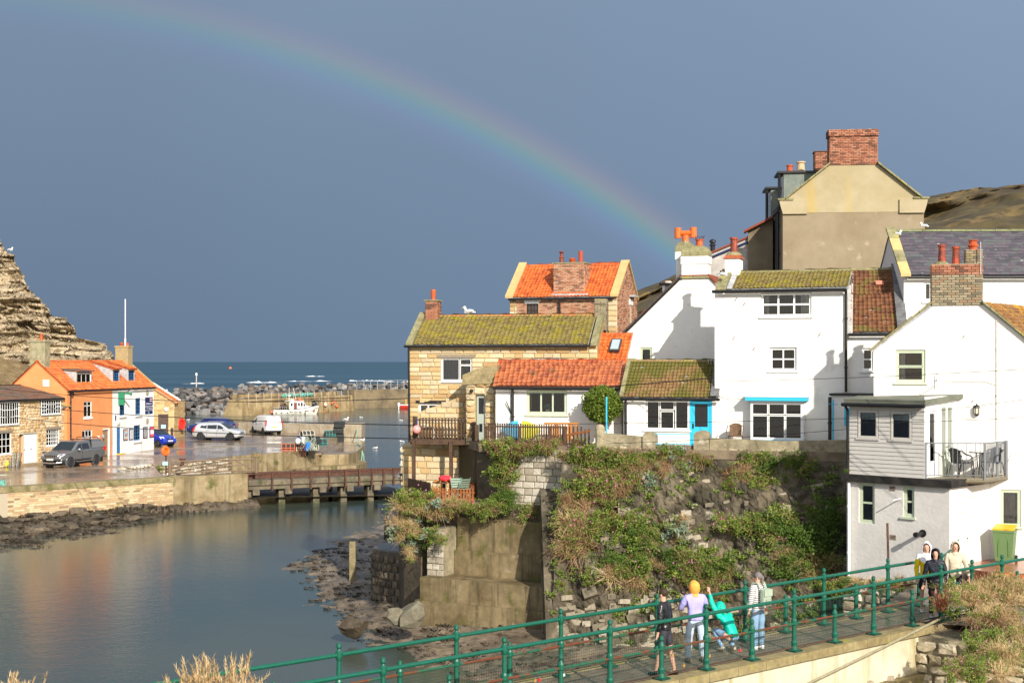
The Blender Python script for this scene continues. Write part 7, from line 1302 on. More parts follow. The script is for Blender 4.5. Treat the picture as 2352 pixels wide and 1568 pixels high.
  m=MB();m.tube([(.27*math.cos(math.pi*(1.2+.6*i/8)),.25*math.sin(math.pi*(1.2+.6*i/8))-.05,.43+.40*(.78+.22*math.sin(math.pi*i/8)))for i in range(9)],.014,6);m.build('back_rim',frame,c);place(c,(x,y,z),rz);return c
 mid=(S0+C1+W1+E1)/4;f=lambda a,b:S0.lerp(C1,a).lerp(W1.lerp(E1,a),b)
 v=f(.32,.52);chair(v.x,v.y,R(-60),'dark tub chair nearest the glazed doors on the balcony');v=f(.47,.30);chair(v.x,v.y,R(-75),'dark tub chair by the balcony railing beside the table');v=f(.86,.62);chair(v.x,v.y,R(120),'dark blue woven tub chair at the right end of the balcony',weave=M('blue_weave',(.06,.07,.10),var=.2,rough=.7))
 v=f(.70,.50);tt=thing('round_table','small round glass topped table on the balcony','table',(v.x,v.y,bz));MB().lathe((v.x,v.y,bz+.70),[(.29,0),(.30,.01),(.30,.02)],20).build('table_top',plain('table_glass',(.30,.36,.32),.1,spec=.7),tt);MB().torus((v.x,v.y,bz+.705),.30,.018,n=22,m=6).build('rim',DK,tt)
 for q in range(3):an=q*2.1+.4;MB().tube([(v.x+.10*math.cos(an),v.y+.10*math.sin(an),bz+.70),(v.x+.06*math.cos(an),v.y+.06*math.sin(an),bz+.30),(v.x+.24*math.cos(an),v.y+.24*math.sin(an),bz)],.014,6).build('leg',DK,tt)
 c=FB.pt(FB.s(1697),0,.75);chair(c.x,c.y,R(165),'brown wicker chair in front of the bay window behind the coping wall',weave=M('brown_wicker',(.14,.085,.05),var=.35,rough=.8),frame=M('brown_cane',(.13,.08,.045),var=.2),group=None,z=TERR)
 tz=-5.82;st=MB();pp=[K0+r*.25+Vector((.25,-.45)),onZ(2205,1345,-6.1).xy.to_3d().xy if False else Vector((13.3,39.2)),Vector((15.2,38.6)),Vector((17.5,39)),FM.pt(sr,0).xy,Vector((13.9,42.0)),K0+r*1.2]
 st.prism([(p[0],p[1],tz)for p in pp],(0,0,-.8));o=st.build('doorstep_terrace',M('wet_red_tile',(.24,.075,.035),(.33,.13,.06),2,.2,.25,spec=.6));struct(o)
 Rs=Face(pp[1],pp[2]);
 for i in range(14):a=Rs.L*i/14;fbox(MB(),Rs,a+.008,a+Rs.L/14-.008,tz-.16,tz+.012,.003,.03).build('riser_tile',M('orange_riser',(.42,.10,.03),var=.15,rough=.4),o)
 b=Vector((14.3,41.25,tz));bn=thing('wheelie_bin','green wheelie bin with a yellow lid against the white wall','bin',(0,0,0));GB=M('bin_green',(.12,.20,.08),var=.04,rough=.5);m=MB()
 vs=[(-.23,-.27,.06),(.23,-.27,.06),(.23,.24,.06),(-.23,.24,.06),(-.29,-.34,.94),(.29,-.34,.94),(.29,.30,.94),(-.29,.30,.94)];m.add(vs,[(3,2,1,0),(4,5,6,7),(0,1,5,4),(1,2,6,5),(2,3,7,6),(3,0,4,7)]);m.build('body',GB,bn);MB().abox(-.305,.305,-.355,.315,.90,.965).build('rim',GB,bn)
 m=MB();m.prism([(-.30,-.36,.967),(.30,-.36,.967),(.29,.33,1.03),(-.29,.33,1.03)],(0,0,.045));m.build('lid',M('bin_yellow',(.75,.42,.02),var=.05,rough=.45),bn);MB().tube([(-.25,.36,1.0),(.25,.36,1.0)],.02,6).build('handle',GB,bn)
 for sx in(-.27,.27):MB().lathe((sx-.03,.27,.10),[(.10,0),(.10,.06)],14,(1,0,0)).build('wheel',TYRE,bn)
 MB().abox(.02,.16,-.372,-.362,.985,1.0).build('label',plain('orange_label',(.65,.18,.02)),bn);m=MB();vs=[(.0+.14*math.cos(x/8*math.pi),-.325,.55+.3*math.sin(x/8*math.pi))for x in range(9)];m.tube([(-.14,-.295,.2)]+[(-v[0],v[1],v[2])for v in vs]+[(.14,-.295,.2)],.008,4);m.build('moulding',GB,bn);place(bn,(b.x,b.y,tz),R(-28))
 return tz
BTZ=balcony_house()
GROUNDR=M('earth_terrace',(.16,.12,.08),(.23,.18,.12),1,.2,.95,.5,10)
struct(MB().prism([(x,y,TERR)for x,y in((-1.9,54.5),(-1.2,51.3),(1.9,49.75),(2.4,48.9),(3.0,48.5),(10.9,46.2),(13,45),(13.5,48.3),(9,56),(3,56))],(0,0,-.3)).build('terrace',GROUNDR))
ROCKF=M('bank_rock',(.14,.115,.077),(.06,.048,.031),.9,.3,.95,1.0,7,moss=((.36,.32,.25),.22,1.5),moss2=((.04,.035,.022),.56,.7))
def rock(s,t,d=0.0):
 a=Vector((1.75,48.95,-3.25)).lerp(Vector((10.95,46.25,-3.2)),s);b=Vector((1.25,45.8,-9.5)).lerp(Vector((10.6,43.3,-8.6)),s)
 p=a.lerp(b,t);n=Vector((-.25,-.90,.36));k=.40*nz3(p.x*.55,p.z*.6,2)+.20*nz3(p.x*1.8,p.z*1.9,5)+.10*nz3(p.x*5,p.z*5,8)
 k*=min(1,6*t+.1)*min(1,8*s+.25);bulge=.55*math.sin(math.pi*min(1,t*1.2))*(.6+.4*s)
 return p+n*(k+bulge+d)
def rock_face():
 nx,ny=170,120;V=[rock(i/nx,j/ny)for i in range(nx+1)for j in range(ny+1)]
 o=struct(MB().add(V,[(i*(ny+1)+j,i*(ny+1)+j+1,(i+1)*(ny+1)+j+1,(i+1)*(ny+1)+j)for i in range(nx)for j in range(ny)]).build('rock_face',ROCKF));r=random.Random(9);xf=[]
 for _ in range(750):
  s,t=r.random(),r.random()
  if r.random()>(.10+.9*(t>.72)*(s<.55)+.5*(abs(t-.42)<.14)*(.25<s<.5)):continue
  p=rock(s,t,-.05);m=Matrix.Rotation(R(15),4,'Z')if False else Matrix(((1,0,-.25),(0,.38,-.9),(.1,.92,.36))).to_4x4();m.translation=p;w=r.uniform(.18,.5);xf.append((r.randrange(8),m@Matrix.Rotation(r.uniform(-.2,.2),4,'Z')@Matrix.Rotation(r.uniform(-.25,.25),4,'X')@Matrix.Diagonal((w,w*r.uniform(.45,.75),.16,1))))
 pieces('stone',STONES,M('bank_stone',(.38,.33,.25),var=.25,rough=.95,bump=.6,scale=3,tcol=((.08,.065,.04),(.18,.15,.10),(.25,.21,.15),(.32,.28,.215)),moss=((.06,.05,.03),.32,1.3)),o,xf,260)
 G=[((p.x/p.y*F_+1176,830-p.z/p.y*F_),p)for p in(rock(i/40,j/30)for i in range(41)for j in range(31))]
 return lambda u,v:min(G,key=lambda g:(g[0][0]-u)**2+(g[0][1]-v)**2)[1]
on_rock=rock_face()
LWALL=M('lichen_wall_stone',(.33,.28,.19),var=.22,scale=3,rough=.95,bump=.6,bscale=16,tcol=((.20,.16,.10),(.34,.28,.18),(.42,.37,.27)),moss=((.10,.09,.05),.35,1.3));WM=M('lichen_wall_core',(.31,.265,.175),(.19,.16,.10),1.6,.2,.95,.8,10,moss=((.46,.42,.32),.2,2))
WF=Face((2.95,48.62),(10.92,46.3))
def coping_wall():
 F=WF;t=thing('garden_wall','lichened stone garden wall with two round topped piers in front of the white houses','wall',F.pt(4,-3.6))
 for u0,u1,v0,v1 in((1371,1476,993,1003),(1630,1800,1006,1013),(1800,1948,1013,1010)):
  a,b=F.s(u0),F.s(u1);MB().prism([F.pt(a,-3.75),F.pt(b,-3.75),F.pt(b,F.z(v1,b)),F.pt(a,F.z(v0,a))],-F.n*.28).build('wall',WM,t);pieces('stone',RUBBLE,LWALL,t,courses(Face(F.pt(0,0,-.02),F.pt(F.L,0,-.02)),-3.75,F.z(max(v0,v1),a)-.22,lambda z:(a,b),(.14,.22),(.22,.5),(),.02,.09,.02,8,jit=.05,seed=int(u0)),70)
 for u0,u1,v0 in((1477,1506,991),(1594,1629,989)):
  a,b=F.s(u0),F.s(u1);m=MB();w=(b-a)/2;prof=[(a,-3.75),(b,-3.75),(b,F.z(v0+10,a))]+[(a+w+w*math.cos(q*math.pi/8),F.z(v0+10,a)+.15*math.sin(q*math.pi/8))for q in range(1,8)]+[(a,F.z(v0+10,a))];m.prism([F.pt(x,z,.08)for x,z in prof],-F.n*.5);m.build('pier',WM,t)
 a,b=F.s(1507),F.s(1593);n=16
 for i in range(n):x=a+(b-a)*i/n;fbox(MB(),F,x+.004,x+(b-a)/n-.004,-3.7,F.z(1021,a),-.12,-.09+.01*(i%3)).build('board',M('grey_boards',(.20,.165,.14),(.13,.11,.09),4,.2,.9,.3,20),t)
 for v in(996.5,1019):MB().tube([F.pt(a-.1,F.z(v,a),-.05),F.pt(b,F.z(v+1,b),-.05)],.018,6).build('rail',CYAN,t)
 g=Face((1.15,49.75),(1.75,49.6));m=MB();q=P(1378,985,48.7);m.tube([q+Vector((0,0,-1.2)),q+Vector((0,0,.02))],.17,10);m.ball(q+Vector((0,0,.02)),.17,.17,.15,10,6);tag(m.build('gate_pier',WM),'round headed stone gate pier at the end of the picket fence','pier')
 q=P(1393,1000,48.9);tag(MB().tube([q+Vector((0,0,-.6)),P(1393,911,48.9)],.028,8).build('blue_post',CYAN),'sky blue washing line post beside the round green bush','pole')
 B=Face((-.2,50.75),(2.15,49.55));u=thing('retaining_wall','pale squared stone retaining wall under the picket fence','wall',B.pt(1,-5.4));fbox(MB(),B,-.1,B.L,-6.2,-3.1,-.5,0).build('core',WM,u);pieces('stone',STONES,M('pale_block',(.42,.375,.30),var=.18,rough=.95,bump=.5,scale=3,tcol=((.30,.26,.20),(.42,.38,.30),(.52,.48,.40)),moss=((.15,.12,.08),.22,1.2)),u,courses(B,-6.1,-3.1,lambda z:(-.1,B.L),(.19,.27),(.28,.48),(),.016,.06,.01,8,jit=.02,seed=91),150)
coping_wall()
def recess():
 F=Face((-3.15,50.9),(.79,48.7));CD=M('algae_concrete',(.215,.165,.088),(.11,.08,.038),.9,.2,.7,.4,10,streak=((.055,.042,.022),.42,4.5),moss=((.085,.085,.02),.30,1.1),moss2=((.30,.26,.18),.12,2.2));t=thing('river_buttress','stepped algae stained concrete buttress filling the bank above the mud','wall',F.pt(2,-9.4))
 for s,z0,z1,o in((0,-9.8,-8.43,.60),(.1,-8.43,-7.64,.42),(.75,-7.64,-6.78,-.85),(.80,-6.78,-5.62,-.97)):fbox(MB(),F,s,F.L+.8,z0,z1,-3.6,o).build('tier',CD,t)
 k=fbox(MB(),F,.02,.72,-8.43,-5.95,-3,-.18).build('pillar',WM,t);pieces('stone',STONES,M('pale_block',(.42,.375,.30)),k,courses(Face(F.pt(0,0,-.18),F.pt(F.L,0,-.18)),-8.4,-5.95,lambda z:(.02,.72),(.18,.26),(.2,.4),(),.02,.05,.01,8,jit=.03,seed=92),40)
 MB().prism([(1.0,50.2,-4.4),(1.0,48.2,-5.1),(1.12,45.6,-9.6),(1.0,50.2,-9.6)],(1.5,0,0)).build('return_wall',ROCKF,t)
 u=thing('bank_block','dark overgrown stone bank under the lower patio','bank',(-2,52,-9.5));MB().prism([(x,y,-5.05)for x,y in((-4.35,54.6),(-4.0,52.6),(-3.3,51.55),(-2.62,51.95),(1.3,49.75),(1.4,52),(-1,54.6))],(0,0,-5)).build('bank',M('shade_dark_stone',(.075,.06,.04),(.13,.10,.065),1.2,.3,.8,1,6,moss=((.05,.055,.015),.3,1.2)),u)
 w=thing('earth_bank','shaded earth bank between the deck and the pale block wall','bank',(-.5,51,-9));MB().prism([(x,y,-3.0)for x,y in((-1.45,53),(-1.25,51.7),(-.2,51.0),(2.1,49.9),(2.2,53),(-1.4,54.6))],(0,0,-6.5)).build('bank',MATS['shade_dark_stone'],w)  # added fill under the annex; its dark stone colour paints the shadow there
 v=thing('slip_platform','round stone walled platform at the river edge left of the buttress','platform',(-3.4,56.5,-9.5));MB().lathe((-3.4,56.5,-9.8),[(2.15,0),(2.1,2.45),(2.0,2.5)],32).build('platform',M('wet_slab',(.13,.105,.075),(.08,.065,.05),1.5,.2,.35,.5,9),v);xf=[];r=random.Random(3)
 for j in range(7):
  for i in range(26):an=math.pi+(i+.5*(j%2))/26*math.pi*1.15;n=Vector((math.cos(an),math.sin(an),0));m=Matrix(((-n.y,0,n.x),(n.x,0,n.y),(0,1,0))).to_4x4();m.translation=Vector((-3.4,56.5,-9.5+j*.31))+n*2.15;xf.append((r.randrange(8),m@Matrix.Diagonal((.27,.28,.1,1))))
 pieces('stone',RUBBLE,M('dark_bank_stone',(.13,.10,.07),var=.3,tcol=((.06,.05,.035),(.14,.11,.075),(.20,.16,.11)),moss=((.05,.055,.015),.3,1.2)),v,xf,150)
 POST=M('mossy_post',(.22,.18,.10),(.14,.12,.06),2,.2,.9,.6,12,moss=((.26,.25,.03),.3,2));p=onZ(810,1322,-9.15);tag(MB().abox(p.x-.13,p.x+.13,p.y-.13,p.y+.13,-9.6,-7.68).build('mooring_post',POST),'square mossy timber post standing in the mud by the water','post');p=onZ(888,1235,-9.3);tag(MB().abox(p.x-.13,p.x+.13,p.y-.13,p.y+.13,-9.8,P(0,1190,p.y).z).build('mooring_post',M('black_timber',(.03,.025,.018))),'dark timber post by the round stone platform','post')
 GR=M('split_boulder',(.17,.155,.11),(.12,.105,.07),2,.2,.8,.5,10);p=onZ(945,1452,-9.1)
 for dx,sc,rz in((.12,(1.0,.75,.72),.2),(-.52,(.38,.55,.55),1.4)):
  b=MB();b.add([(x*sc[0]*1.25,y*sc[1]*1.25,z*sc[2]*1.2)for x,y,z in BOULDERS[3 if dx>0 else 5][0]],BOULDERS[0][1]);o=b.build('split_boulder',GR);o.location=(p.x+dx,p.y,-8.85);o.rotation_euler=(.2,-.35,rz);tag(o,'big grey boulder with a cleft side on the mud' if dx>0 else 'smaller split off slab leaning on the big grey mud boulder','boulder')
 p=onZ(814,1478,-9.5);b=MB();b.add([(x*.95,y*.8,z*.75)for x,y,z in BOULDERS[2][0]],BOULDERS[2][1]);o=b.build('weedy_rock',M('weed_rock',(.06,.045,.03),(.11,.085,.055),4,.3,.8,1,14));o.location=(p.x,p.y,-9.35);tag(o,'round weed covered rock standing in the shallow water','rock')
recess()
BRW=M('brown_stained_wood',(.095,.055,.034),(.060,.036,.024),4,.25,.8,.4,22);ORW=M('orange_stained_wood',(.30,.105,.030),(.22,.075,.025),4,.2,.75,.3,22)
def pickets(t,F,s0,s1,z0,z1,n,w,mat,o=0.0,dip=None):
 for i in range(n):
  s=s0+(s1-s0)*(i+.5)/n;h=z1+random.uniform(-.02,.02)+(dip(i/n)if dip else 0);MB().prism([F.pt(s-w/2,z0,o),F.pt(s+w/2,z0,o),F.pt(s+w/2,h,o),F.pt(s-w/2,h,o)],F.n*.022).build('picket',mat,t)
def decks():
 F=Face((-3.72,53.75),(-1.55,53.2));z=-2.92;t=thing('timber_deck','raised brown timber deck with picket railing on posts beside the sandstone cottage','deck',F.pt(1,-5));L_=F.L
 for i in range(9):fbox(MB(),F,-.1,L_+.2,z-.04,z,-1.4+i*.16,-1.25+i*.16).build('deck_board',BRW,t)
 fbox(MB(),F,-.12,L_+.15,z-.20,z-.042,-.06,.06).build('beam',BRW,t);pickets(t,F,.06,L_-.04,z+.02,z+.80,17,.055,BRW)
 for q in(.70,.14):fbox(MB(),F,0,L_,z+q,z+q+.05,.024,.06).build('rail',BRW,t)
 for u,b in((952.5,-5.2),(1038,-5.0)):s=F.s(u);fbox(MB(),F,s-.06,s+.06,b,z-.045,.062,.18).build('post',BRW,t)
 for s in(.02,L_):fbox(MB(),F,s-.05,s+.05,z,z+.86,-.05,.02).build('post',BRW,t)
 S=Face(F.pt(L_,0),F.pt(L_+.5,0,.9));pickets(t,S,.1,S.L,z-.05,z+.68,7,.055,BRW);fbox(MB(),S,0,S.L,z+.55,z+.61,.024,.05).build('rail',BRW,t)
 p=F.pt(S.L*0+L_+.5,0,.9);MB().abox(p.x-.07,p.x+.07,p.y-.07,p.y+.07,-5,z+.6).build('post',BRW,t)
 q=P(957,986,53.4);m=MB();m.ball(q,.16,.16,.165,14,10);b=m.build('buoy',plain('pink_float',(.85,.30,.28),.35),smooth=True);tag(b,'round pink buoy hanging on the deck railing at the cottage corner','buoy');MB().tube([q+Vector((0,0,.15)),q+Vector((0,0,.4))],.03,6).build('strap',plain('navy_strap',(.03,.03,.15)),b)
 for u,lab in((985,'white metal garden chair behind the deck railing, nearer the sea'),(1028,'white metal garden chair behind the deck railing, nearer the door')):
  c=thing('garden_chair',lab,'chair',P(u,1007,54.2));p=P(u,1007,54.2);p.z=z
  for dx in(-.2,.2):
   for dy in(-.2,.2):MB().tube([p+Vector((dx,dy,0)),p+Vector((dx,dy,.44 if dy<0 else.9))],.015,5).build('leg',WHITEP,c)
  for i in range(4):MB().abox(p.x-.2,p.x+.2,p.y-.2+i*.1,p.y-.13+i*.1,p.z+.43,p.z+.45).build('seat_slat',WHITEP,c);MB().abox(p.x-.17+.1*i,p.x-.13+.1*i,p.y+.19,p.y+.21,p.z+.5,p.z+.88).build('back_slat',WHITEP,c)
 A=Face((-.95,51.15),(1.85,50.2));a=thing('picket_fence','dark brown picket fence along the terrace of the white annex','fence',A.pt(1,-3));x0,x1=A.s(1120),A.s(1301);pickets(a,A,x0,x1,-3.05,A.z(971,1),34,.05,BRW,dip=lambda q:-.06*q)
 for zz in(-2.35,-2.85):fbox(MB(),A,x0,x1,zz,zz+.055,.024,.05).build('rail',BRW,a)
 for u in(1118,1195,1264,1300):s=A.s(u);fbox(MB(),A,s-.055,s+.055,-3.2,A.z(978,s),.052,.14).build('post',BRW,a)
 Bf=Face(A.pt(x1+.05,0,.05),A.pt(x1+1.0,0,.35));a2=thing('picket_fence','short lower run of brown picket fence between the long fence and the gate pier','fence',Bf.pt(.4,-3));pickets(a2,Bf,.02,Bf.L,-3.3,-2.28,6,.055,BRW,dip=lambda q:-.08*(q>.5));MB().prism([Bf.pt(0,-2.62,.024),Bf.pt(Bf.L,-2.45,.024),Bf.pt(Bf.L,-2.38,.024),Bf.pt(0,-2.55,.024)],Bf.n*.03).build('rail',ORW,a2)
 c=P(1196,985,51.6);rings=[];m=MB()
 for i,q in enumerate((-1,-.93,-.75,-.4,-.12,.05,.4,.75,.93,1)):
  h=max(.02,(1-abs(q)**2.6));ctr=c+Vector((q*.72,-q*.2,-.05));rings.append([ctr+Vector((.0,.07*math.cos(k*math.pi/4)*h**.4,.36*h*math.sin(k*math.pi/4)))for k in range(8)])
 for i in range(9):
  m.m=0 if(i<4 or i>7)else(1 if i<5 else 2)
  for k in range(8):m.quad(rings[i][k],rings[i+1][k],rings[i+1][(k+1)%8],rings[i][(k+1)%8])
 tag(m.build('paddle_board',[plain('board_blue',(.06,.40,.62),.35),WHITEP,plain('board_yellow',(.62,.62,.04),.35)]),'blue, white and yellow paddle board on its edge behind the picket fence','board')
 b=thing('garden_bench','orange slatted wooden bench behind the picket fence','bench',P(1275,1000,50.9));g=Face((1.15,51.0),(2.3,50.75))
 for i in range(12):fbox(MB(),g,.05+i*.1,.10+i*.1,-2.85,-2.22,-.02,.0).build('slat',plain('orange_wood',(.55,.20,.03),.6),b)
 fbox(MB(),g,0,1.25,-2.24,-2.18,-.04,.02).build('top_rail',plain('orange_wood',(.55,.20,.03)),b)
 G=Face((-2.85,51.0),(-1.33,50.55));d=thing('patio_fence','orange brown picket fence round the lower patio','fence',G.pt(.7,-5));pickets(d,G,0,G.L,-5.1,-4.52,14,.06,ORW)
 for zz in(-4.68,-4.95):fbox(MB(),G,0,G.L,zz,zz+.05,-.04,-.002).build('rail',ORW,d)
 Hh=Face((-3.9,53.3),(-2.9,51.05));e=thing('patio_fence','dark picket fence down the river side of the lower patio','fence',Hh.pt(1,-5));pickets(e,Hh,0,Hh.L,-5.1,-4.35,20,.07,BRW);fbox(MB(),Hh,0,Hh.L,-4.6,-4.55,-.04,-.002).build('rail',BRW,e)
 SG=M('sage_folding_paint',(.22,.30,.23),var=.1,rough=.6)
 for u,lab,an in((1050,'green folding garden chair leaning back on the shaded patio',.4),(1064,'green folding garden chair nearest the patio fence',-2.4)):
  p=P(u,1120,51.6);p.z=-5.05;c=thing('folding_chair',lab,'chair',(0,0,0),'green folding chairs')
  for x in(-.2,.2):MB().tube([(x,-.25,0),(x,.18,.85)],.018,4).build('leg',SG,c);MB().tube([(x,.25,0),(x,-.2,.45)],.018,4).build('leg',SG,c)
  for i in range(4):MB().abox(-.2,.2,-.2+.1*i,-.13+.1*i,.43,.45).build('seat_slat',SG,c);MB().box((0,.07+i*.032,.52+.085*i),(.2,0,0),(0,.008,0),(0,.014,.03)).build('back_slat',SG,c)
  place(c,p,an)
 p=P(1020,1125,52.0);p.z=-5.05;tb=thing('patio_table','dark patio table with a red cushion and orange cords on it','table',p);MB().lathe(p+Vector((0,0,.62)),[(.42,0),(.42,.04)],16).build('table_top',BRW,tb);MB().tube([p,p+Vector((0,0,.62))],.06,8).build('pedestal',BRW,tb);q=MB().ball(p+Vector((.05,0,.78)),.26,.22,.13,10,6).build('cushion',plain('red_cloth',(.62,.03,.05),.8),smooth=True);tag(q,'crumpled red cushion on the dark patio table','cushion')
 m=MB()
 for k in range(9):an=k*.7;m.tube([p+Vector((.2*math.cos(an),.2*math.sin(an),.72)),p+Vector((.42*math.cos(an+.2),.42*math.sin(an+.2),.66)),p+Vector((.43*math.cos(an+.3),.43*math.sin(an+.3),.3))],.009,4)
 tag(m.build('cord',plain('orange_cord',(.75,.28,.02))),'tangle of orange cord hanging over the patio table','cord');p=P(1078,1110,52.2);p.z=-5.05;tag(MB().lathe(p,[(.20,0),(.27,.30),(.27,.62),(.24,.62),(.24,.5)],16,cap=False).build('barrel_tub',M('tub_wood',(.20,.075,.03),var=.2)),'ribbed brown plant tub in the shade of the patio','tub')
decks()
GREENP=M('bridge_green_paint',(.004,.090,.055),var=.12,scale=3,rough=.35,spec=.5,moss=((.10,.035,.015),.10,2.5));RUSTG=M('rusted_green',(.015,.09,.05),(.13,.04,.018),2.2,.15,.5,.3,20,lo=.46,hi=.54)
PAVE=M('wet_paving',(.185,.138,.092),(.115,.088,.06),1.3,.2,.3,.3,18,spec=.5,wet=(.12,.55,.9,.38,.6));KERB=M('kerb_stone',(.29,.235,.115),(.21,.165,.075),2,.2,.85,.5,14,moss=((.30,.27,.05),.25,1.6));BEAMW=M('bridge_beam_cream',(.60,.545,.41),(.50,.44,.31),1.2,.06,.85,.3,20,streak=((.30,.25,.10),.35,2.2));DARKIRON=M('dark_iron_base',(.010,.055,.035),var=.2,rough=.5)
BE=Vector((.758,.652,0)).normalized();BN=Vector((BE.y,-BE.x,0));B0=Vector((3.53,28.06,0))
NF=Face(B0,B0+BE);FF=Face(B0-BN*1.62,B0-BN*1.62+BE)
def bridge():
 t=thing('footbridge','stone paved footbridge with a cream beam and mossy kerb crossing the river','bridge',(3,27,DECK));s1=8.0
 fbox(MB(),NF,-22,s1+9,DECK-.35,DECK-.062,-1.75,-.12).build('deck',CONC,t);n=26
 for i in range(n):
  a=-12+i*.92
  for j in range(2):fbox(MB(),NF,a+.006,a+.914,DECK-.06,DECK+random.uniform(-.004,.004),-1.72+j*.70,-1.03+j*.685).build('paving_slab',PAVE,t)
 for i in range(22):a=-11+i*.88;fbox(MB(),NF,a+.006,a+.874,DECK-.17,DECK+.012+random.uniform(-.004,.004),-.33,.10).build('kerb_stone',KERB,t)if a<s1 else None
 for i in range(22):a=-11+i*.95;fbox(MB(),NF,a+.005,a+.945,DECK-.17,DECK+.01,-1.92,-1.722).build('kerb_stone',KERB,t)
 fbox(MB(),NF,-22,s1-.15,DECK-1.05,DECK-.172,-.25,.0).build('beam',BEAMW,t);fbox(MB(),NF,-22,s1+.1,DECK-1.28,DECK-1.052,-.3,.22).build('ledge',KERB,t);fbox(MB(),NF,-22,s1-.15,DECK-1.05,DECK-.36,-1.75,-1.55).build('beam',BEAMW,t)
 for i in range(12):a=-2+i*.78;MB().prism([NF.pt(a,DECK-1.05,.002),NF.pt(a+.16,DECK-1.05,.002),NF.pt(a+.16,DECK-.95,.002),NF.pt(a+.05,DECK-.95,.002)],NF.n*.10).build('drain_lip',CONCL,t)
 m=MB();pts=[NF.pt(-3+11.5*q/10,DECK-1.35+1.55*(q/10)**1.25,.24)for q in range(11)];tag(MB().tube(pts,.03,8).build('old_hose',M('old_rope',(.27,.24,.15),var=.25,rough=.9)),'frayed grey hose slung along the outside of the bridge beam','hose')
 def railing(F,o,us_t,us_s,lab,ends):
  r=thing('bridge_railing',lab,'railing',F.pt(2,DECK,o));top,mid,bot=DECK+1.13,DECK+.60,DECK+.10;post=[(.115,0),(.115,.03),(.075,.05),(.06,.12),(.075,.20),(.05,.24),(.045,.55),(.065,.58),(.065,.66),(.045,.70)]
  S=sorted([(F.s(u),1)for u in us_t]+[(F.s(u),0)for u in us_s])
  for s,tall in S:
   h=1.0 if tall else 0;pr=post+([(.040,1.02),(.055,1.05),(.065,1.09),(.065,1.17),(.035,1.20),(.03,1.22),(.048,1.26),(.042,1.31),(.015,1.33)]if tall else[(.035,.72),(.030,.74),(.048,.78),(.042,.83),(.015,.85)])
   m=MB();m.lathe(F.pt(s,DECK+.01,o),pr,12);m.m=1;fbox(m,F,s-.13,s+.13,DECK+.008,DECK+.045,o-.13,o+.13);m.build('post',[GREENP,DARKIRON],r,smooth=False)
  a,b=ends;n=14
  MB().tube([F.pt(a+(b-a)*i/n,top+.004*(i%2),o)for i in range(n+1)],.038,10).build('top_rail',GREENP,r);MB().tube([F.pt(a+(b-a)*i/n,mid,o)for i in range(n+1)],.026,8).build('mid_rail',RUSTG,r);MB().tube([F.pt(a+(b-a)*i/n,bot,o)for i in range(n+1)],.016,6).build('bottom_rail',RUST,r)
  for(p,_),(q,_)in zip(S,S[1:]):
   if q-p>2.0:continue
   m=MB();nv,nh=int((q-p-.1)/.055),9
   for i in range(nv):x=p+.06+(q-p-.12)*i/(nv-1);m.tube([F.pt(x,bot,o+.012),F.pt(x+.01,mid-.02,o+.012+.01*math.sin(i))],.003,3,False)
   for j in range(nh):z=bot+.02+(mid-bot-.05)*j/(nh-1);m.tube([F.pt(p+.05,z,o+.018),F.pt((p+q)/2,z-.006,o+.02),F.pt(q-.05,z,o+.018)],.003,3,False)
   m.build('mesh_panel',plain('green_wire',(.008,.055,.036),.5),r)
  return r
 railing(NF,-.16,(893,1172,1415,1636,1838,2020,2175,2246,2315,2380),(760,1045,1302,1533,1741,1931,2109,2212,2283,2350),'green railing on the near side of the footbridge',(NF.s(400),NF.s(2470)))
 railing(FF,-.02,(103,462,780,1050,1290,1511,1713,1894,2041),(300,630,920,1172,1402,1614,1806,1968,2112),'green railing on the far side of the footbridge',(FF.s(-300),FF.s(2125)))
 h=thing('handrail','short green handrail climbing beside the house door behind the walkers','railing',(11.2,37.5,DECK));a,b=P(2163,1330,37.5),P(2190,1315,38.5);m=MB()
 for p,v in((a,1268),(b,1246)):q=P(0,v,p.y).z;m.lathe((p.x,p.y,p.z-.5),[(.04,0),(.04,q-p.z+.38),(.055,q-p.z+.40),(.05,q-p.z+.46),(.01,q-p.z+.5)],10)
 m.tube([P(2163,1279,37.5),P(2190,1258,38.5)],.03,8);m.build('rail',GREENP,h)
 for k,(u,v,c)in enumerate(((1556,1503,'brass'),(1582,1527,'brass'),(1641,1505,'brass'),(1711,1492,'red'),(1250,1529,'red'),(1240,1522,'brass'),(1306,1517,'steel'))):
  F=NF;s=F.s(u);z=min(DECK+.5,max(DECK+.15,F.z(v,s)));pd=thing('padlock',f'small {c} padlock clipped to the bridge mesh, number {k + 1} from the right' if 0 else f'tiny {c} padlock clipped to the bridge mesh','padlock',F.pt(s,z,-.13),'padlocks on the bridge mesh');fbox(MB(),F,s-.025,s+.025,z-.05,z,-.145,-.12).build('case',plain(c+'_lock',{'brass':(.35,.20,.06),'red':(.6,.02,.02),'steel':(.5,.5,.5)}[c],.4),pd);MB().tube([F.pt(s-.016,z,-.13),F.pt(s-.014,z+.035,-.13),F.pt(s+.014,z+.035,-.13),F.pt(s+.016,z,-.13)],.005,4).build('shackle',CHROME,pd)
 struct(MB().quad(*[(x,y,DECK-.075)for x,y in((8.6,34.6),(11.5,33.6),(30,46),(30,60),(13,44),(10,37.5))]).build('path',PAVE));
bridge()
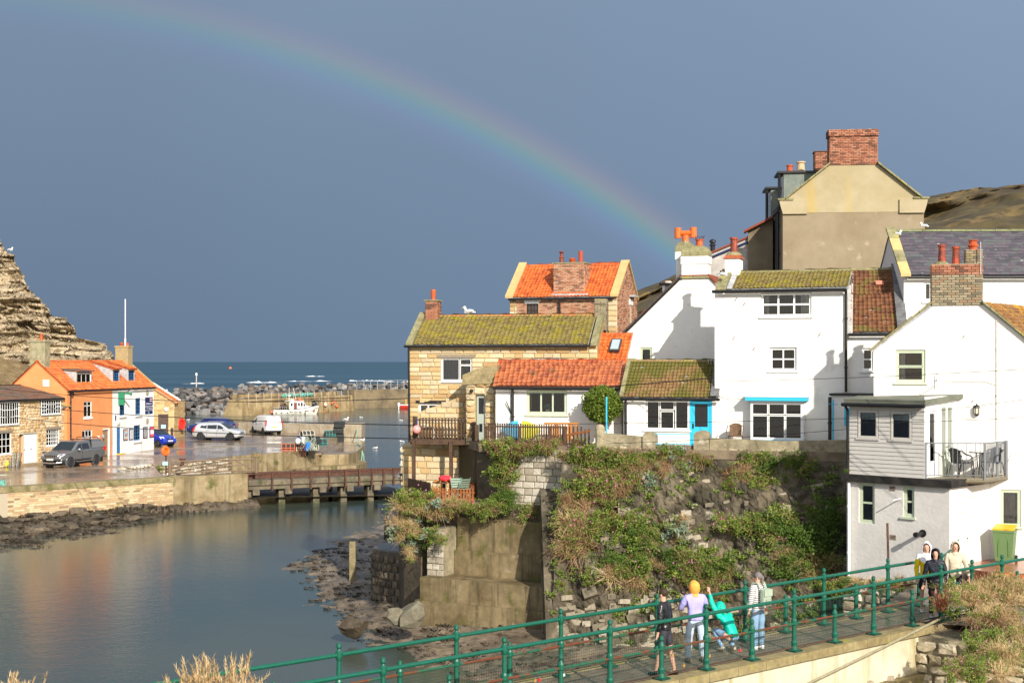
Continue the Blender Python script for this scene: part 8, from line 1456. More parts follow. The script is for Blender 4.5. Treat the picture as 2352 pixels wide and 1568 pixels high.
def near_bank():
 A=Face((9.45,33.15),(11.6,31.5));t=thing('stone_abutment','rough squared stone abutment at the right end of the bridge beam','abutment',A.pt(.5,-9));fbox(MB(),A,-.05,A.L,-10.5,-6.42,-1.5,-.05).build('core',WM,t);pieces('stone',RUBBLE,M('abutment_stone',(.40,.345,.24),var=.25,rough=.95,bump=.7,scale=3,tcol=((.26,.21,.13),(.40,.34,.23),(.50,.44,.32)),moss=((.16,.14,.05),.25,1.4)),t,courses(A,-10,-6.40,lambda z:(-.06,A.L),(.20,.40),(.3,.75),(),.025,.16,.03,8,jit=.05,seed=97),80)
 sheet('bank',M('dry_bank_soil',(.20,.14,.075),(.11,.08,.04),1.5,.3,.95,1,8),10.0,19,26,36.4,60,60,lambda x,y:-6.32-max(0,33.0+(x-10)*.45-y)*.50-max(0,10.9-x)*1.2+.10*nz3(x,y)if y<B0.y+(x-B0.x)*.86-.35 else-6.9)
near_bank()
SKIN=M('skin',(.56,.32,.22),var=.05,rough=.55,scale=8)
FT=bpy.data.textures.new('folds','CLOUDS');FT.noise_scale=.085;FT.noise_depth=2
def folds(o,k=.030):d=o.modifiers.new('folds','DISPLACE');d.texture=FT;d.strength=k;d.mid_level=.5;d.texture_coords='GLOBAL'
def skinned(name,joints,edges,mat,parent,sub=2,root=0):
 """one continuous surface grown round a skeleton of joints (position, radius)"""
 me=bpy.data.meshes.new(name);me.from_pydata([tuple(j[0])for j in joints],[tuple(e)for e in edges],[]);me.materials.append(mat)
 o=bpy.data.objects.new(name,me);COL.objects.link(o);o.parent=parent;sk=o.modifiers.new('skin','SKIN');sk.use_smooth_shade=True;sk.branch_smoothing=.4;lay=me.skin_vertices[0].data
 for i,j in enumerate(joints):r=j[1]if isinstance(j[1],tuple)else(j[1],j[1]);lay[i].radius=r;lay[i].use_root=i==root
 s=o.modifiers.new('smooth','SUBSURF');s.levels=s.render_levels=sub
 if name!='body':folds(o)
 return o
def hand(J,E,w,d,side):
 """palm, four bent unequal fingers and a thumb from the palm's side, as chains rooted in the wrist joint w"""
 d=d.normalized();q=d.cross(Vector((0,1,.2))).normalized();b=len(J);W=J[w][0];up=q.cross(d)
 J.append((W+d*.07,(.036,.020)));E.append((w,b))
 for k,L_ in enumerate((.062,.072,.066,.052)):
  r=W+d*.085+q*(.024-.016*k);i=len(J);J+=[(r,.0085),(r+d*L_*.55+up*.006,.0080),(r+d*L_*.9+up*.022,.0070)];E+=[(b,i),(i,i+1),(i+1,i+2)]
 r=W+d*.04+q*.03*side;i=len(J);J+=[(r,.010),(r+d*.03+q*.022*side,.009),(r+d*.055+q*.026*side,.008)];E+=[(b,i),(i,i+1),(i+1,i+2)]
def person(label,loc,heading,H,pose,top,legs,shoe,hair=None,hood=None,bare=0.0,jl=.0,hoodback=None,topw=1.0,shorts=False,long=0.0,female=False):
 """pose: joints in units of height, x right, y forward, z up"""
 t=thing('person',label,'person',(0,0,0));V=lambda n:Vector(pose[n])*H;S=H/1.75
 pel,chest,neck,head=V('pel'),V('chest'),V('neck'),V('head');fw=pose.get('look',Vector((0,1,0)));fw=Vector(fw).normalized()
 J=[(pel,(.115*S,.09*S)),(pel.lerp(chest,.5),(.105*S,.08*S)),(chest,(.125*S,.085*S)),(neck,.055*S),(head-Vector((0,0,.06*S))+fw*.012,(.062*S,.070*S)),(head+Vector((0,0,.02*S)),(.074*S,.088*S)),(head+Vector((0,0,.085*S)),(.055*S,.065*S))];E=[(0,1),(1,2),(2,3),(3,4),(4,5),(5,6)]
 arm,leg={},{}
 for s in 'LR':
  i=len(J);sh,el,wr=V('sh'+s),V('el'+s),V('wr'+s);J+=[(sh,.055*S),(el,.042*S),(wr,(.026*S,.022*S))];E+=[(2,i),(i,i+1),(i+1,i+2)];hand(J,E,i+2,wr-el if 'hd'+s not in pose else Vector(pose['hd'+s]),1 if s=='L' else-1);arm[s]=(sh,el,wr)
  i=len(J);hp,kn,an=V('hp'+s),V('kn'+s),V('an'+s);tf=Vector(pose.get('ft'+s,(0,1,-.15))).normalized();J+=[(hp,.085*S),(hp.lerp(kn,.5),.075*S),(kn,.052*S),(kn.lerp(an,.35),.054*S),(an,.034*S),(an+tf*.10*S-Vector((0,0,.04*S)),(.036*S,.026*S))];E+=[(0,i)]+[(i+k,i+k+1)for k in range(5)];leg[s]=(hp,kn,an,tf)
 skinned('body',J,E,SKIN,t)
 c=head+Vector((0,0,.005*S));rt=fw.cross(Vector((0,0,1))).normalized();m=MB();m.ball(c+fw*.088*S-Vector((0,0,.012*S)),.013*S,.016*S,.022*S,8,5);[m.ball(c+rt*q*.078*S-Vector((0,0,.01*S)),.014*S,.022*S,.03*S,8,5)for q in(-1,1)];m.build('nose_and_ears',SKIN,t,smooth=True)
 for q in(-1,1):MB().ball(c+fw*.078*S+rt*q*.030*S+Vector((0,0,.012*S)),.011*S,.008*S,.007*S,8,5).build('eye',plain('eye_dark',(.03,.02,.015),.2),t)
 MB().box(c+fw*.083*S-Vector((0,0,.047*S)),rt*.022*S,fw*.006*S,(0,0,.005*S)).build('mouth',plain('lips',(.38,.13,.10),.5),t)
 J=[(pel,(.132*S,.108*S)),(pel.lerp(chest,.35),(.118*S,.095*S))];E=[(0,1)]
 for s in 'LR':
  hp,kn,an,tf=leg[s];i=len(J);w=legs[1]
  if shorts:J+=[(hp,.098*S),(hp.lerp(kn,.9),.085*S*w)];E+=[(0,i),(i,i+1)]
  else:J+=[(hp,.095*S),(hp.lerp(kn,.5),.085*S*w),(kn,.068*S*w),(kn.lerp(an,.5),.066*S*w),(an-Vector((0,0,.005)),.060*S*w)];E+=[(0,i)]+[(i+k,i+k+1)for k in range(4)]
 skinned('shorts' if shorts else 'trousers',J,E,legs[0],t)
 for s in 'LR':
  hp,kn,an,tf=leg[s];m=MB();z=Vector((0,0,1));b=an-z*.035*S;tfh=Vector((tf.x,tf.y,tf.z*.3)).normalized();sd=tfh.cross(z).normalized();vs=[]
  for y,w,h in((-.07,.032,.075),(-.03,.040,.085),(.05,.045,.055),(.13,.042,.040),(.17,.022,.028)):
   p=b+tfh*y*S;vs+=[p-sd*w*S-z*.035*S,p+sd*w*S-z*.035*S,p+sd*w*.8*S+z*(h-.035)*S,p-sd*w*.8*S+z*(h-.035)*S]
  m.add(vs,[(k*4+j,k*4+4+j,k*4+4+(j+1)%4,k*4+(j+1)%4)for k in range(4)for j in range(4)]+[(0,1,2,3),(19,18,17,16)]);o=m.build('shoe',shoe,t,smooth=True)
 dn=(pel-chest).normalized();hem=pel+dn*(.05+long)*S;hw=.150*S*topw
 J=[(chest,(.165*S*topw,.120*S)),(chest.lerp(pel,.5),(.160*S*topw,.122*S)),(pel,(.158*S*topw,.128*S)),(hem,(hw,.125*S)),(neck-(chest-neck)*.12,.068*S)];E=[(0,1),(1,2),(2,3),(0,4)]
 for s in 'LR':sh,el,wr=arm[s];i=len(J);J+=[(sh,.080*S),(sh.lerp(el,.6),.070*S),(el,.064*S),(wr-(wr-el)*.08,.048*S)];E+=[(0,i),(i,i+1),(i+1,i+2),(i+2,i+3)]
 jk=skinned('jacket' if not female else 'top',J,E,top,t,3)
 if hair:
  m=MB();vs=[];m.ball(head+Vector((0,0,.040*S))-fw*.018*S,.092*S,.098*S,.090*S,14,9);o=m.build('hair',hair,t,smooth=True)
  if female:m=MB();m.ball(head-fw*.115*S-Vector((0,0,.02*S)),.035*S,.04*S,.06*S,10,6);m.tube([head-fw*.11*S-Vector((0,0,.04)),neck-fw*.09*S-Vector((0,0,.05))],[.03,.012],8);m.build('ponytail',hair,o)
 if hood:
  m=MB();n,k=16,10;up=Vector((0,0,1));ctr=head+up*.015*S;vs=[]
  for i in range(k+1):
   th=math.pi*(.34+.66*i/k)
   for j in range(n):ph=2*math.pi*j/n;r_=math.sin(th);vs.append(ctr+fw*math.cos(th)*.125*S+rt*r_*math.cos(ph)*(.112-.018*math.sin(ph))*S+up*r_*math.sin(ph)*(.135 if math.sin(ph)>0 else.165)*S+(up*-.035*S*max(0,-math.sin(ph))*r_))
  m.add(vs,[(i*n+j,(i+1)*n+j,(i+1)*n+(j+1)%n,i*n+(j+1)%n)for i in range(k)for j in range(n)]);o=m.build('hood',hood,t,smooth=True);q=o.modifiers.new('thick','SOLIDIFY');q.thickness=.012;q=o.modifiers.new('smooth','SUBSURF');q.levels=q.render_levels=1;folds(o,.035);MB().lathe(neck-up*.05,[(.10*S,0),(.098*S,.04*S),(.080*S,.065*S)],14,cap=False).build('collar',hood,t,smooth=True)
 place(t,loc,heading);return t,jk
def stand(dx=0.0,step=0.0,armL=((-.135,.0,.63),(-.14,.03,.49)),armR=((.135,.0,.63),(.14,.03,.49)),lean=0.0,look=(0,1,0),**k):
 p=dict(pel=(0,0,.53),chest=(0,lean*.5,.735),neck=(0,lean,.835),head=(0,lean+.01,.915),shL=(-.108,lean*.8,.80),shR=(.108,lean*.8,.80),elL=armL[0],wrL=armL[1],elR=armR[0],wrR=armR[1],hpL=(-.055,0,.50),hpR=(.055,0,.50),knL=(-.06-dx,step*.4,.285),knR=(.06+dx,-step*.4,.285),anL=(-.062-dx*1.6,step,.042),anR=(.062+dx*1.6,-step,.042),look=look);p.update(k);return p
def cloth(name,c,**k):return M(name,c,tuple(x*.82 for x in c),5,.08,k.get('rough',.7),.35,12)
def people():
 hd=math.atan2(BE.y,BE.x)-math.pi/2
 BLKJ=M('black_glossy_jacket',(.012,.012,.014),var=.1,rough=.28,bump=1.0,bscale=9,spec=.6);DENIM=cloth('pale_denim',(.42,.50,.58));DEN2=cloth('blue_denim',(.20,.32,.46));HB=cloth('dark_brown_hair',(.045,.025,.016))
 ft=lambda u,v:onZ(u,v,DECK+.012)
 person('boy in a shiny black jacket and dark shorts, leftmost on the bridge',ft(1528,1548),R(60),1.72,stand(step=.09,lean=.02,look=(.0,1,-.35),armR=((.14,.0,.63),(.12,.08,.50))),(BLKJ,1)[0],(cloth('charcoal_shorts',(.035,.035,.045)),1.0),plain('dark_sandal',(.02,.02,.025),.6),hair=HB,shorts=True,topw=1.05)
 t,jk=person('person in a lilac anorak, orange hood and pale jeans leaning on the far railing',ft(1597,1518),R(12),1.66,stand(dx=.022,lean=.03,armL=((-.165,.06,.66),(-.10,.19,.63)),armR=((.165,.06,.66),(.10,.19,.63))),cloth('lilac_nylon',(.36,.33,.68)),(DENIM,1.18),plain('tan_shoe',(.22,.12,.08),.6),hood=M('orange_hood',(.78,.33,.06),var=.08,rough=.6,bump=.4,bscale=14),topw=1.18)
 cr=dict(pel=(.02,-.08,.20),chest=(.01,.03,.39),neck=(0,.10,.475),head=(-.01,.135,.545),shL=(-.10,.07,.455),shR=(.10,.07,.455),elL=(-.135,.16,.60),wrL=(-.13,.21,.74),elR=(.15,.15,.34),wrR=(.08,.25,.31),hpL=(-.05,-.08,.18),hpR=(.08,-.08,.18),knL=(-.09,.17,.27),knR=(.09,.17,.25),anL=(-.08,.02,.05),anR=(.08,-.02,.05),hdL=(0,.3,1),crouch=1)
 TEAL=cloth('teal_anorak',(.0,.46,.34),rough=.5);person('child in a teal hooded anorak crouching and holding the far railing',ft(1672,1493),R(35),1.62,cr,TEAL,(DEN2,1.05),plain('cream_shoe',(.62,.52,.38),.6),hood=TEAL,topw=1.02)
 ST=M('striped_jersey',(.74,.73,.70),var=.04,rough=.85);nt=ST.node_tree;b=nt.nodes['Principled BSDF'];tc=nt.nodes.new('ShaderNodeTexCoord');wv=nt.nodes.new('ShaderNodeTexWave');wv.bands_direction='Z';wv.inputs['Scale'].default_value=7.5;cr_=nt.nodes.new('ShaderNodeValToRGB');cr_.color_ramp.elements[0].position=.70;cr_.color_ramp.elements[0].color=(.74,.73,.70,1);cr_.color_ramp.elements[1].position=.78;cr_.color_ramp.elements[1].color=(.03,.03,.05,1);nt.links.new(tc.outputs['Object'],wv.inputs[0]);nt.links.new(wv.outputs[1],cr_.inputs[0]);nt.links.new(cr_.outputs[0],b.inputs['Base Color'])
 w,jk=person('woman with grey tied hair, striped jersey and sage backpack on the bridge',ft(1741,1490),R(40),1.68,stand(look=(-.55,.8,-.1)),ST,(DEN2,1.2),plain('white_trainer',(.70,.70,.70),.6),hair=cloth('grey_hair',(.17,.15,.145)),female=True,topw=1.0)
 SGB=cloth('sage_canvas',(.36,.43,.33));p=w.location;rm=Matrix.Rotation(R(40),3,'Z');bp=thing('backpack','sage green canvas backpack worn by the woman in the striped jersey','backpack',p);q=lambda x,y,z:p+rm@Vector((x,y,z))
 m=MB();m.box(q(.0,-.215,1.14),rm@Vector((.13,0,0)),rm@Vector((0,.065,0)),(0,0,.19));k=m.build('pack_body',SGB,bp);bv=k.modifiers.new('round','BEVEL');bv.width=.035;bv.segments=3;m=MB();m.box(q(0,-.285,1.25),rm@Vector((.125,0,0)),rm@Vector((0,.015,0)),(0,0,.075));m.build('flap',SGB,bp);m=MB();m.box(q(0,-.29,1.05),rm@Vector((.08,0,0)),rm@Vector((0,.02,0)),(0,0,.06));m.build('front_pocket',SGB,bp)
 for s in(-1,1):MB().tube([q(.09*s,-.16,1.30),q(.10*s,-.08,1.44),q(.11*s,.06,1.42),q(.11*s,.14,1.28)],.02,6).build('strap',SGB,bp)
 back=hd+math.pi
 WY=M('white_yellow_jacket',(.82,.82,.82),var=.04,rough=.5,bump=.4,bscale=12);nt=WY.node_tree;b=nt.nodes['Principled BSDF'];tc=nt.nodes.new('ShaderNodeTexCoord');sp=nt.nodes.new('ShaderNodeSeparateXYZ');ab=nt.nodes.new('ShaderNodeMath');ab.operation='ABSOLUTE';ad=nt.nodes.new('ShaderNodeMath');ad.operation='MULTIPLY_ADD';ad.inputs[1].default_value=-.6;gt=nt.nodes.new('ShaderNodeMath');gt.operation='GREATER_THAN';gt.inputs[1].default_value=1.18;mx=nt.nodes.new('ShaderNodeMix');mx.data_type='RGBA';mx.inputs[6].default_value=(.78,.56,.0,1);mx.inputs[7].default_value=(.80,.80,.80,1);L=nt.links.new;L(tc.outputs['Object'],sp.inputs[0]);L(sp.outputs[0],ab.inputs[0]);L(ab.outputs[0],ad.inputs[0]);L(sp.outputs[2],ad.inputs[2]);L(ad.outputs[0],gt.inputs[0]);L(gt.outputs[0],mx.inputs[0]);L(mx.outputs[2],b.inputs['Base Color'])
 WHH=cloth('white_hood',(.80,.80,.82));NAV=M('navy_rain_jacket',(.012,.014,.024),var=.1,rough=.45,bump=.8,bscale=10);BK=cloth('black_leggings',(.012,.012,.014));BG=cloth('beige_raincoat',(.56,.48,.36));WT=plain('white_trainer',(.70,.70,.70),.6)
 person('bearded man in a white and yellow hooded jacket and black shorts',ft(2128,1405),R(172),1.74,stand(step=.05,lean=.01,look=(.25,1,-.15)),WY,(BK,1.1),WT,hood=WHH,shorts=True,topw=1.05)
 t,jk=person('boy in a navy hooded rain jacket and black trousers beside the white and yellow man',ft(2149,1415),R(165),1.66,stand(step=-.05,look=(.2,1,-.1),armR=((.145,0,.63),(.17,.03,.48))),NAV,(BK,1.05),WT,hood=NAV,topw=1.15,long=.08);F=Face((0,0),(1,0))
 m=MB().abox(.05,.13,.150,.16,1.335,1.355).build('chest_logo',WHITEL,t)
 person('woman in a hooded beige raincoat walking behind the boy in navy',onZ(2194,1398,DECK+.012),R(168),1.70,stand(step=.03,look=(-.15,1,-.05),armL=((-.16,.02,.62),(-.19,.05,.48))),BG,(BK,1.0),WT,hood=BG,topw=1.08,long=.10)
people()
def leafmat(name,c,tc):
 m=M(name,c,var=.15,scale=4,rough=.6,tcol=tc);b=m.node_tree.nodes['Principled BSDF'];b.inputs['Transmission Weight'].default_value=0;return m
G1=leafmat('valerian_leaf',(.13,.19,.035),((.035,.065,.012),(.11,.17,.026),(.22,.27,.04),(.40,.36,.07)));G2=leafmat('ivy_leaf',(.08,.14,.02),((.022,.052,.01),(.07,.13,.016),(.16,.22,.025)));G3=leafmat('kale_leaf',(.16,.22,.15),((.09,.14,.09),(.18,.24,.16),(.27,.31,.22)));DRY=leafmat('dry_stalk',(.48,.34,.17),((.26,.15,.065),(.48,.33,.155),(.66,.51,.28)));BRN=leafmat('brown_stalk',(.26,.15,.08),((.12,.06,.03),(.26,.15,.075),(.42,.28,.14)));DOCK=leafmat('dock_seed',(.16,.035,.018),((.09,.02,.012),(.20,.04,.02)));PINK=leafmat('pink_flower',(.60,.16,.36),((.50,.10,.30),(.68,.26,.48)));GOLD=leafmat('bush_leaf',(.12,.17,.02),((.03,.055,.008),(.10,.15,.015),(.24,.30,.03)))
def plant_mesh(seed,n,rad,leaf,arch=.5,narrow=.45,spread=(1,1,1),ball=False):
 r=random.Random(seed);vs,fs,tn=[],[],[]
 cl=[Vector((r.gauss(0,.42),r.gauss(0,.42),r.gauss(0,.34)))for _ in range(max(5,n//45))]
 for i in range(n):
  if ball:v_=Vector((r.gauss(0,1),r.gauss(0,1),r.gauss(0,1))).normalized();c=v_*r.random()**.3*(1+.16*nz3(v_.x*2.5,v_.y*2.5,v_.z*2.5))
  else:c=r.choice(cl)+Vector((r.gauss(0,.15),r.gauss(0,.15),r.gauss(0,.13)))
  c=Vector((c.x*rad*spread[0],c.y*rad*spread[1],c.z*rad*spread[2]));d=(c*.6+Vector((r.gauss(0,1),r.gauss(0,1),r.gauss(.3,.8)))).normalized();s=d.cross(Vector((r.gauss(0,1),r.gauss(0,1),r.gauss(0,1)))).normalized();L_=leaf*r.uniform(.6,1.4);w=L_*narrow;b=len(vs);k=d.cross(s)*L_*.18
  vs+=[c,c+d*L_*.5+s*w*.5+k,c+d*L_,c+d*L_*.5-s*w*.5+k];fs.append((b,b+1,b+2,b+3));tn+=[min(1,max(0,r.gauss(.45,.22)))]*4
 return vs,fs,tn
def stalk_mesh(seed,n,ln,droop,thick=.006,tuft=0,fan=1.0):
 r=random.Random(seed);vs,fs,tn=[],[],[]
 for i in range(n):
  an=r.uniform(0,6.28);el=r.uniform(.3,1.4);d=Vector((math.cos(an)*math.cos(el)*fan,math.sin(an)*math.cos(el)*fan,math.sin(el))).normalized();p=Vector((r.gauss(0,.12),r.gauss(0,.12),0))*ln;L_=ln*r.uniform(.5,1.1);s=d.cross(Vector((0,0,1))+Vector((r.gauss(0,.3),r.gauss(0,.3),0))).normalized()*thick;b=len(vs);t=r.random()
  for k in range(4):q=k/3;c=p+d*L_*q-Vector((0,0,droop*L_*q*q));vs+=[c-s*(1.1-q*.8),c+s*(1.1-q*.8)];tn+=[t,t]
  fs+=[(b+2*k,b+2*k+1,b+2*k+3,b+2*k+2)for k in range(3)]
  for _ in range(tuft):
   q=r.uniform(.35,1);c=p+d*L_*q-Vector((0,0,droop*L_*q*q));e=(d+Vector((r.gauss(0,.6),r.gauss(0,.6),r.gauss(.2,.5)))).normalized()*ln*.13;g=e.cross(Vector((0,0,1))).normalized()*thick*.9;b2=len(vs);vs+=[c-g,c+g,c+e];fs.append((b2,b2+1,b2+2));tn+=[t]*3
 return vs,fs,tn
def mk(nm,q,mat):b=MB();b.add(q[0],q[1]);return b.mesh(nm,mat,tint=q[2])
KIND={}
for k in range(3):
 fl=[(0,0,0)];r=random.Random(k);m=MB()
 for _ in range(4):m.ball((r.gauss(0,.26),r.gauss(0,.26),.12+r.random()*.22),.028,.028,.020,5,3)
 pk=m.mesh('flower',PINK,tint=.5)
 KIND['v',k]=[('foliage',mk('foliage',plant_mesh(10+k,620,.50,.085),G1)),('stem',mk('stem',stalk_mesh(20+k,70,.68,.70,.008,1),BRN)),('flower',pk)]
 KIND['g',k]=[('foliage',mk('foliage',plant_mesh(30+k,900,.52,.070,narrow=.6),G2))]
 KIND['d',k]=[('stem',mk('stem',stalk_mesh(40+k,150,.75,.35,.006,3),DRY)),('foliage',mk('foliage',plant_mesh(45+k,120,.42,.08),G1))]
 KIND['k',k]=[('foliage',mk('foliage',plant_mesh(50+k,260,.38,.13,narrow=.7),G3)),('stem',mk('stem',stalk_mesh(54+k,26,.5,.2,.008,3),DRY))]
 KIND['b',k]=[('stem',mk('stem',stalk_mesh(60+k,130,.85,.75,.008,1),BRN)),('foliage',mk('foliage',plant_mesh(64+k,160,.40,.08),G1))]
 KIND['s',k]=[('stem',mk('stem',stalk_mesh(70+k,26,.70,.12,.006,34,.55),DRY))]
 KIND['r',k]=[('stem',mk('stem',stalk_mesh(75+k,12,.62,.05,.007,60,.35),DOCK))]
NM={'v':('valerian_plant','plant'),'g':('ivy_clump','plant'),'d':('dry_grass_tuft','plant'),'k':('wild_kale','plant'),'b':('woody_shrub','shrub'),'s':('dry_seed_stalk','plant'),'r':('red_dock','plant')}
LK={'v':'leafy green valerian with brown stems','g':'dark leafy ivy clump','d':'dry straw coloured grass tuft','k':'grey green wild kale','b':'twiggy brown shrub with few leaves','s':'pale dry seed stalks','r':'rusty red dock spikes'}
def plant(kind,p,s,where,grp,rnd,tilt=(0,0)):
 r_=thing(NM[kind][0],f'{LK[kind]} {where}',NM[kind][1],p,grp);r_.rotation_euler=(tilt[0]+rnd.uniform(-.2,.2),tilt[1]+rnd.uniform(-.2,.2),rnd.uniform(0,6.28));r_.scale=(s*rnd.uniform(.85,1.2),s*rnd.uniform(.85,1.2),s*rnd.uniform(.8,1.1))
 for nm,me in KIND[kind,rnd.randrange(3)]:
  o=bpy.data.objects.new(nm,me);COL.objects.link(o);o.parent=r_
  if nm=='flower':o['kind']='stuff'
def plants():
 r=random.Random(77)
 def area(spec,where,grp,fn,tilt=(.5,0)):
  for u,v,du,dv,n,kinds,s in spec:
   for _ in range(round(n*1.7)):uu,vv=u+r.gauss(0,.45)*du,v+r.gauss(0,.45)*dv;p=fn(uu,vv);plant(r.choice(kinds),p,s*r.uniform(.75,1.25),where,grp,r,tilt)
 area([(1430,1062,60,22,7,'vvb',.9),(1400,1110,60,30,9,'vvb',1.0),(1350,1140,45,22,6,'vvb',1.0),(1460,1100,40,20,4,'vk',.8)],'high on the left of the rock face','plants high on the left of the rock face',on_rock)
 area([(1350,1040,55,15,6,'vvb',.8),(1480,1035,80,14,9,'vvb',.8),(1570,1060,50,14,5,'vkb',.8),(1630,1060,30,14,3,'vb',.6)],'along the foot of the garden wall','plants along the foot of the garden wall',on_rock)
 area([(1740,1052,60,14,8,'vvg',.7),(1830,1060,40,20,5,'gv',.7),(1665,1110,20,12,2,'v',.5),(1740,1110,30,20,4,'vv',.65)],'under the right half of the garden wall','plants under the right half of the garden wall',on_rock)
 area([(1330,1225,50,30,10,'dvbd',1.0),(1400,1210,50,22,6,'vd',.8),(1460,1190,40,14,4,'vk',.7)],'sprawling over the buttress corner','plants over the buttress corner',on_rock)
 area([(1480,1245,60,36,10,'gvv',.85),(1440,1300,60,30,8,'vbg',.8),(1570,1225,40,30,6,'kkd',.75),(1610,1300,50,30,9,'gvv',.8),(1660,1320,40,22,6,'vgb',.8),(1560,1290,40,26,6,'gdg',.75)],'in the middle of the rock face above the bridge','plants in the middle of the rock face',on_rock)
 area([(1690,1200,40,24,5,'v',.7),(1790,1215,50,34,9,'gv',.9),(1860,1240,50,40,10,'g',1.0),(1805,1280,22,40,6,'dg',.8),(1900,1180,30,40,5,'g',.8),(1880,1320,40,25,7,'gd',.8)],'in the shade beside the balcony house','plants in the shade beside the balcony house',on_rock)
 area([(1300,1350,14,12,2,'v',.4),(1345,1320,20,14,3,'v',.4),(1620,1360,40,14,4,'vb',.6)],'low on the rock face near the water','plants low on the rock face',on_rock)
 m=MB();tn=[];q=plant_mesh(7,60,.22,.075,narrow=.6)
 for _ in range(620):
  a,b=r.random(),r.random()**.9
  if nz3(a*5,b*4,3)<-.12+.25*(.5<a<.62)*(b<.5):continue
  c=rock(a,b,.02);k=r.uniform(.6,1.3);m.add([c+Vector(x)*k for x in q[0]],q[1]);tn+=[min(1,max(0,t_+r.gauss(0,.15)))for t_ in q[2]]
 o=m.build('ground_cover',G1,tint=tn);o['kind']='stuff';o['label']='low green creepers over the rock face'
 yy=lambda Y:(lambda u,v:P(u,v,Y+r.uniform(-.3,.3)))
 area([(1145,1032,30,14,5,'vvb',.75),(1200,1030,40,12,6,'vvb',.7),(1270,1030,40,12,6,'vbb',.75),(1325,1025,20,16,3,'vb',.7)],'spilling from the terrace below the picket fence','plants below the picket fence',yy(50.1))
 area([(1150,1085,22,40,7,'vvg',.75),(1160,1140,22,26,5,'vg',.7)],'hanging beside the pale block wall','plants beside the pale block wall',yy(50.3))
 area([(950,1160,34,26,9,'vvd',.85),(990,1175,36,20,7,'dkb',.75),(930,1225,24,30,7,'ddk',.75),(985,1230,30,16,5,'vkg',.6),(1060,1165,40,12,5,'ddv',.65)],'on the bank below the lower patio','plants on the bank below the patio',yy(50.6))
 area([(1120,1172,40,12,6,'vv',.65),(1220,1175,30,14,4,'vb',.65),(940,1270,10,30,2,'d',.5),(1010,1235,12,12,2,'v',.45)],'along the top of the stained buttress','plants along the top of the buttress',yy(50.2))
 area([(1400,1135,60,14,5,'b',1.0),(1340,1165,40,8,4,'b',.9),(1480,1075,60,10,4,'b',.8),(1330,1260,50,10,5,'b',.9),(1440,1330,60,10,5,'bd',.8),(1600,1335,60,10,5,'bd',.8),(1700,1090,50,10,3,'b',.7)],'trailing down the rock face','brown stems trailing on the rock face',on_rock,(.9,0))
 def bank(u,v):Y=33.5-(v-1380)*.035+(u-2200)*.004;p=P(u,v,Y);p.z=max(p.z,-9);return p
 area([(2230,1370,60,26,18,'ddddv',.62),(2310,1360,50,30,20,'dd',.7),(2180,1395,30,16,6,'vdk',.45),(2290,1420,60,18,18,'ddb',.6)],'on the near bank beside the bridge railing','plants on the near bank by the railing',bank,(.2,0))
 area([(2270,1480,60,26,10,'vvd',.55),(2320,1520,50,30,10,'vdd',.55),(2220,1540,50,20,8,'vb',.5),(2340,1455,20,20,5,'dv',.5)],'on the near bank at the stone abutment','plants on the near bank at the abutment',bank,(.4,0))
 for u,v,s in((2158,1405,.8),(2166,1398,.7)):plant('r',P(u,v,32.4),s,'at the end of the near railing','dock by the near railing',r)
 area([(1960,1345,60,10,6,'vgd',.45),(2050,1345,50,8,8,'ddv',.4),(1905,1350,30,12,5,'vg',.5)],'on the verge behind the far railing','plants behind the far railing',yy(37.5))
 area([(1945,1080,6,2,2,'g',.14),(2060,1090,40,1,4,'d',.10)],'on the black fascia of the balcony house','weeds on the fascia',yy(42))
 q=plant_mesh(9,26,.16,.07,narrow=.5,spread=(1.6,1.6,.25));W1=M('bladder_wrack',(.030,.022,.013),var=.3,rough=.45,tcol=((.012,.010,.007),(.030,.022,.012),(.075,.052,.028)))
 for nm,n,fn in(('mud',420,lambda:(lambda y:(shore_x(y)+abs(r.gauss(0,2.6))-.4,y))(r.uniform(36,74))),('shore',1900,lambda:(lambda s,o:(-36+.77*24.5*s+.638*o,77.2+.638*24.5*s-.77*o))(r.random(),r.random()**1.3*11))):
  m=MB();tn=[]
  for _ in range(n):
   x,y=fn();z=mudz(x,y)if nm=='mud' else bankz(x,y)
   if z<WATER-.04:continue
   k=r.uniform(.6,1.7);m.add([(x+a*k,y+b*k,z+.02+abs(c)*k)for a,b,c in q[0]],q[1]);g=r.gauss(0,.25);tn+=[min(1,max(0,t_+g))for t_ in q[2]]
  o=m.build('seaweed',W1,tint=tn);o['kind']='stuff';o['label']='dark brown seaweed over the mud below the buttress' if nm=='mud' else 'dark brown seaweed over the left river shore'
 for u,s in((425,.62),(452,.80),(478,.95),(505,.70),(535,.88),(556,.72),(22,.62),(52,.70),(272,.42),(605,.40)):
  p=P(u,1568+60,12.5);p.z-=.02;plant('s',p,s*.8,'rising from the slope below the viewer','dry stalks at the viewer side of the river',r)
 sheet('near_slope',M('dry_bank_soil',(.20,.14,.075)),-8,0,9,13.5,20,10,lambda x,y:-3.16+.1*nz3(x,y))
 p=P(1383,930,50.4);b=thing('round_bush','round green clipped bush between the annex and the extension','bush',p+Vector((0,0,-1.0)));o=bpy.data.objects.new('crown',mk('crown',plant_mesh(5,9500,.66,.075,narrow=.7,spread=(1.05,.9,.98),ball=True),GOLD));COL.objects.link(o);o.parent=b;o.location=(0,0,1.0);q=MB()
 for k in range(5):q.tube([p+Vector((0,0,-1)),p+Vector((.4*math.cos(k*1.3),.3*math.sin(k*1.3),.1))],[.03,.01],5)
 q.build('trunk',BRN,b)
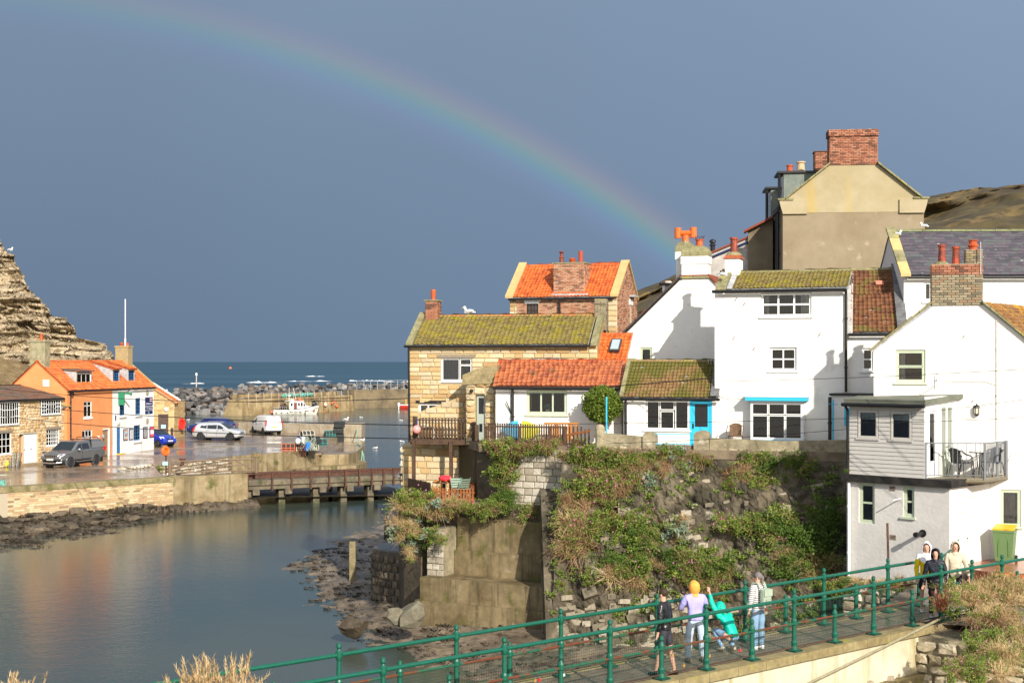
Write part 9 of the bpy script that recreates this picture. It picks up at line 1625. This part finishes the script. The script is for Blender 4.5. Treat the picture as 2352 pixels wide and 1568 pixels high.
 for u,v,Y,k,s,w in((693,1045,111,'r',1.8,'on the quay edge above the concrete wall'),(588,1047,108,'d',.9,'on the quay edge left of the red dock'),(365,1073,99,'v',.8,'on the rubble wall by the gate')):plant(k,P(u,v+4,Y),s,w,None,r)
plants()
gull(1076,727,56.3,'white gull standing on the ridge of the sandstone cottage','stand',-1,.8)
gull(795,969,141,'gull standing on the concrete block at the quay head','stand',1,1.0);gull(832,1017,130,'gull on the edge of the low quay platform by the rope','stand',1,1.0)
for k,(u,v,lab)in enumerate(((432,965,'gull swimming near the boulder mound'),(533,972,'gull swimming behind the blue car'),(695,977,'gull swimming below the moored boat'),(829,959,'gull swimming right of the harbour wall buoys'),(827,982,'gull swimming off the quay head'),(921,966,'gull swimming by the cottage corner'),(862,1030,'gull swimming alone in the river mouth'),(923,1015,'gull swimming close to the sea wall'))):gull(u,v,0,lab,'swim',(1,-1)[k%2],.95,z=WATER+.03)
gull(925,1098,66,'gull flying low over the walkway at the river mouth','fly',1,.9);gull(24,579,177,'gull on the edge of the headland','stand',1,1.2)
gull(2063,545,49.95,'pigeon hunched on the end of the slate roof coping','stand',1,.5,'pigeons on the roofs',body='grey');gull(2122,527,50.15,'pigeon on the slate roof ridge','stand',-1,.5,'pigeons on the roofs');gull(1662,640,49.3,'pigeon on the coping of the tall white house','stand',1,.6,'pigeons on the roofs')
CBL=plain('black_cable',(.015,.015,.016),.6)
def cable(u0,v0,Y0,u1,v1,Y1,lab,r=.012,sag=.25):
 a,b=P(u0,v0,Y0),P(u1,v1,Y1);tag(MB().tube([a.lerp(b,i/24)-Vector((0,0,sag*4*(i/24)*(1-i/24)))for i in range(25)],r,4).build('cable',CBL),lab,'cable','overhead cables')
cable(-40,886,92,1640,868,47,'highest cable, running from the left cottages across the orange house to the white gables',.016,.9);cable(-40,923,92,950,976,53.5,'second cable, from the stone cottage to the timber deck',.018,.25);cable(-40,950,92,945,1007,53.5,'third cable, passing the lifeboat house posters to the deck beam',.018,.3)
cable(1110,974,50.9,1960,960,42.6,'cable across the blue door and the bay window',.008,.05);cable(1400,1018,48.3,1960,984,42.6,'low cable along the coping wall',.008,.06);cable(1650,876,48,2400,845,36,'cable across the white wall and the gable window',.008,.05);cable(1952,962,42,2400,910,36,'cable across the weatherboards and the balcony',.007,.05);cable(1952,970,42,2400,955,36,'cable across the glazed doors to the right edge',.007,.05)
def pots():
 OW=plain('pot_netting',(.03,.035,.035),.9);cols={'orange':(.62,.13,.04),'teal':(.04,.22,.20),'cream':(.55,.50,.40),'blue':(.05,.12,.42),'black':(.03,.03,.03)}
 def pot_(p,L_,w,h,c,rz,lab,grp='lobster pots on the quay'):
  t=thing('lobster_pot',lab,'lobster pot',(0,0,0),grp);arch=[(w/2*math.cos(math.pi*k/8),h*(.35+.65*math.sin(math.pi*k/8))if 0<k<8 else h*.3)for k in range(9)];m=MB();mt=M(c+'_rope',cols[c],var=.2,rough=.8)
  for i in range(4):x=-L_/2+L_*i/3;m.tube([(x,-w/2,0)]+[(x,-y,z)for y,z in arch]+[(x,w/2,0),(x,-w/2,0)],.03,5)
  m.build('hoop',mt,t);f=MB()
  for y,z in((-w/2,0),(w/2,0),(0,h),(-w/2,h*.35),(w/2,h*.35)):f.tube([(-L_/2,y,z),(L_/2,y,z)],.028,5)
  f.build('frame',mt,t);n=MB();n.add([(x,y*.96,z*.96+.01)for x in(-L_/2,L_/2)for y,z in[(-w/2,0)]+[(-a,b)for a,b in arch]+[(w/2,0)]],[(i,i+1,i+12,i+11)for i in range(10)]+[tuple(range(11)),tuple(range(21,10,-1))]);n.build('netting',OW,t);place(t,p,rz);return t
 b=onZ(700,1034,QUAY);q=lambda dx,dy,dz:Vector((b.x+dx,b.y+dy,QUAY+dz))
 for dx,dy,dz,c,rz,lab in((-1.4,.3,0,'orange',.1,'orange framed lobster pot at the left of the heap'),(-1.15,1.2,.0,'teal',.4,'green lobster pot behind the orange one'),(-.3,.8,.0,'cream',.2,'cream roped lobster pot at the bottom of the heap'),(-.2,.9,.55,'blue',.0,'blue topped lobster pot in the middle of the heap'),(.05,1.0,1.05,'cream',.6,'cream roped lobster pot on top of the heap'),(.55,.5,.0,'cream',1.2,'cream roped lobster pot at the right of the heap'),(.6,.7,.55,'black',.9,'black lobster pot stacked at the right of the heap'),(1.0,2.0,.3,'teal',.3,'green netted lobster pot on the steps behind the heap')):pot_(q(dx,dy,dz),1.05,.62,.52,c,rz,lab)
 RP=M('tangled_rope',(.42,.40,.30),(.16,.30,.26),5,.3,.9);m=MB();r=random.Random(4)
 for k in range(34):a=q(r.uniform(-.5,.9),r.uniform(-.1,.6),r.uniform(.7,1.3));e=q(r.uniform(-.4,1.1),r.uniform(-.6,.0),0.02);m.tube([a,a.lerp(e,.4)+Vector((0,-.15,.05)),e],.022,4)
 o=m.build('rope',RP);tag(o,'pale green and cream ropes trailing over the heap of lobster pots','rope');o['kind']='stuff'
 tag(MB().ball(q(-.55,.05,.75),.24,.2,.26,10,7).build('buoy',WHITEP,smooth=True),'white round buoy lying on the lobster pots','buoy');tag(MB().lathe(q(.15,-.25,.0),[(.22,0),(.24,.3),(.22,.55),(.12,.7),(.05,.75)],12,(.3,0,1)).build('drum',plain('bright_blue_drum',(.01,.16,.55),.4)),'bright blue plastic drum at the foot of the lobster pots','drum');tag(MB().lathe(q(-.1,-.1,.55),[(.12,0),(.15,.1),(.15,.5),(.06,.62)],10).build('float',WHITEP),'long white float among the ropes of the lobster pots','float')
 s=Vector((-16.75,138.9,-7.85))
 for i,(dx,dz,c)in enumerate(((0,0,'black'),(0,.9,'black'),(.1,1.45,'black'),(-.9,.0,'black'),(-.8,.55,'teal'))):pot_(s+Vector((dx-.2,-.2*(dx<-.5),dz)),.95,.7,.85 if dz<.5 else.55,c,.1*i,('old black wooden lobster pot at the bottom of the stack by the concrete block','old black lobster pot in the middle of the stack by the concrete block','weedy lobster pot on top of the stack by the concrete block','black lobster pot left of the tall stack','green roped lobster pot on the black one beside the stack')[i],'lobster pots by the concrete block')
 m=MB();a=Vector((-14.0,131.5,-7.8));m.tube([Vector((-15.2,139.5,-6.6)),Vector((-14.9,136,-7.7)),a,a+Vector((.35,-2,-.6)),a+Vector((.3,-2.4,-1.6))],.05,5);m.tube([a,a+Vector((.4,-1,-.9)),a+Vector((.45,-1.2,-2.2))],.045,5);tag(m.build('mooring_rope',M('green_rope',(.20,.42,.34),var=.2)),'pale green mooring rope hanging over the end of the quay','rope')
pots()
def bits():
 b=onZ(28,1072,QUAY);t=thing('folded_chairs','bundle of folded camping chairs leaning on the stone cottage','chairs',(b.x,b.y,QUAY))
 for k in range(9):x=b.x-.2+.09*k;MB().tube([(x,b.y-.1,QUAY),(x-.25+.03*k,b.y+.45,QUAY+.95)],.03,5).build('pole',[plain('grey_tube',(.25,.27,.30),.4),plain('green_tube',(.05,.20,.14)),plain('maroon_cloth',(.16,.03,.04))][k%3],t)
 tag(MB().ball((b.x-.45,b.y-.1,QUAY+.24),.25,.2,.26,10,7).build('bag',plain('lime_bag',(.62,.72,.04),.6),smooth=True),'lime yellow bag at the foot of the stone cottage wall','bag')
 c=onZ(106,1066,QUAY);t=thing('wheelbarrow','grey and black barrow tipped up against the wall in front of the pickup','barrow',(c.x,c.y,QUAY));m=MB();m.prism([(c.x-.3,c.y,QUAY+.9),(c.x+.15,c.y,QUAY+.75),(c.x+.05,c.y,QUAY+.45),(c.x-.15,c.y,QUAY+.42)],(.1,.6,0));m.build('tray',plain('barrow_black',(.04,.04,.045),.5),t);MB().tube([(c.x-.12,c.y-.05,QUAY+.75),(c.x+.25,c.y-.05,QUAY)],.045,5).build('handle',WHITEP,t);MB().abox(c.x+.1,c.x+.5,c.y+.2,c.y+.6,QUAY,QUAY+.42).build('box',plain('barrow_grey',(.42,.43,.45),.5),t)
 p=onZ(14,1112,QUAY);t=thing('quay_rail','short grey steel rail at the left end of the sandstone wall','railing',p);m=MB();m.tube([p+Vector((-3,-1.6,.55)),p+Vector((0,0,.55)),p+Vector((0,0,-.1))],.035,6);m.build('rail',plain('galvanised_steel',(.27,.28,.29),.5,.5),t);m=MB();m.ball(p+Vector((-.1,-.35,-.05)),.22,.2,.4,8,6);tag(m.build('net',M('green_net',(.16,.42,.33))),'green net bundle hanging at the left end of the sandstone wall','net')
 p=P(2040,1300,36.2);tag(MB().box(p+Vector((0,0,.35)),(.025,0,0),(0,.02,0),(-.02,0,.75)).build('rusty_stake',RUST),'rusty steel stake standing against the grey house wall','stake')
 YO=plain('yellow_oilskin',(.72,.40,.02),.5);person('person in yellow oilskins aboard the red boat',(RB.x+1.15,RB.y+.12,WATER+.2),R(90),1.75,stand(),YO,(YO,1.1),BLACKP,hood=YO)
bits()
